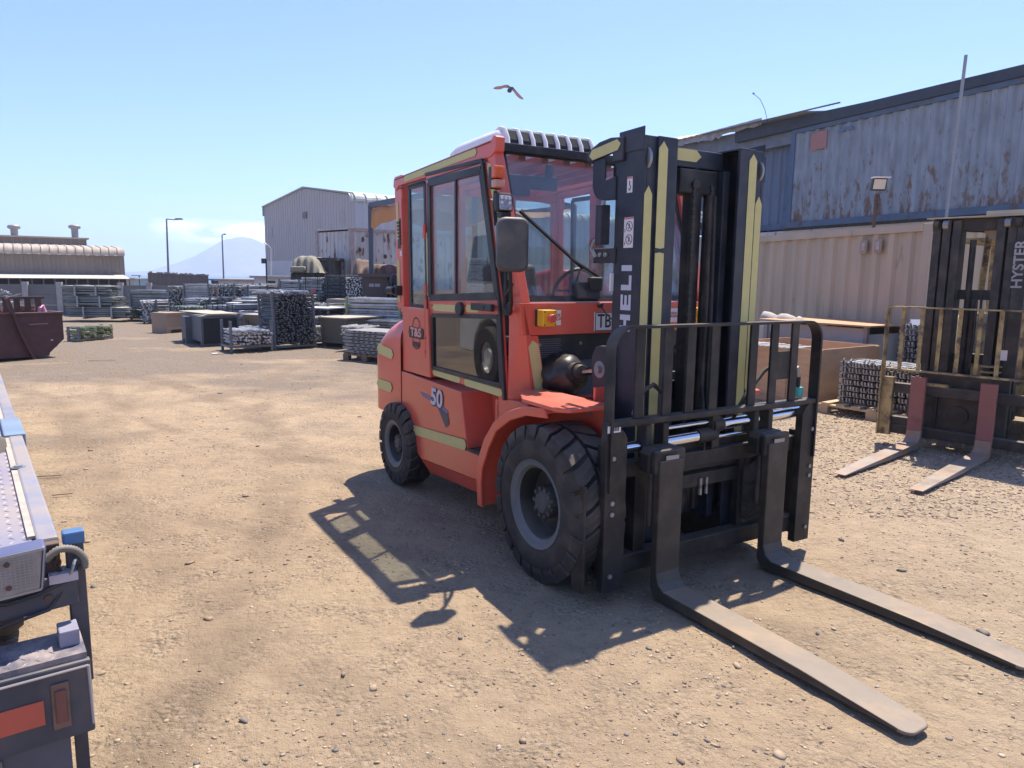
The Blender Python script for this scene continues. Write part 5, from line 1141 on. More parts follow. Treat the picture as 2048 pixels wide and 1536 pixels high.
# tail lamp
b = MB(); b.prism([(.015, .925), (.60, .885), (.60, .765), (.03, .795)], 'x', -.09, .0); tl = T('tail_lamp_box', b, mat('blue lamp box', (.06, .08, .19), .4, var=.15, dust=.15), bevel=.01)
b = MB(); b.prism([(.027, .917), (.16, .9085), (.16, .7935), (.040, .803)], 'x', -.097, -.09); lz_ = T('clear_lens', b, mat('dusty clear lens', (.24, .215, .20), .45, var=.2, vs=30), tl, bevel=.003)
b = MB(); b.prism([(.162, .9083), (.58, .882), (.58, .766), (.162, .7933)], 'x', -.097, -.09); T('red_lens', b, mat('dusty red lens', (.20, .05, .06), .4, var=.2), tl, bevel=.003)
b = MB()
for k in range(11): b.bb(-.0985, -.097, .045+.001*k*3.0*0, .155, .812+.0085*k, .8135+.0085*k)
for k in range(9): b.bb(-.0985, -.097, .05+.0115*k, .0515+.0115*k, .808, .905)
T('lens_ribs', b, mat('lens ribs', (.33, .30, .28), .4), tl)
b = MB()
for z in (.822, .892): b.cyl((-.0985, .115, z-.0), (-.1, .115, z), .008, 12)
T('lens_screw', b, RUST, tl)
b = MB(); pl = [(.022, .9195), (.59, .884), (.59, .764), (.036, .799)]
for p0, p1 in zip(pl, pl[1:]+pl[:1]): b.bar((-.095, p0[0], p0[1]), (-.095, p1[0], p1[1]), .004, .008, up=(0, 0, 1))
T('lens_rim', b, GREY, tl)
# corrugated conduit
b = MB(); pts = []; N_ = 44
ctrl = [(-.06, .022, .87), (-.055, -.015, .895), (-.05, -.055, .885), (-.05, -.078, .855), (-.05, -.080, .82)]
for k in range(N_+1):
    u = k/N_*(len(ctrl)-1); i = min(int(u), len(ctrl)-2); f_ = u-i
    P0, P1, P2, P3 = [Vector(ctrl[max(0, min(len(ctrl)-1, i+j))]) for j in (-1, 0, 1, 2)]
    pts.append(.5*((2*P1)+(-P0+P2)*f_+(2*P0-5*P1+4*P2-P3)*f_*f_+(-P0+3*P1-3*P2+P3)*f_**3))
b.tube(pts, .01, 12, [.0125 if k % 2 else .0098 for k in range(N_+1)]); T('cable_conduit', b, mat('grey conduit', (.15, .14, .12), .6, dust=.3), smooth=True, sharp=80)
b = MB(); b.tube([(-.055+.02*math.cos(a_), -.07+.004*k_, .835+.022*math.sin(a_)) for k_, a_ in enumerate([2*math.pi*q_/12 for q_ in range(13)])], .005, 6); T('hose_clip', b, GREY)
# chain
for k in range(5):
    b = MB(); c0 = Vector((-.04, -.008-.003*k, .868-.018*k)); ax = (k % 2)
    b.tube([c0+Vector((.002, .008*math.cos(a_)*(1 if ax else .35), .013*math.sin(a_))) + Vector((.008*math.cos(a_)*(0 if ax else 1), 0, 0)) for a_ in [2*math.pi*q_/12 for q_ in range(13)]], .0032, 6); T('chain_link', b, RUST)
# cross bars and bumper
b = MB(); b.prism([(-.058, .818), (2.2, .70), (2.2, .60), (-.058, .715)], 'x', -.06, -.0); T('rear_bar', b, TN, bevel=.006)
b = MB(); b.bb(-.07, -.0, -.060, .015, .795, .822); T('bar_top_edge', b, mat('chalky grey edge', (.42, .38, .40), .7, var=.2, vs=12))
b = MB(); b.bb(-.20, -.02, -.055, 2.2, .592, .62); T('step_tread', b, mat('dirty step plate', (.34, .28, .26), .7, var=.35, vs=9, col2=(.07, .07, .10), thr=.55, soft=.1, ms=5, bump=.3, bs=60))
b = MB(); b.box((-.10, -.020, .645), (.08, .052, .05)); T_b = b; b = MB()
for i in range(5):
    for j in range(26):
        x = -.185+i*.034; y = -.04+j*.034; a_ = .62 if (i+j) % 2 else -.62; d_ = Vector((math.cos(a_)*.015, math.sin(a_)*.015, 0)); q_ = Vector((-d_.y, d_.x, 0))*.22; p = Vector((x, y, .6202))
        if y > -.0 or x > -.06: b.add([p-d_, p+q_, p+d_, p-q_, p+Vector((0, 0, .003))], [(0, 1, 4), (1, 2, 4), (2, 3, 4), (3, 0, 4)])
T('step_lozenges', b, DP); b = MB(); b.tube([(-.06, .25, .79), (-.075, .12, .765), (-.07, .04, .775), (-.06, -.04, .80), (-.055, -.07, .83)], .006, 6); b.tube([(-.07, .5, .70), (-.08, .2, .69), (-.07, .02, .72), (-.05, -.03, .78)], .005, 6); T('wiring', b, BLKP)
b = MB()
for y in (.02, .16, .30): b.cyl((-.060, y, .755-.052*y), (-.066, y, .755-.052*y), .011, 6)
T('bolt', b, RUST); b = T_b
T('step_bracket', b, mat('chalky lilac paint', (.26, .25, .31), .6, var=.2, vs=8), bevel=.004)
b = MB(); b.bb(-.215, -.19, -.062, 2.2, .375, .602); T('bumper', b, TN, bevel=.006); b = MB(); b.tube([(-.2165, -.055, .585), (-.2165, 1.2, .578)], .004, 6); b.tube([(-.2165, -.055, .585), (-.2165, -.058, .40)], .004, 6); T('bumper_seam', b, mat('pale seam', (.38, .34, .32), .7))
b = MB(); b.bb(-.2185, -.2155, .06, .42, .44, .515); T('red_reflector', b, mat('faded orange red reflector', (.46, .09, .06), .4, var=.1, vs=10), bevel=.002)
b = MB(); b.bb(-.222, -.2155, -.003, .042, .415, .555); ml = T('marker_lamp', b, mat('rusty lamp rim', (.17, .10, .075), .7, var=.3, vs=20), bevel=.012, seg=4); b = MB(); b.bb(-.228, -.222, .006, .033, .435, .535); T('lamp_lens', b, mat('dull red lens', (.16, .06, .05), .5), ml, bevel=.008, seg=3)
b = MB(); b.prism([(-.0, .37), (.9, .37), (.9, .12), (.30, .13), (.10, .16), (.10, .185), (.04, .185), (.04, .20), (-.0, .215)], 'x', -.17, -.16); T('mud_flap', b, mat('grey blue rubber flap', (.085, .09, .115), .7, var=.12, dust=.2))
b = MB(); b.prism([(.17, .34), (.6, .33), (.6, .10), (.155, .11)], 'x', -.178, -.171); npx = T('number_plate', b, mat('dusty plate', (.34, .31, .30), .5), bevel=.004); b = MB(); b.tube([(-.179, .6, .335), (-.179, .172, .345), (-.179, .157, .11), (-.179, .6, .10)], .005, 6); T('plate_rim', b, GREY, npx)
b = MB(); b.bb(1.0, 1.12, .14, .26, .905, .93); T('deck_fitting', b, YEL) if False else None
b = MB(); b.bb(.93, 1.03, .12, .24, .906, .95); b.bb(.97, 1.0, .115, .13, .95, .98); T('orange_strap_buckle', b, mat('orange strap', (.65, .28, .05), .6), bevel=.01)
# wheels, cab (outside the frame; reflected in the forklift door)
TW = mat('white cab paint', (.62, .62, .60), .35, var=.06, coat=.3, dust=.15)
for x in (1.6, 2.7, 7.3):
    for y in (.2, 2.1):
        b = MB(); b.lathe([(.25, -.14), (.45, -.15), (.48, -.10), (.48, .10), (.45, .15), (.25, .14)], (x, y, .48), 'y', 36, close=True); w_ = T('wheel', b, RUB, smooth=True, sharp=40)
        b = MB(); b.lathe([(0, -.09), (.13, -.12), (.16, -.06), (.22, -.05), (.26, -.12), (.26, .10), (0, .10)], (x, y, .48), 'y', 30); T('rim', b, TW, w_, smooth=True, sharp=40)
b = MB(); b.prism([(6.45, .75), (6.45, 2.5), (6.6, 2.62), (8.1, 2.55), (8.45, 1.75), (8.5, .5), (7.9, .5), (7.85, .75), (7.65, .98), (7.3, 1.08), (6.95, .98), (6.75, .75)], 'y', .10, 2.2); T('cab', b, TW, bevel=.03)
b = MB(); b.prism([(6.95, 1.65), (6.95, 2.35), (7.85, 2.35), (8.15, 1.65)], 'y', .085, .099); T('cab_window', b, GLSD)
b = MB(); b.bb(6.7, 7.2, .094, .099, 1.30, 1.34); b.bb(6.7, 7.15, .094, .099, 1.23, 1.26); b.bb(6.75, 7.1, .094, .099, 1.17, 1.20); T('door_print', b, BLKP)
b = MB(); b.bb(3.4, 6.3, .12, .3, .35, .75); T('side_tank', b, TN, bevel=.02)
# ================================================================== LEFT BACKGROUND: BUILDINGS, WALLS, LAMPS
def zt(px, py, Y): return at(px, py, Y).z
BW = mat('dusty grey brown cladding', (.24, .20, .175), .8, var=.12, vs=.6, stretch=(1.5, 1.5, .2), dust=.1)
BR = mat('sun bleached roof sheet', (.42, .35, .28), .7, var=.12, vs=1, dust=.2)
bA = at(-260, 560, 40); bB = at(251, 560, 47); A_, rz, w = lframe((bA.x, bA.y), (bB.x, bB.y))
bl = thing('industrial_building', 'long low industrial building with curved roof edge and two roof vents at far left', 'building', A_, rz)
YB = 45; zr = zt(250, 512, 47); ze = zt(250, 497, 47)
b = MB(); corr(b, w, .6, zr, 0, .45, .04); b.build('wall', BW, bl); b = MB(); corr(b, 14, .6, zr, 0, .45, .04); b.v = [(w-y, x, z) for x, y, z in b.v]; b.build('end_wall', BW, bl)
# curved eave
b = MB(); n_ = 7; pr = [( -.12-.28*math.cos(math.pi/2*k/n_)*0 + (.45*(1-math.cos(math.pi/2*k/n_)))-.30, zr-.02+(ze-zr)*math.sin(math.pi/2*k/n_)) for k in range(n_+1)] + [(3.2, zt(205, 492, 50)-.05), (6.2, zt(205, 492, 50)-.0)]
N2 = int(w/.25); vs = []
for i in range(N2+1):
    x = w*i/N2; o_ = .03 if i % 2 else 0
    for (y, z) in pr: vs.append((x, y, z+o_))
m_ = len(pr); b.add(vs, [(i*m_+k, i*m_+k+1, (i+1)*m_+k+1, (i+1)*m_+k) for i in range(N2) for k in range(m_-1)]); b.build('curved_roof', BR, bl)
b = MB()
for i in range(int(w/.45)): x = .3+i*.45; b.tube([(x, y-.03, z+.03) for y, z in pr[:n_+1]]+[(x, pr[-2][0], pr[-2][1]+.04)], .022, 4)
b.build('roof_rib', mat('dark roof seam', (.25, .21, .18), .8), bl)  # ribs darker than the roof sheet
zc0 = zt(205, 493, 51); zc1 = zt(205, 480, 51); wx = w*.87
b = MB(); corr(b, wx, zc0-.3, zc1, 5.2, .45, .04); b.build('clerestory_wall', BW, bl); b = MB(); b.bb(-.2, wx+.15, 5.0, 10.5, zc1, zc1+.10); b.build('clerestory_roof', BR, bl)
b = MB(); b.bb(wx-.05, wx, 5.2, 10, zc0-.3, zc1); b.build('clerestory_end', BW, bl)
def vent(px):
    o = Vector((bA.x, bA.y, 0)); r = ray(px, 470); d = Vector((math.cos(rz), math.sin(rz), 0)); nn_ = Vector((-d.y, d.x, 0)); t_ = ((o+nn_*6-Vector((0, 0, CH))).dot(nn_))/r.dot(nn_); x = (Vector((0, 0, CH))+r*t_-o).dot(d); yy = r.y*t_
    z1 = zt(px, 449, yy); z0 = zc1+.05; b = MB()
    b.lathe([(.21, z0), (.21, z1-.32), (.26, z1-.30), (.36, z1-.24), (.38, z1-.15), (.32, z1-.05), (.12, z1), (0, z1)], (x, 6, 0), 'z', 20); b.build('roof_vent', mat('grey vent metal', (.30, .29, .29), .6, .3, var=.15), bl, smooth=True, sharp=50)
vent(29); vent(150)
# lean-to
zl = zt(250, 553, 44.5); b = MB(); b.prism([(-3.0, zl-.16), (0, zl+.05), (0, zl+.09), (-3.0, zl-.12)], 'x', -2, w-.1); b.build('lean_to_roof', mat('cream lean-to roof', (.62, .54, .44), .7, var=.08), bl)
b = MB(); b.bb(-2, w+.0, -.4, -.1, .2, zl-.02); b.build('lean_to_shade', mat('lean-to shade colour', (.05, .05, .06), .9), bl)  # dark box stands in for the shade under the lean-to roof
b = MB()
for k in range(44): b.bb(-1.5+k*.55, -1.44+k*.55, -2.85, -2.79, .2, zl-.15)
b.build('lean_to_post', mat('grey post', (.15, .14, .14), .8), bl)
# compound wall of precast panels with posts
CW = mat('grey precast concrete', (.17, .165, .165), .9, var=.2, vs=1.2, dust=.1)
wA = at(-60, 570, 28.2); wB = at(436, 580, 30.0); A_, rz, w = lframe((wA.x, wA.y), (wB.x, wB.y)); H = 1.22
cw = thing('compound_wall', 'grey precast panel wall with concrete posts along the back of the yard', 'wall', A_, rz)
px_posts = [53, 121, 243, 300, 420]; d = Vector((math.cos(rz), math.sin(rz), 0)); nn_ = Vector((-d.y, d.x, 0))
xs_ = []
for px in px_posts:
    r = ray(px, 600); o = A_; t_ = (o-Vector((0, 0, CH))).dot(nn_)/r.dot(nn_); xs_.append((Vector((0, 0, CH))+r*t_-o).dot(d))
for k in range(3): b = MB(); b.bb(0, w, 0, .06, k*.40+.004, k*.40+.396); b.build('wall_panel', CW, cw)
for x in xs_: b = MB(); b.bb(x-.10, x+.10, -.08, .07, 0, 1.30); b.build('post', mat('pale concrete post', (.36, .34, .33), .9, var=.15), cw)
# brown fence of sheets with bird-like bumps on the top edge
sA = at(296, 560, 38); sB = at(417, 560, 40); A_, rz, w = lframe((sA.x, sA.y), (sB.x, sB.y)); z0_, z1_ = zt(296, 545, 38), zt(416, 551, 40)
t = thing('sheet_fence', 'dark brown corrugated sheet fence below the tall street lamp', 'fence', A_, rz); b = MB(); corr(b, w, 0, z0_, 0, .2, .03)
b.v = [(x, y, z if z < .1 else z0_+(z1_-z0_)*x/w) for x, y, z in b.v]; b.build('sheets', mat('grey brown sheet', (.15, .125, .12), .85, var=.15), t)
rg = random.Random(4); b = MB()
for k in range(34): x = rg.uniform(0, w); zz = z0_+(z1_-z0_)*x/w; b.box((x, .02, zz+.02), (rg.uniform(.05, .14), .06, rg.uniform(.04, .12)))
b.build('top_debris', mat('pale rubble', (.34, .30, .28), .9), t)
# white low buildings
WP = mat('white render', (.52, .52, .53), .8, var=.08, vs=1)
def block(name, label, cat, px0, px1, ytop, Y, m_, dep=3, roofm=None, z0=0, Y1=None):
    P0 = at(px0, ytop, Y); P1 = at(px1, ytop, Y1 or Y); A_, rz, w = lframe((P0.x, P0.y), (P1.x, P1.y)); t = thing(name, label, cat, (A_.x, A_.y, z0), rz)
    b = MB(); b.bb(0, w, 0, dep, 0, P0.z-z0); b.build('walls', m_, t); b = MB(); b.bb(-.15, w+.15, -.15, dep+.1, P0.z-z0+.003, P0.z-z0+.10); b.build('roof', roofm or m_, t); return t, w, P0.z-z0
block('low_building', 'long low pale building with rusty roof edge behind the tube stacks', 'building', 437, 510, 562, 36, WP, roofm=mat('rusty roof edge', (.36, .27, .22), .8, var=.4, vs=3))
t, w, H = block('white_hut', 'whitewashed hut with flat roof beside the big warehouse', 'hut', 508, 582, 556, 33, WP, roofm=mat('grey roof edge', (.33, .31, .31), .8, var=.2))
b = MB(); b.bb(.62, .95, -.02, .01, H-.22, H-.12); b.build('vent_grille', BLKP, t)
block('site_cabin', 'small pale cabin with dark roof left of the sheet fence', 'cabin', 252, 268, 558, 60, mat('pale cabin', (.4, .42, .38), .8))
block('dark_shed', 'low dark flat roofed shed right of the brown sheet fence', 'shed', 422, 440, 561, 44, mat('dark shed wall', (.07, .08, .09), .8), roofm=mat('blue grey roof', (.16, .2, .26), .6))
# warehouse
WC = mat('lilac grey wall sheeting', (.42, .395, .39), .65, var=.06, vs=.5, stretch=(2, 2, .1), dust=.06)
WR = mat('pale green grey roof sheet', (.50, .51, .47), .6, var=.06)
g1 = at(533, 560, 46); g2 = at(712, 560, 38); A_, rz, w = lframe((g1.x, g1.y), (g2.x, g2.y)); he = zt(712, 390, 38); ha = zt(612, 376, 42); hl = zt(534, 414, 46)
wh = thing('warehouse', 'large pale corrugated warehouse with gabled end wall behind the container', 'warehouse', A_, rz)
b = MB(); n_ = int(w/.30); p_ = w/n_; vs = []; o_ = []
def gz(x):
    if x < w/2: return hl+(ha-hl)*x/(w/2)
    return ha+(he-ha)*(x-w/2)/(w/2)
for k in range(n_):
    for (dx, dy) in ((0, 0), (.62, 0), (.72, .035), (.90, .035)): o_.append((k*p_+dx*p_, dy))
o_.append((w, 0)); mm = len(o_); b.add([(x, y, 2.5) for x, y in o_]+[(x, y, gz(x)-.02) for x, y in o_], [(i, i+1, mm+i+1, mm+i) for i in range(mm-1)]); b.build('gable_wall', WC, wh)
b = MB(); b.bb(0, w, .02, .22, 0, 2.5); b.build('plinth', WP, wh)
b = MB(); corr(b, 26, 2.5, he-.25, 0, .5, .03); b.v = [(w-y, x, z) for x, y, z in b.v]; b.build('side_wall', mat('paler side sheeting', (.40, .41, .44), .65, var=.05), wh); b = MB(); b.bb(w-.2, w-.02, .02, 26, 0, 2.5); b.build('plinth', WP, wh)
b = MB(); b.add([(-.05, -.08, hl-.02), (w/2, -.08, ha+.04), (w-.3, -.08, he+.1), (w-.3, 26, he+.1), (w/2, 26, ha+.04), (-.05, 26, hl-.02)], [(0, 1, 4, 5), (1, 2, 3, 4)]); b.build('roof', WR, wh, solid=.04)
b = MB(); vs = []; N2 = 104; pr = [(w-.3+.35*math.sin(math.pi/2*k/5), he+.1-.42*(1-math.cos(math.pi/2*k/5))) for k in range(6)]
for i in range(N2+1):
    y = -.25+26.2*i/N2; o2 = .03 if (i//2) % 2 else 0
    for (x, z) in pr: vs.append((x+o2, y, z+o2))
b.add(vs, [(i*6+k, i*6+k+1, (i+1)*6+k+1, (i+1)*6+k) for i in range(N2) for k in range(5)]); b.build('curved_eave', WR, wh)
b = MB()
for i in range(40): y = i*.66; b.tube([(x+.03, y, z+.03) for x, z in pr], .03, 4)
b.build('eave_rib', mat('eave seam', (.22, .23, .22), .7), wh)
b = MB(); b.bar((-.02, -.04, hl-.02), (-.02, -.04, hl-.55), .10, .06); b.bar((-.05, -.1, hl+.0), (w/2, -.1, ha+.05), .05, .06); b.bar((w/2, -.1, ha+.05), (w, -.1, he+.10), .05, .06); b.build('verge_trim', mat('grey verge', (.36, .40, .42), .6), wh)
b = MB(); b.box((w*.50, -.03, ha-1.5), (.45, .04, .35)); b.build('louvre', mat('weathered louvre', (.20, .19, .2), .8), wh)
for x, z in ((.06, 3.9), (.27, 4.1), (.62, 4.3), (.86, 4.4)):
    b = MB(); b.bb(w*x, w*x+.5, -.008, 0, z, z+.62); b.build('panel_patch', mat('patched sheet', (.36, .34, .35), .6), wh)
# street lamps
def lamp(label, px, yb, yt, Y, arm, dim=.05, white=False):
    g = at(px+3.5*(1 if px < 500 else 0), yb, Y); T_ = at(px, yt, Y); t = thing('street_lamp', label, 'street lamp', (g.x, g.y, min(g.z, 0)), 0, 'street lamps beyond the wall')
    z0 = min(g.z, 0); b = MB(); m_ = mat('white lamp post', (.55, .55, .5), .5) if white else mat('grey lamp post', (.22, .22, .24), .6)
    b.tube([(0, 0, 0), (T_.x-g.x, 0, T_.z-z0)], dim, 8, [dim*1.25, dim*.8]); b.build('pole', m_, t, smooth=True)
    b = MB(); e = Vector((T_.x-g.x, 0, T_.z-z0)); a1 = at(px+arm[0], yt+arm[1], Y); q_ = Vector((a1.x-g.x, 0, a1.z-z0)); mid = e.lerp(q_, .5)+Vector((0, 0, arm[2])); b.tube([e, mid, e.lerp(q_, .75)+Vector((0, 0, arm[2]*.5))], dim*.6, 6); b.build('arm', m_, t)
    b = MB(); b.bar(e.lerp(q_, .6), q_, .22*dim/.05, .07*dim/.05); b.build('lamp_head', WSTK if white else mat('dark lamp head', (.12, .12, .14), .5), t, bevel=.02)
lamp('tallest street lamp with its arm pointing right, rising above the brown sheet fence', 333, 560, 438, 52, (31, 0, -.05), .07)
lamp('street lamp with a short head standing in front of the mountain summit', 444, 565, 470, 66, (7, -2, .03), .07)
lamp('pale street lamp with its arm pointing left beside the warehouse corner', 542, 600, 497, 34, (-14, -12, .04), .035, True)
p0 = at(534, 572, 30); t = thing('small_sign_post', 'short dark post carrying a small box in front of the white hut', 'post', (p0.x, p0.y, 0))
b = MB(); b.bar((0, 0, 0), (0, 0, zt(534, 518, 30)), .05, .05); b.build('post', BLKP, t); b = MB(); b.box((-.10, 0, zt(530, 522, 30)), (.16, .1, .2)); b.build('box', BLKP, t)
for px, yt_, lab in ((279, 551, 'thin far pole left of the brown fence'), (283, 556, 'shorter thin far pole beside the brown fence')):
    p0 = at(px, 560, 70); b = MB(); b.tube([(p0.x, 70, -3), (p0.x, 70, zt(px, yt_, 70))], .05, 6); b.box((p0.x-.3, 70, zt(px, yt_, 70)), (.9, .05, .06)); tag(b.build('far_pole', BLKP), lab, 'pole')
# white rusty container
c1 = at(703, 560, 27.0); c0 = at(667, 560, 29.4); c2 = at(880, 560, 30.0)
az_ = math.atan2(c2.y-c1.y, c2.x-c1.x); wc = container('white shipping container streaked and spotted with rust in front of the warehouse', c1, az_, 6.06, zt(703, 455, 27)-1.0, 2.44, 1.0, WHTR, mat('pinkish white rail', (.38, .29, .27), .7, var=.25, vs=5))
rg = random.Random(8); b = MB()
for k in range(26):
    x = rg.choice([.45, .8, 1.55, 2.1, 2.9, 3.2, 4.1])+rg.uniform(-.1, .1); z = rg.uniform(.3, 2.3); b.prism([(x+rg.uniform(.03, .08)*math.cos(q_*1.05), z+rg.uniform(.04, .14)*math.sin(q_*1.05)) for q_ in range(6)], 'y', -.008, .03)
b.build('rust_hole', mat('dark rust hole', (.08, .045, .035), .9), wc)
b = MB(); b.bb(0, 6, .2, 2.3, -.98, -.02); b.build('support_base', DKM, wc)
# canopy: steel frame and orange tarpaulin
cp = thing('canopy', 'dark steel canopy frame carrying a sagging orange tarpaulin beside the white container', 'canopy', (0, 0, 0))
cq = [at(741, 410, 22.5), at(950, 372, 17.5)]; SF = mat('dark grey canopy steel', (.08, .10, .14), .6, var=.15)
for q_ in cq: b = MB(); b.bar((q_.x, q_.y, 0), q_, .13, .13); b.build('post', SF, cp)
bk_ = [q_+Vector((2.6, 3.2, -.15)) for q_ in cq]
for q_ in bk_: b = MB(); b.bar((q_.x, q_.y, 0), q_, .11, .11); b.build('post', SF, cp)
b = MB(); b.bar(cq[0], cq[1], .12, .14); b.bar(bk_[0], bk_[1], .12, .14); b.bar(cq[0], bk_[0], .1, .12); b.bar(cq[1], bk_[1], .1, .12); b.build('beam', SF, cp)
OT = mat('sun faded orange tarpaulin', (.52, .22, .075), .75, var=.15, vs=2)
b = MB(); vs = []; NX, NYY = 40, 14
for j in range(NYY+1):
    for i in range(NX+1):
        u, v = i/NX, j/NYY
        if v < .25: base = cq[0].lerp(cq[1], u)+Vector((0, -.05, -.04-(.25-v)/.25*(.40+.12*math.sin(u*9)+.25*math.exp(-((u-.03)/.08)**2))))
        else: base = cq[0].lerp(cq[1], u).lerp(bk_[0].lerp(bk_[1], u), (v-.25)/.75)+Vector((0, 0, -.05-.55*math.sin(math.pi*(v-.25)/.75)*(.6+.4*math.sin(u*7))))
        base += Vector((0, .05*math.sin(u*34+v*3), .02*math.sin(u*21))); vs.append(base)
b.add(vs, [(j*(NX+1)+i, j*(NX+1)+i+1, (j+1)*(NX+1)+i+1, (j+1)*(NX+1)+i) for j in range(NYY) for i in range(NX)]); b.build('tarpaulin', OT, cp, smooth=True, sharp=180)
# draped heaps
def heap(name, label, px0, px1, ytop, ybase, Y, m_, lumps, dep=1.6, sd=0):
    P0 = at(px0, ybase, Y); P1 = at(px1, ybase, Y); H = at((px0+px1)/2, ytop, Y).z-P0.z; w = P1.x-P0.x
    b = MB(); vs = []; NX, NY = 46, 22
    for j in range(NY+1):
        for i in range(NX+1):
            u, v = i/NX, j/NY; e = max(abs(2*u-1), abs(2*v-1)); h = 0
            for (c_, wd, hh) in lumps: h = max(h, hh*math.exp(-((u-c_)/wd)**4))
            f_ = min(1, (1-e)*5); fold = .022*math.sin(u*38+4*math.sin(v*5)+sd)*(1-f_*.5)+.10*noise.noise(Vector((u*6, v*4, sd)))
            vs.append((w*u, dep*v+.1*math.sin(u*30)*(1-f_), H*h*(f_**.6)+fold*(.3+.7*min(1, f_*2))*H))
    b.add(vs, [(j*(NX+1)+i, j*(NX+1)+i+1, (j+1)*(NX+1)+i+1, (j+1)*(NX+1)+i) for j in range(NY) for i in range(NX)])
    return tag(b.build(name, m_, None, smooth=True, sharp=180, loc=(P0.x, P0.y, P0.z)), label, 'cover')
KH = mat('khaki tarpaulin', (.25, .225, .17), .85, var=.15, vs=3); BT = mat('brown tarpaulin', (.17, .115, .09), .85, var=.2, vs=3)
heap('tarpaulin_cover', 'khaki tarpaulin draped over a machine in front of the warehouse', 578, 642, 512, 545, 25.5, KH, [(.42, .46, 1.0)], 2, 1)
t = thing('covered_machine', 'dark machine under the khaki tarpaulin, resting on flat beams', 'machine', at(580, 560, 25.6)); t.location.z = 0
b = MB(); b.bb(0, 1.0, 0, 1.8, .9, zt(600, 545, 25.6)); b.bb(-.1, .2, .1, 1.5, .0, 1.0); b.build('body', DKM, t, bevel=.08); b = MB(); b.bb(-.8, 1.6, -.2, 2, .88, .95); b.build('platform', mat('grey flat bed', (.25, .24, .22), .8), t); b = MB(); b.box((.35, -.1, 1.9), (.5, .4, .18)); b.build('cushion', KH, t, bevel=.06, seg=3)
block('dark_cabinet', 'dark open steel cabinet between the khaki tarpaulin and the white container', 'cabinet', 634, 668, 521, 26.5, mat('brown black cabinet', (.06, .055, .055), .7, var=.2), 1.2, z0=.6)
p0 = at(656, 553, 25.0); t = thing('framed_sign', 'small dark rectangular frame on a post before the white container', 'sign', (p0.x, p0.y, 0)); b = MB(); b.bar((.06, 0, 0), (.06, 0, zt(656, 512, 25)), .03, .03); b.build('post', BLKP, t); b = MB()
for pq in (((-.16, 2.25), (.02, 2.25)), ((-.16, 2.02), (.02, 2.02)), ((-.16, 2.02), (-.16, 2.25)), ((.02, 2.02), (.02, 2.25))): b.bar((pq[0][0], 0, pq[0][1]), (pq[1][0], 0, pq[1][1]), .03, .03)
b.build('frame', BLKP, t)
heap('tarpaulin_cover', 'brown tarpaulin draped in folds below the white container', 700, 806, 527, 556, 22.5, BT, [(.1, .08, 1.3), (.55, .42, .95)], 2.2, 4)
t, w, H = block('steel_cabinet', 'brown steel cabinet with a small window strip under the brown tarpaulin', 'cabinet', 728, 775, 554, 21.5, mat('reddish brown cabinet paint', (.115, .075, .065), .7, var=.15), 2.2, z0=.85)
b = MB(); b.bb(w*.22, w*.42, -.02, 0, H-.28, H-.19); b.bb(w*.46, w*.68, -.02, 0, H-.28, H-.19); b.build('window_strip', mat('pale strip', (.4, .38, .36), .5), t)
heap('tarpaulin_cover', 'black sheeting over the far end of the brown cabinet by the cab', 766, 812, 548, 600, 21.0, BLKP, [(.5, .42, 1.0)], 2.0, 7)
# ================================================================== YARD STOCK
def fr(px0, y0, px1, y1):
    A = gnd(px0, y0); B = gnd(px1, y1); return lframe(A, B)
def frY(px0, px1, Y0, Y1): 
    A = at(px0, 600, Y0); B = at(px1, 600, Y1); return lframe(A, B)
def tubes(b, n, w, dep, z0, z1, along, r=.024, rgi=0, jit=.12, sides=6):
    rg = random.Random(rgi); cw_ = dep if along == 'x' else w; L_ = w if along == 'x' else dep; nc = max(2, int(cw_/(2.3*r))); nr = max(1, int((z1-z0)/(2.2*r))); step = max(1, math.ceil(nc*nr/n))
    for k in range(nr):
        for c_ in range(nc):
            if n < nc*nr and rg.random() > n/(nc*nr) and k not in (0, nr-1) and c_ not in (0, nc-1): continue
            q_ = (c_+.5+(.5 if k % 2 else 0)*.8)/nc*cw_+rg.uniform(-.008, .008); z = z0+(k+.5)/nr*(z1-z0)+rg.uniform(-.012, .012); e0 = rg.uniform(-jit, jit*.4); e1 = rg.uniform(-jit*.4, jit); dz = rg.uniform(-.01, .01)
            if along == 'x': b.cyl((e0, q_, z), (L_+e1, q_+rg.uniform(-.01, .01), z+dz), r, sides)
            else: b.cyl((q_, e0, z), (q_+rg.uniform(-.01, .01), L_+e1, z+dz), r, sides)
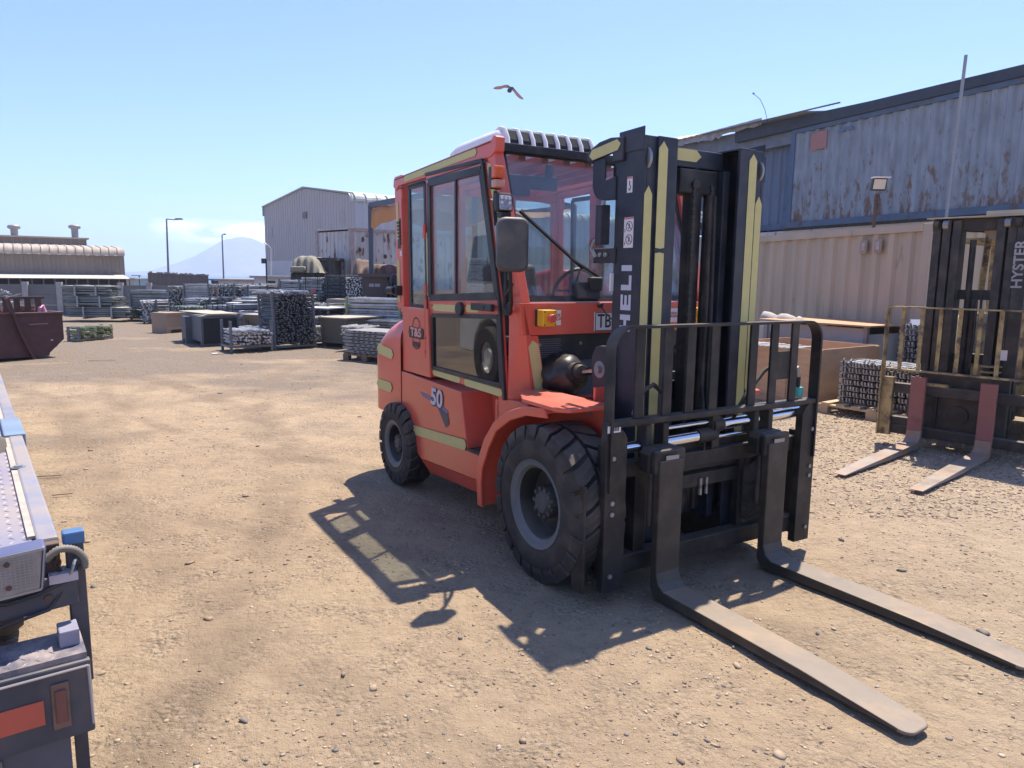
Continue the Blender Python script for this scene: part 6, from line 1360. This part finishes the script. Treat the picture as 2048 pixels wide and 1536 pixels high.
def rack(label, fra, dep, H, along='x', m_=GALV, n=150, z0=0, r=.026, base=.12, posts=True, group='racks of scaffold tubes', lean=0, top=None, postm=None, fill=1.0, name='tube_rack', jit=.12, cat='rack'):
    A_, rz, w = fra; t = thing(name, label, cat, (A_.x, A_.y, z0), rz, group); pm = postm or mat('rack steel', (.16, .17, .18), .6, .3, var=.2, dust=.15)
    if posts:
        for x in (.03, w-.03):
            for y in (.03, dep-.03): b = MB(); b.bar((x, y, 0), (x-lean, y, H*1.02), .05, .05); b.build('post', pm, t)
        b = MB(); b.bb(0, w, 0, .05, base-.06, base-.01); b.bb(0, w, dep-.05, dep, base-.06, base-.01); b.bb(0, .05, .05, dep-.05, base-.06, base-.01); b.bb(w-.05, w, .05, dep-.05, base-.06, base-.01); b.build('base_frame', pm, t)
    b = MB(); tubes(b, n, w-.12 if along == 'y' else w, dep-.12 if along == 'x' else dep, base, base+(H-base)*fill, along, r, len(label), jit)
    b.v = [(x+(.06 if along == 'y' else 0)-lean*z/H, y+(.06 if along == 'x' else 0), z) for x, y, z in b.v]
    o = b.build('tubes', m_, t); o['kind'] = 'stuff'
    if top: b = MB(); b.bb(-.05, w+.05, -.05, dep+.05, H+.01, H+.04); b.build('top_board', top, t)
    return t
def crate(label, fra, dep, H, z0=0, m_=PLY, lid=None, name='wooden_crate', slats=True, feet=True):
    A_, rz, w = fra; t = thing(name, label, 'crate' if 'crate' in name else 'box', (A_.x, A_.y, z0), rz); f0 = .10 if feet else 0
    b = MB(); b.bb(0, w, 0, dep, f0, H); b.build('panels', m_, t)
    if slats:
        b = MB()
        for x in (0, w): b.bb(x-.03 if x else -.02, x+.02 if x else .06, -.02, 0, f0, H)
        b.bb(.06, w-.03, -.02, 0, H-.08, H-.0); b.bb(.06, w-.03, -.02, 0, f0, f0+.08); b.bb(w, w+.02, 0, .08, f0, H); b.bb(w, w+.02, dep-.08, dep, f0, H); b.build('battens', m_, t)
    if feet:
        b = MB(); b.bb(.0, .12, 0, dep, 0, f0); b.bb(w-.12, w, 0, dep, 0, f0); b.build('skids', m_, t)
    if lid: b = MB(); b.bb(-.06, w+.06, -.06, dep+.06, H+.003, H+.03); b.build('lid', lid, t)
    return t
CRT = mat('brown crate board', (.34, .24, .165), .8, var=.15, vs=3, dust=.15); GST = mat('slate grey steel', (.10, .11, .125), .6, var=.2, vs=2, dust=.15); PALEB = mat('pale board', (.42, .37, .29), .75, var=.12, vs=3)
crate('small brown wooden crate standing alone on skids left of the grey steel box', fr(335, 667, 374, 664), .62, .58, m_=CRT)
t = crate('big slate grey steel box topped with loose plywood sheets', fr(367, 680, 404, 693), .86, .70, m_=GST, name='steel_box', slats=False)
b = MB(); b.bb(fr(367, 680, 404, 693)[2]-.01, fr(367, 680, 404, 693)[2]+.012, .05, .82, .06, .66); b.build('dark_inside_panel', mat('painted dark inside', (.015, .016, .02), .8), t)  # black sheet painted on for the unlit inside of the open box
A_, rz, w = fr(367, 680, 404, 693)
for k, (dx, dy, a_) in enumerate(((-.05, -.1, .05), (.05, .2, -.06), (.10, -.05, .16))):
    b = MB(); b.box((w/2+dx*.5, .43+dy*.5, .715+.022*k), (w*.98, .72, .018), Matrix.Rotation(a_, 3, 'Z')); o = b.build('plywood_sheet', PALEB, None, loc=(A_.x, A_.y, 0)); o.rotation_euler.z = rz; tag(o, ('lowest', 'middle', 'uppermost')[k]+' of the three loose plywood sheets lying on the slate grey box', 'board', 'plywood sheets on the grey box')
crate('thin grey steel frame panel leaning behind the big slate grey box', frY(360, 368, 18.2, 17.9), .8, .66, m_=GST, name='steel_frame_box', slats=False)
rack('low square rack half full of short tubes, nearest on the track side', fr(442, 700, 461, 706), .95, .68, 'x', GALV, 110, fill=.66, base=.16, jit=.16)
rack('tall leaning rack crammed with dark tubes, tallest in the front row', fr(520, 694, 549, 700), 1.05, 1.27, 'x', mat('dark stacked tubes', (.13, .135, .14), .5, .3, var=.4, vs=3), 420, lean=.10, base=.1, r=.021, jit=.13)
b = MB(); A_, rz, w = fr(520, 694, 549, 700); rg = random.Random(1)
for k in range(26): b.cyl((rg.uniform(-.2, .1), rg.uniform(0, 1), 1.28+rg.random()*.06), (w+rg.uniform(-.2, .15), rg.uniform(0, 1), 1.28+rg.random()*.06), .02, 6)
o = b.build('loose_tubes', GALV, None, loc=(A_.x-.08, A_.y, 0)); o.rotation_euler.z = rz; tag(o, 'bright tubes strewn on top of the tall leaning rack', 'tubes', kind='stuff')
def jacks(label, fra, dep, H, z0=0, n=120):
    A_, rz, w = fra; t = thing('jack_pile', label, 'steel pile', (A_.x, A_.y, z0), rz); rg = random.Random(6); b = MB()
    for k in range(n):
        y = rg.uniform(0, dep); z = .12+rg.random()*(H-.12); b.cyl((w-.3, y, z), (w+rg.uniform(0, .12), y+rg.uniform(-.03, .03), z+rg.uniform(-.03, .03)), .016, 6); x = w+rg.uniform(-.04, .1); a_ = rg.uniform(0, 3.1); b.bar((x, y-.05*math.cos(a_), z-.05*math.sin(a_)), (x, y+.05*math.cos(a_), z+.05*math.sin(a_)), .02, .02)
    o = b.build('jacks', GALV, t); o['kind'] = 'stuff'; b = MB(); b.bb(0, w-.2, 0, dep, .12, H); b.build('core', mat('tan steel sheet', (.30, .26, .18), .7, var=.2), t); b = MB(); b.bb(0, w, .05, .15, 0, .12); b.bb(0, w, dep-.15, dep-.05, 0, .12); b.build('bearers', WOODD, t)
jacks('low pile of knobbly screw jacks right of the tall leaning rack', fr(598, 688, 620, 693), 1.0, .45)
crate('table height steel frame box with a pale board top behind the perforated decks', frY(642, 690, 17.6, 17.2), 1.2, zt(660, 637, 17.4), m_=mat('dark brown frame sheet', (.13, .115, .09), .75, var=.2), lid=PALEB, name='frame_box', slats=True)
# pallet of perforated decks next to the counterweight
pA = gnd(686, 719); pB = gnd(772, 727); A_, rz, w = lframe(pA, pB); pallet('weathered dark pallet under the perforated steel decks beside the red forklift', pA, rz, w, .9, 0, WOODD)
DK_ = mat('weathered steel decks', (.24, .24, .235), .6, .3, var=.3, vs=6, dust=.2); HOLE = mat('deck hole', (.02, .02, .022), .8)
t = thing('steel_deck_stack', 'stack of perforated steel decks on a pallet touching the forklift outline', 'steel stack', (A_.x, A_.y, .146), rz)
for k in range(7):
    z = .068*k; rg = random.Random(k); dx = rg.uniform(-.03, .03); b = MB(); b.bb(.02+dx, w-.02+dx, .04, .84, z+.003, z+.056); l_ = b.build('deck', DK_, t, bevel=.006); b = MB()
    for q_ in range(5): x = .25+q_*.14; b.bb(x+dx, x+.06+dx, .034, .042, z+.02, z+.042)
    b.build('slots', HOLE, l_); b = MB()
    for q_ in range(9): y = .06+q_*.085; b.cyl((dx-.02, y, z+.03), (dx+.03, y, z+.03), .022, 6)
    b.build('end_hooks', DK_, l_)
rack('rack of bright long tubes with green stakes beside the forklift cab', frY(690, 800, 18.6, 18.0), .9, zt(740, 596, 18.5)-.25, 'x', GALV, 130, z0=.25, base=.30, postm=mat('green grey stake', (.22, .28, .15), .6), r=.03)
rack('low rack of dark tubes beneath the green staked rack', frY(700, 800, 17.8, 17.4), .9, zt(740, 640, 17.6), 'x', GALV2, 110, base=.1, posts=False)
rack('small heap of short pale tubes on the deck stack side', frY(676, 735, 16.6, 16.4), .6, zt(700, 652, 16.5), 'y', GALV, 80, base=.35, posts=False, r=.022)
WRP = mat('grey wrapped frames', (.20, .22, .25), .6, .2, var=.3, vs=5)
def bundle(label, px0, px1, yt_, Y, dep=1.0, m_=WRP, rows=5, group='grey bundles in the middle of the yard', base=0, name='steel_bundle', ridges=9):
    A_, rz, w = frY(px0, px1, Y, Y-.25); H = zt((px0+px1)/2, yt_, Y)-base; t = thing(name, label, 'bundle', (A_.x, A_.y, base), rz, group); rg = random.Random(int(px0))
    for k in range(rows):
        z0 = H*k/rows; z1 = H*(k+.86)/rows; b = MB(); e = rg.uniform(-.02, .02)
        b.bb(e, w+e, e, dep, z0, z1)
        for q_ in range(ridges): x = w*(q_+.5)/ridges; b.cyl((x, -.03+e, (z0+z1)/2), (x, .02, (z0+z1)/2), min(.03, w/ridges*.4), 6)
        b.build('layer', m_, t, bevel=.012)
    b = MB()
    for x in (w*.2, w*.8): b.bb(x-.008, x+.008, -.045, -.03, 0, H)
    b.build('strap', BLKP, t); return t
bundle('left one of three grey bundles lined up behind the slate box', 411, 431, 609, 21, rows=6)
bundle('middle one of three grey bundles lined up behind the slate box', 433, 450, 609, 20.8, rows=6)
bundle('right one of three grey bundles, topped with a white sheet', 452, 470, 607, 20.6, rows=6)
b = MB(); p0 = at(461, 607, 20.8); b.box(p0+Vector((0, .3, .01)), (.32, .5, .02)); tag(b.build('white_sheet', WSTK), 'crumpled white sheet on top of the right grey bundle', 'sheet')
rack('mesh sided rack of green grey steel behind the small brown crate', frY(341, 408, 22.2, 21.8), 1.0, zt(370, 612, 22), 'y', mat('green grey steel', (.16, .20, .19), .6, .3, var=.3), 160, base=.1, r=.03)
rack('short rack of bright fittings low beside the concrete wall', frY(285, 340, 25.6, 25.2), .9, zt(310, 619, 25.4), 'y', GALV, 120, base=.12, r=.028)
crate('grey steel cabinet half way back between bundles and tall rack', frY(470, 508, 21.5, 21.2), .9, zt(490, 603, 21.3), m_=mat('mid grey cabinet', (.22, .23, .25), .6, var=.15), name='steel_cabinet', slats=False, lid=GRYS)
b = MB(); p0 = at(503, 640, 22); H = zt(503, 594, 22); b.lathe([(0, 0), (.26, 0), (.27, H*.33), (.25, H*.34), (.27, H*.66), (.25, H*.67), (.27, H-.02), (.25, H), (0, H-.01)], (p0.x, 22, 0), 'z', 24); tag(b.build('drum', mat('blue grey drum', (.16, .20, .24), .5, var=.2), smooth=True, sharp=40), 'tall blue grey drum behind the tall leaning rack', 'drum')
pallet('white slatted crate end beside the grey cabinet', at(480, 640, 19.6).xy.to_3d(), 0, .42, .3, .58, WSTK)
crate('brown plywood box with a cream lid in the gap left of the tall rack', frY(486, 516, 18.6, 18.4), .7, zt(500, 631, 18.5), m_=CRT, lid=PALEB)
rack('half empty low rack behind the nearest square rack', frY(463, 520, 17.9, 17.7), .6, zt(490, 645, 17.8), 'y', GALV2, 70, base=.2, fill=.7)
crate('tan plywood crate left of a dark gap behind the jacks', frY(615, 645, 22.4, 22.3), 1, zt(630, 599, 22.4), m_=mat('tan crate sheet', (.34, .27, .215), .8, var=.1), slats=False)
crate('larger tan plywood crate with dark spots behind the frame box', frY(653, 690, 21.0, 20.8), 1, zt(670, 598, 21), m_=mat('tan crate sheet spotted', (.34, .27, .215), .8, var=.1, col2=(.14, .1, .08), thr=.66, soft=.03, ms=9), slats=False)
rack('dark rack of upright steel with a white plank on top behind the jacks', frY(606, 656, 19.6, 19.3), .8, zt(630, 618, 19.5), 'y', mat('dark steel ends', (.06, .065, .075), .5, .4, var=.4), 170, base=.06, r=.024, top=WSTK)
rack('rack of grey tubes just right of the tall leaning rack', frY(592, 612, 20.4, 20.2), .8, zt(600, 606, 20.3), 'y', GALV, 80, base=.1, r=.026)
# back rows
back = [
 (258, 336, 580, 612, 25.8, 'x', GALV2, 'long boards in a rack against the concrete wall right of the tiered bundles', None),
 (336, 374, 572, 636, 24.6, 'y', GALV2, 'high dark rack of tubes first from the left in the back row', None),
 (366, 418, 568, 612, 24.0, 'x', GALV, 'high rack of long bright tubes second from the left in the back row', None),
 (364, 416, 596, 612, 22.9, 'x', GALV, 'low rack of yellowish tubes in front of the back row', None),
 (416, 436, 577, 612, 24.0, 'x', mat('reddish tubes', (.26, .14, .12), .6, .2, var=.3), 'narrow rack of reddish tubes in the back row', None),
 (418, 441, 594, 612, 22.8, 'x', GALV2, 'small dark rack in front of the reddish tubes', None),
 (435, 470, 568, 612, 23.6, 'y', GALV2, 'square dark rack of tube ends in the middle of the back row', None),
 (470, 497, 571, 612, 23.8, 'y', GALV, 'rack of bright tube ends right of the square dark rack', None),
 (494, 521, 568, 610, 24.4, 'y', GALV2, 'last dark rack of the back row before the white hut', None),
 (557, 600, 560, 594, 22.6, 'x', GALV, 'rack of long bars in front of the white hut', None),
 (690, 728, 554, 598, 21.8, 'y', GALV, 'rack of bright tube ends left of the brown steel cabinet', None),
]
for (x0, x1, y0, y1, Y, al, m_, lab, top) in back:
    rack(lab, frY(x0, x1, Y, Y-.2), 1.0, zt((x0+x1)/2, y0, Y), al, m_, 190, base=max(.05, zt((x0+x1)/2, y1, Y)), r=.024, top=PALEB if top else None, group='racks in the back row')
sfb = bundle('strapped bundle of grey frames with red bands in front of the warehouse', 605, 646, 554, 22.3, 1.0, GALV2, 12, 'frame bundles before the warehouse', .45)
w = frY(605, 646, 22.3, 22.05)[2]
for k in range(3): b = MB(); b.bb(w*.48, w*.70, -.055, -.046, .12+.30*k, .23+.30*k); b.build('red_label', mat('faded red label', (.55, .09, .07), .6), sfb)
bundle('dark bundle of frames right of the red banded bundle', 648, 690, 549, 22.0, 1.0, mat('dark frame steel', (.07, .08, .09), .55, .3, var=.4, vs=8), 12, 'frame bundles before the warehouse', .45)
b = MB(); A_, rz, w = frY(560, 700, 23.4, 22.9); b.bb(0, w, 0, 1.6, .0, .44); o = b.build('loading_ledge', mat('grey ledge', (.16, .15, .14), .9), None, loc=(A_.x, A_.y, 0)); o.rotation_euler.z = rz; tag(o, 'low grey ledge under the frame bundles', 'ledge')
more = [
 (283, 312, 600, 640, 24.9, 'y', GALV, 'small square rack of tube ends left of the small brown crate'),
 (396, 420, 596, 640, 22.6, 'y', GALV2, 'dark tube rack peeping out left of the three grey bundles'),
 (470, 486, 596, 640, 22.4, 'y', GALV, 'slim tube rack between the grey bundles and the grey cabinet'),
 (524, 560, 584, 640, 20.9, 'x', GALV2, 'dark rack of long tubes directly behind the tall leaning rack'),
 (560, 606, 590, 640, 21.2, 'y', GALV, 'wide rack of bright tube ends behind and right of the leaning rack'),
 (640, 656, 606, 650, 20.3, 'y', GALV2, 'narrow dark tube rack in the gap between the two tan crates'),
 (612, 640, 632, 668, 18.9, 'y', GALV, 'short rack of bright tube ends above the jack pile'),
 (700, 760, 606, 640, 19.4, 'y', GALV2, 'dark tube rack behind the green staked rack'),
 (520, 556, 602, 640, 19.2, 'y', GALV2, 'low dark rack hidden behind the left half of the leaning rack'),
]
for (x0, x1, y0, y1, Y, al, m_, lab) in more:
    rack(lab, frY(x0, x1, Y, Y-.2), .9, zt((x0+x1)/2, y0, Y), al, m_, 150, base=.1, r=.024, group='racks filling the middle of the yard', jit=.2)
# three-tier bundles of long tubes at left
for k, (yt_, yb_, x0, x1, n_) in enumerate(((572, 592, 127, 214, 'top'), (594, 614, 129, 222, 'middle'), (615, 638, 133, 250, 'bottom'))):
    Y = 25.2; z0_ = max(.0, zt(170, yb_, Y)); z1_ = zt(170, yt_, Y); A_, rz, w = frY(x0, x1, Y, Y+.1)
    t = thing('tube_bundle', {'top': 'topmost of three stacked bundles of long grey tubes by the wall', 'middle': 'middle one of three stacked bundles of long grey tubes', 'bottom': 'longest tube bundle, lying on the ground under the other two'}[n_], 'bundle', (A_.x, A_.y, z0_), rz, 'three stacked tube bundles')
    b = MB(); tubes(b, 160, w, 1.0, .05, z1_-z0_-.02, 'x', .032, k, .14, 6); b.v = [(x, y, z) for x, y, z in b.v]; o = b.build('tubes', mat('green grey tubes', (.23, .25, .235), .5, .35, var=.3, vs=1.5), t); o['kind'] = 'stuff'
    b = MB(); b.bb(-.05, w+.05, .0, .95, z1_-z0_-.015, z1_-z0_+.0); b.build('top_layer', mat('pale tube tops', (.40, .38, .31), .8, var=.2, vs=4), t)  # flat sheet, paler than the tubes, over the top row
    for f_ in (.28, .76): b = MB(); b.bb(w*f_-.03, w*f_+.03, -.04, 1.04, 0, z1_-z0_+.03); b.build('strap_frame', GREY, t)
rack('thin row of pale beams on the ground against the concrete wall', frY(248, 284, 26.2, 26.1), .8, zt(265, 620, 26.1), 'x', GALV, 50, base=.05, posts=False, r=.05, jit=.3)
rack('low bench of yellow green tubes just right of the red skip', fr(134, 683, 158, 684), 1.1, .36, 'x', mat('yellow green tubes', (.30, .33, .20), .5, .3, var=.25), 30, base=.08, r=.03)
b = MB(); p0 = gnd(176, 674); b.box(p0+Vector((0, 0, .02)), (.35, .12, .03)); tag(b.build('plank_offcut', PALEB), 'short pale plank offcut on the ground right of the skip', 'plank')
# ---- red skip
SK = mat('dark maroon skip paint', (.075, .028, .030), .65, var=.25, vs=2, col2=(.06, .035, .03), thr=.6, soft=.08, ms=4, dust=.12)
kA = at(-120, 700, 13.1); kB = at(130, 700, 14.8); A_, rz, w = lframe(kA, kB); t = thing('skip', 'dark maroon steel skip with sloping end at the left edge', 'skip', A_, rz)
H = zt(130, 628, 14.8); b = MB(); b.prism([(0, .04), (w-.30, .04), (w-.28, .10), (w, .36), (w, H), (0, H)], 'y', 0, .05); b.prism([(0, .04), (w-.30, .04), (w-.28, .10), (w, .36), (w, H), (0, H)], 'y', 1.75, 1.8)
b.add([(w, 0.05, .36), (w, 1.75, .36), (w, 1.75, H), (w, .05, H)], [(0, 1, 2, 3)]); b.add([(w-.29, .05, .08), (w-.29, 1.75, .08), (w, 1.75, .36), (w, .05, .36)], [(0, 1, 2, 3)]); b.add([(0, .05, .1), (w-.3, .05, .1), (w-.3, 1.75, .1), (0, 1.75, .1)], [(0, 1, 2, 3)]); b.build('body', SK, t)
b = MB(); b.bb(0, w+.02, -.03, .07, H, H+.05); b.bb(w-.04, w+.03, .07, 1.8, H, H+.05); b.build('top_rim', SK, t, bevel=.01)
b = MB(); b.bar((w-.98, -.05, H+.34), (w-.80, -.05, .52), .05, .11, up=(0, 1, 0)); b.bar((w-.80, -.05, .52), (w-.60, -.05, .0), .05, .10, up=(0, 1, 0)); b.build('brace', SK, t); b = MB(); b.bb(w-.62, w-.28, -.015, -.002, H-.19, H-.175); b.build('scratch', mat('pink scratch', (.35, .2, .2), .7), t)
b = MB(); b.bb(w-.25, w-.21, -.01, -.002, .34, .36); b.build('chip', WSTK, t)
JK = 0 and [('rusty steel frame standing in the skip', RUST), ('orange painted steel scrap in the skip', mat('orange scrap paint', (.45, .16, .05), .7, var=.3))]
t2 = thing('scrap_frame', 'rusty slatted steel frame sticking up out of the skip', 'scrap', (A_+Vector((math.cos(rz), math.sin(rz), 0))*(w-.95)), rz); t2.location.z = .3
b = MB()
for k in range(4): b.bb(.03+.19*k, .13+.19*k, .30, .34, 0, H+.02)
b.build('slat', RUST, t2); b = MB(); b.bb(.0, .75, .28, .36, H+.0, H+.05); b.build('top_bar', RUST, t2)
rg = random.Random(12); b = MB()
for k in range(22):
    c_ = Vector((rg.uniform(w-2.0, w-.25), rg.uniform(.3, 1.5), H-.08+rg.random()*.2)); d_ = Vector((rg.uniform(-1, 1), rg.uniform(-.6, .6), rg.uniform(-.15, .25))).normalized()*rg.uniform(.12, .4); b.bar(c_-d_, c_+d_, rg.uniform(.03, .1), rg.uniform(.02, .06))
b.bb(.1, w-.1, .1, 1.7, .2, H-.1)
o = b.build('scrap_metal', mat('mixed rusty scrap', (.20, .085, .05), .75, var=.5, vs=6), None, loc=A_); o.rotation_euler.z = rz; tag(o, 'jumble of orange and rusty scrap filling the skip', 'scrap', kind='stuff')
b = MB(); b.tube([(w-.30, .3, H), (w-.28, .3, H+.12), (w-.22, .32, H+.17), (w-.20, .3, H+.02)], .035, 8, [.03, .05, .03, .05]); o = b.build('pink_bag', mat('pink plastic', (.65, .28, .38), .5), None, loc=A_, smooth=True); o.rotation_euler.z = rz; tag(o, 'crumpled pink plastic bag on the right rim of the skip', 'bag')
# tangled pipes far left behind the skip
b = MB(); rg = random.Random(3)
for k in range(26):
    c_ = at(rg.uniform(-30, 14), rg.uniform(582, 602), 19); b.tube([c_+Vector((rg.uniform(-.4, .4), rg.uniform(-.3, .3), rg.uniform(-.12, .12))), c_, c_+Vector((rg.uniform(-.3, .3), 0, rg.uniform(-.15, .15)))], .02, 6)
b.bb(at(-30, 600, 19).x, at(8, 600, 19).x, 18.8, 19.8, 0, .9)
tag(b.build('pipe_heap', GALV2), 'tangled heap of pale pipes behind the skip at the left edge', 'pipes', kind='stuff')
# ================================================================== RED PICKUP behind the forklift
vA = at(880, 700, 10.6); pk = thing('pickup_car', 'red car parked behind the forklift, seen through its windows', 'car', (vA.x, vA.y, 0), R(-8))
CR = mat('red car paint', (.40, .02, .03), .3, var=.04, coat=.6)
b = MB(); sec = [(0, .62), (0, 1.02), (.25, 1.10), (1.35, 1.20), (1.45, 1.22), (2.05, 1.80), (2.5, 1.88), (3.3, 1.87), (3.75, 1.78), (4.15, 1.25), (4.5, 1.2), (4.55, .62)]
sec = [(x*.62, z*.98) for x, z in sec]; b.prism(sec, 'y', 0, 1.6); b.v = [(x, .8+(y-.8)*(1 if z < 1.25 else 1-(z-1.25)*.32), z) for x, y, z in b.v]; b.build('body', CR, pk, bevel=.06, smooth=True, sharp=30, seg=3)
b = MB(); b.prism([(x*.62, z*.98) for x, z in ((1.72, 1.27), (2.12, 1.72), (2.85, 1.78), (2.85, 1.27))], 'y', -.03, .0); b.v = [(x, y+(.155 if z > 1.5 else .022), z) for x, y, z in b.v]; b.build('side_window', GLSD, pk); b = MB(); b.prism([(x*.62, z*.98) for x, z in ((2.98, 1.27), (2.98, 1.78), (3.55, 1.74), (3.9, 1.27))], 'y', -.03, .0); b.v = [(x, y+(.155 if z > 1.5 else .022), z) for x, y, z in b.v]; b.build('side_window', GLSD, pk)
for x in (.55, 2.3):
    for y in (.08, 1.52): b = MB(); b.lathe([(.12, -.09), (.3, -.1), (.33, -.06), (.33, .06), (.3, .1), (.12, .09)], (x, y, .33), 'y', 28, close=True); b.build('wheel', RUB, pk, smooth=True, sharp=40)
b = MB(); b.bb(.02, 2.8, .05, 1.55, .35, .65); b.build('sill', BLKP, pk)
bundle('stack of perforated steel boards with red stripes behind the red car', 920, 990, 515, 13.5, 1.0, mat('perforated steel', (.33, .34, .35), .5, .3, var=.3), 14, 'perforated boards behind the forklift', .3)
# ================================================================== BIRD
bt = thing('bird', 'seagull gliding with bent wings high above the forklift', 'bird', at(1019, 181, 24), R(12)); FE = mat('pinkish grey feathers', (.40, .34, .36), .8, var=.15, vs=20); FD = mat('dark feathers', (.06, .08, .10), .8)
k_ = 24/CF
def bp_(px, py): return Vector(((px-1019)*k_, 0, -(py-181)*k_))
b = MB(); b.tube([(0, .20, .02), (0, .10, .01), (0, -.02, .0), (0, -.14, .01), (0, -.22, .02)], .05, 12, [.01, .055, .075, .05, .012]); b.build('body', FD, bt, smooth=True, sharp=80)
def wing(pts):
    b = MB(); vs = []
    for (px, py, c_) in pts:
        p = bp_(px, py); vs += [p+Vector((0, -.5*c_, .012)), p+Vector((0, .0, .02)), p+Vector((0, .5*c_, -.005)), p+Vector((0, 0, -.02))]
    n_ = len(pts); b.add(vs, [(4*i+k, 4*i+(k+1) % 4, 4*i+4+(k+1) % 4, 4*i+4+k) for i in range(n_-1) for k in range(4)]+[(0, 1, 2, 3), (4*n_-4, 4*n_-3, 4*n_-2, 4*n_-1)])
    b.v = [(x, y, z+.28*y*0-.22*abs(y)*0+(-.30*y)) for x, y, z in b.v]; b.build('wing', FE, bt, smooth=True, sharp=60)
wing([(1017, 174, .14), (1010, 174, .14), (1002, 177, .17), (994, 178, .15), (988, 179, .05)]); wing([(1023, 176, .14), (1028, 180, .14), (1034, 187, .17), (1040, 192, .15), (1046, 195, .05)])
b = MB(); b.bar((-.06, -.05, .1), (.12, -.05, .06), .10, .02); b.build('back', FD, bt)
# small bits on the ground
for (px, py, L_, a_, lab) in ((95, 955, .22, .2, 'thin dry stick lying beside the truck deck'), (125, 992, .14, .3, 'short dark stick on the dirt near the truck'), (205, 722, .5, .15, 'thin straight wire lying on the dirt right of the skip'), (430, 708, .12, .5, 'small pale scrap of paper in front of the low tube rack')):
    g = gnd(px, py); b = MB(); b.bar(g+Vector((-L_/2*math.cos(a_), -L_/2*math.sin(a_), .012)), g+Vector((L_/2*math.cos(a_), L_/2*math.sin(a_), .016)), .012 if 'paper' not in lab else .12, .006); tag(b.build('stick' if 'stick' in lab else ('wire' if 'wire' in lab else 'paper_scrap'), WOODD if 'paper' not in lab else WSTK), lab, 'stick' if 'stick' in lab else ('wire' if 'wire' in lab else 'paper'))
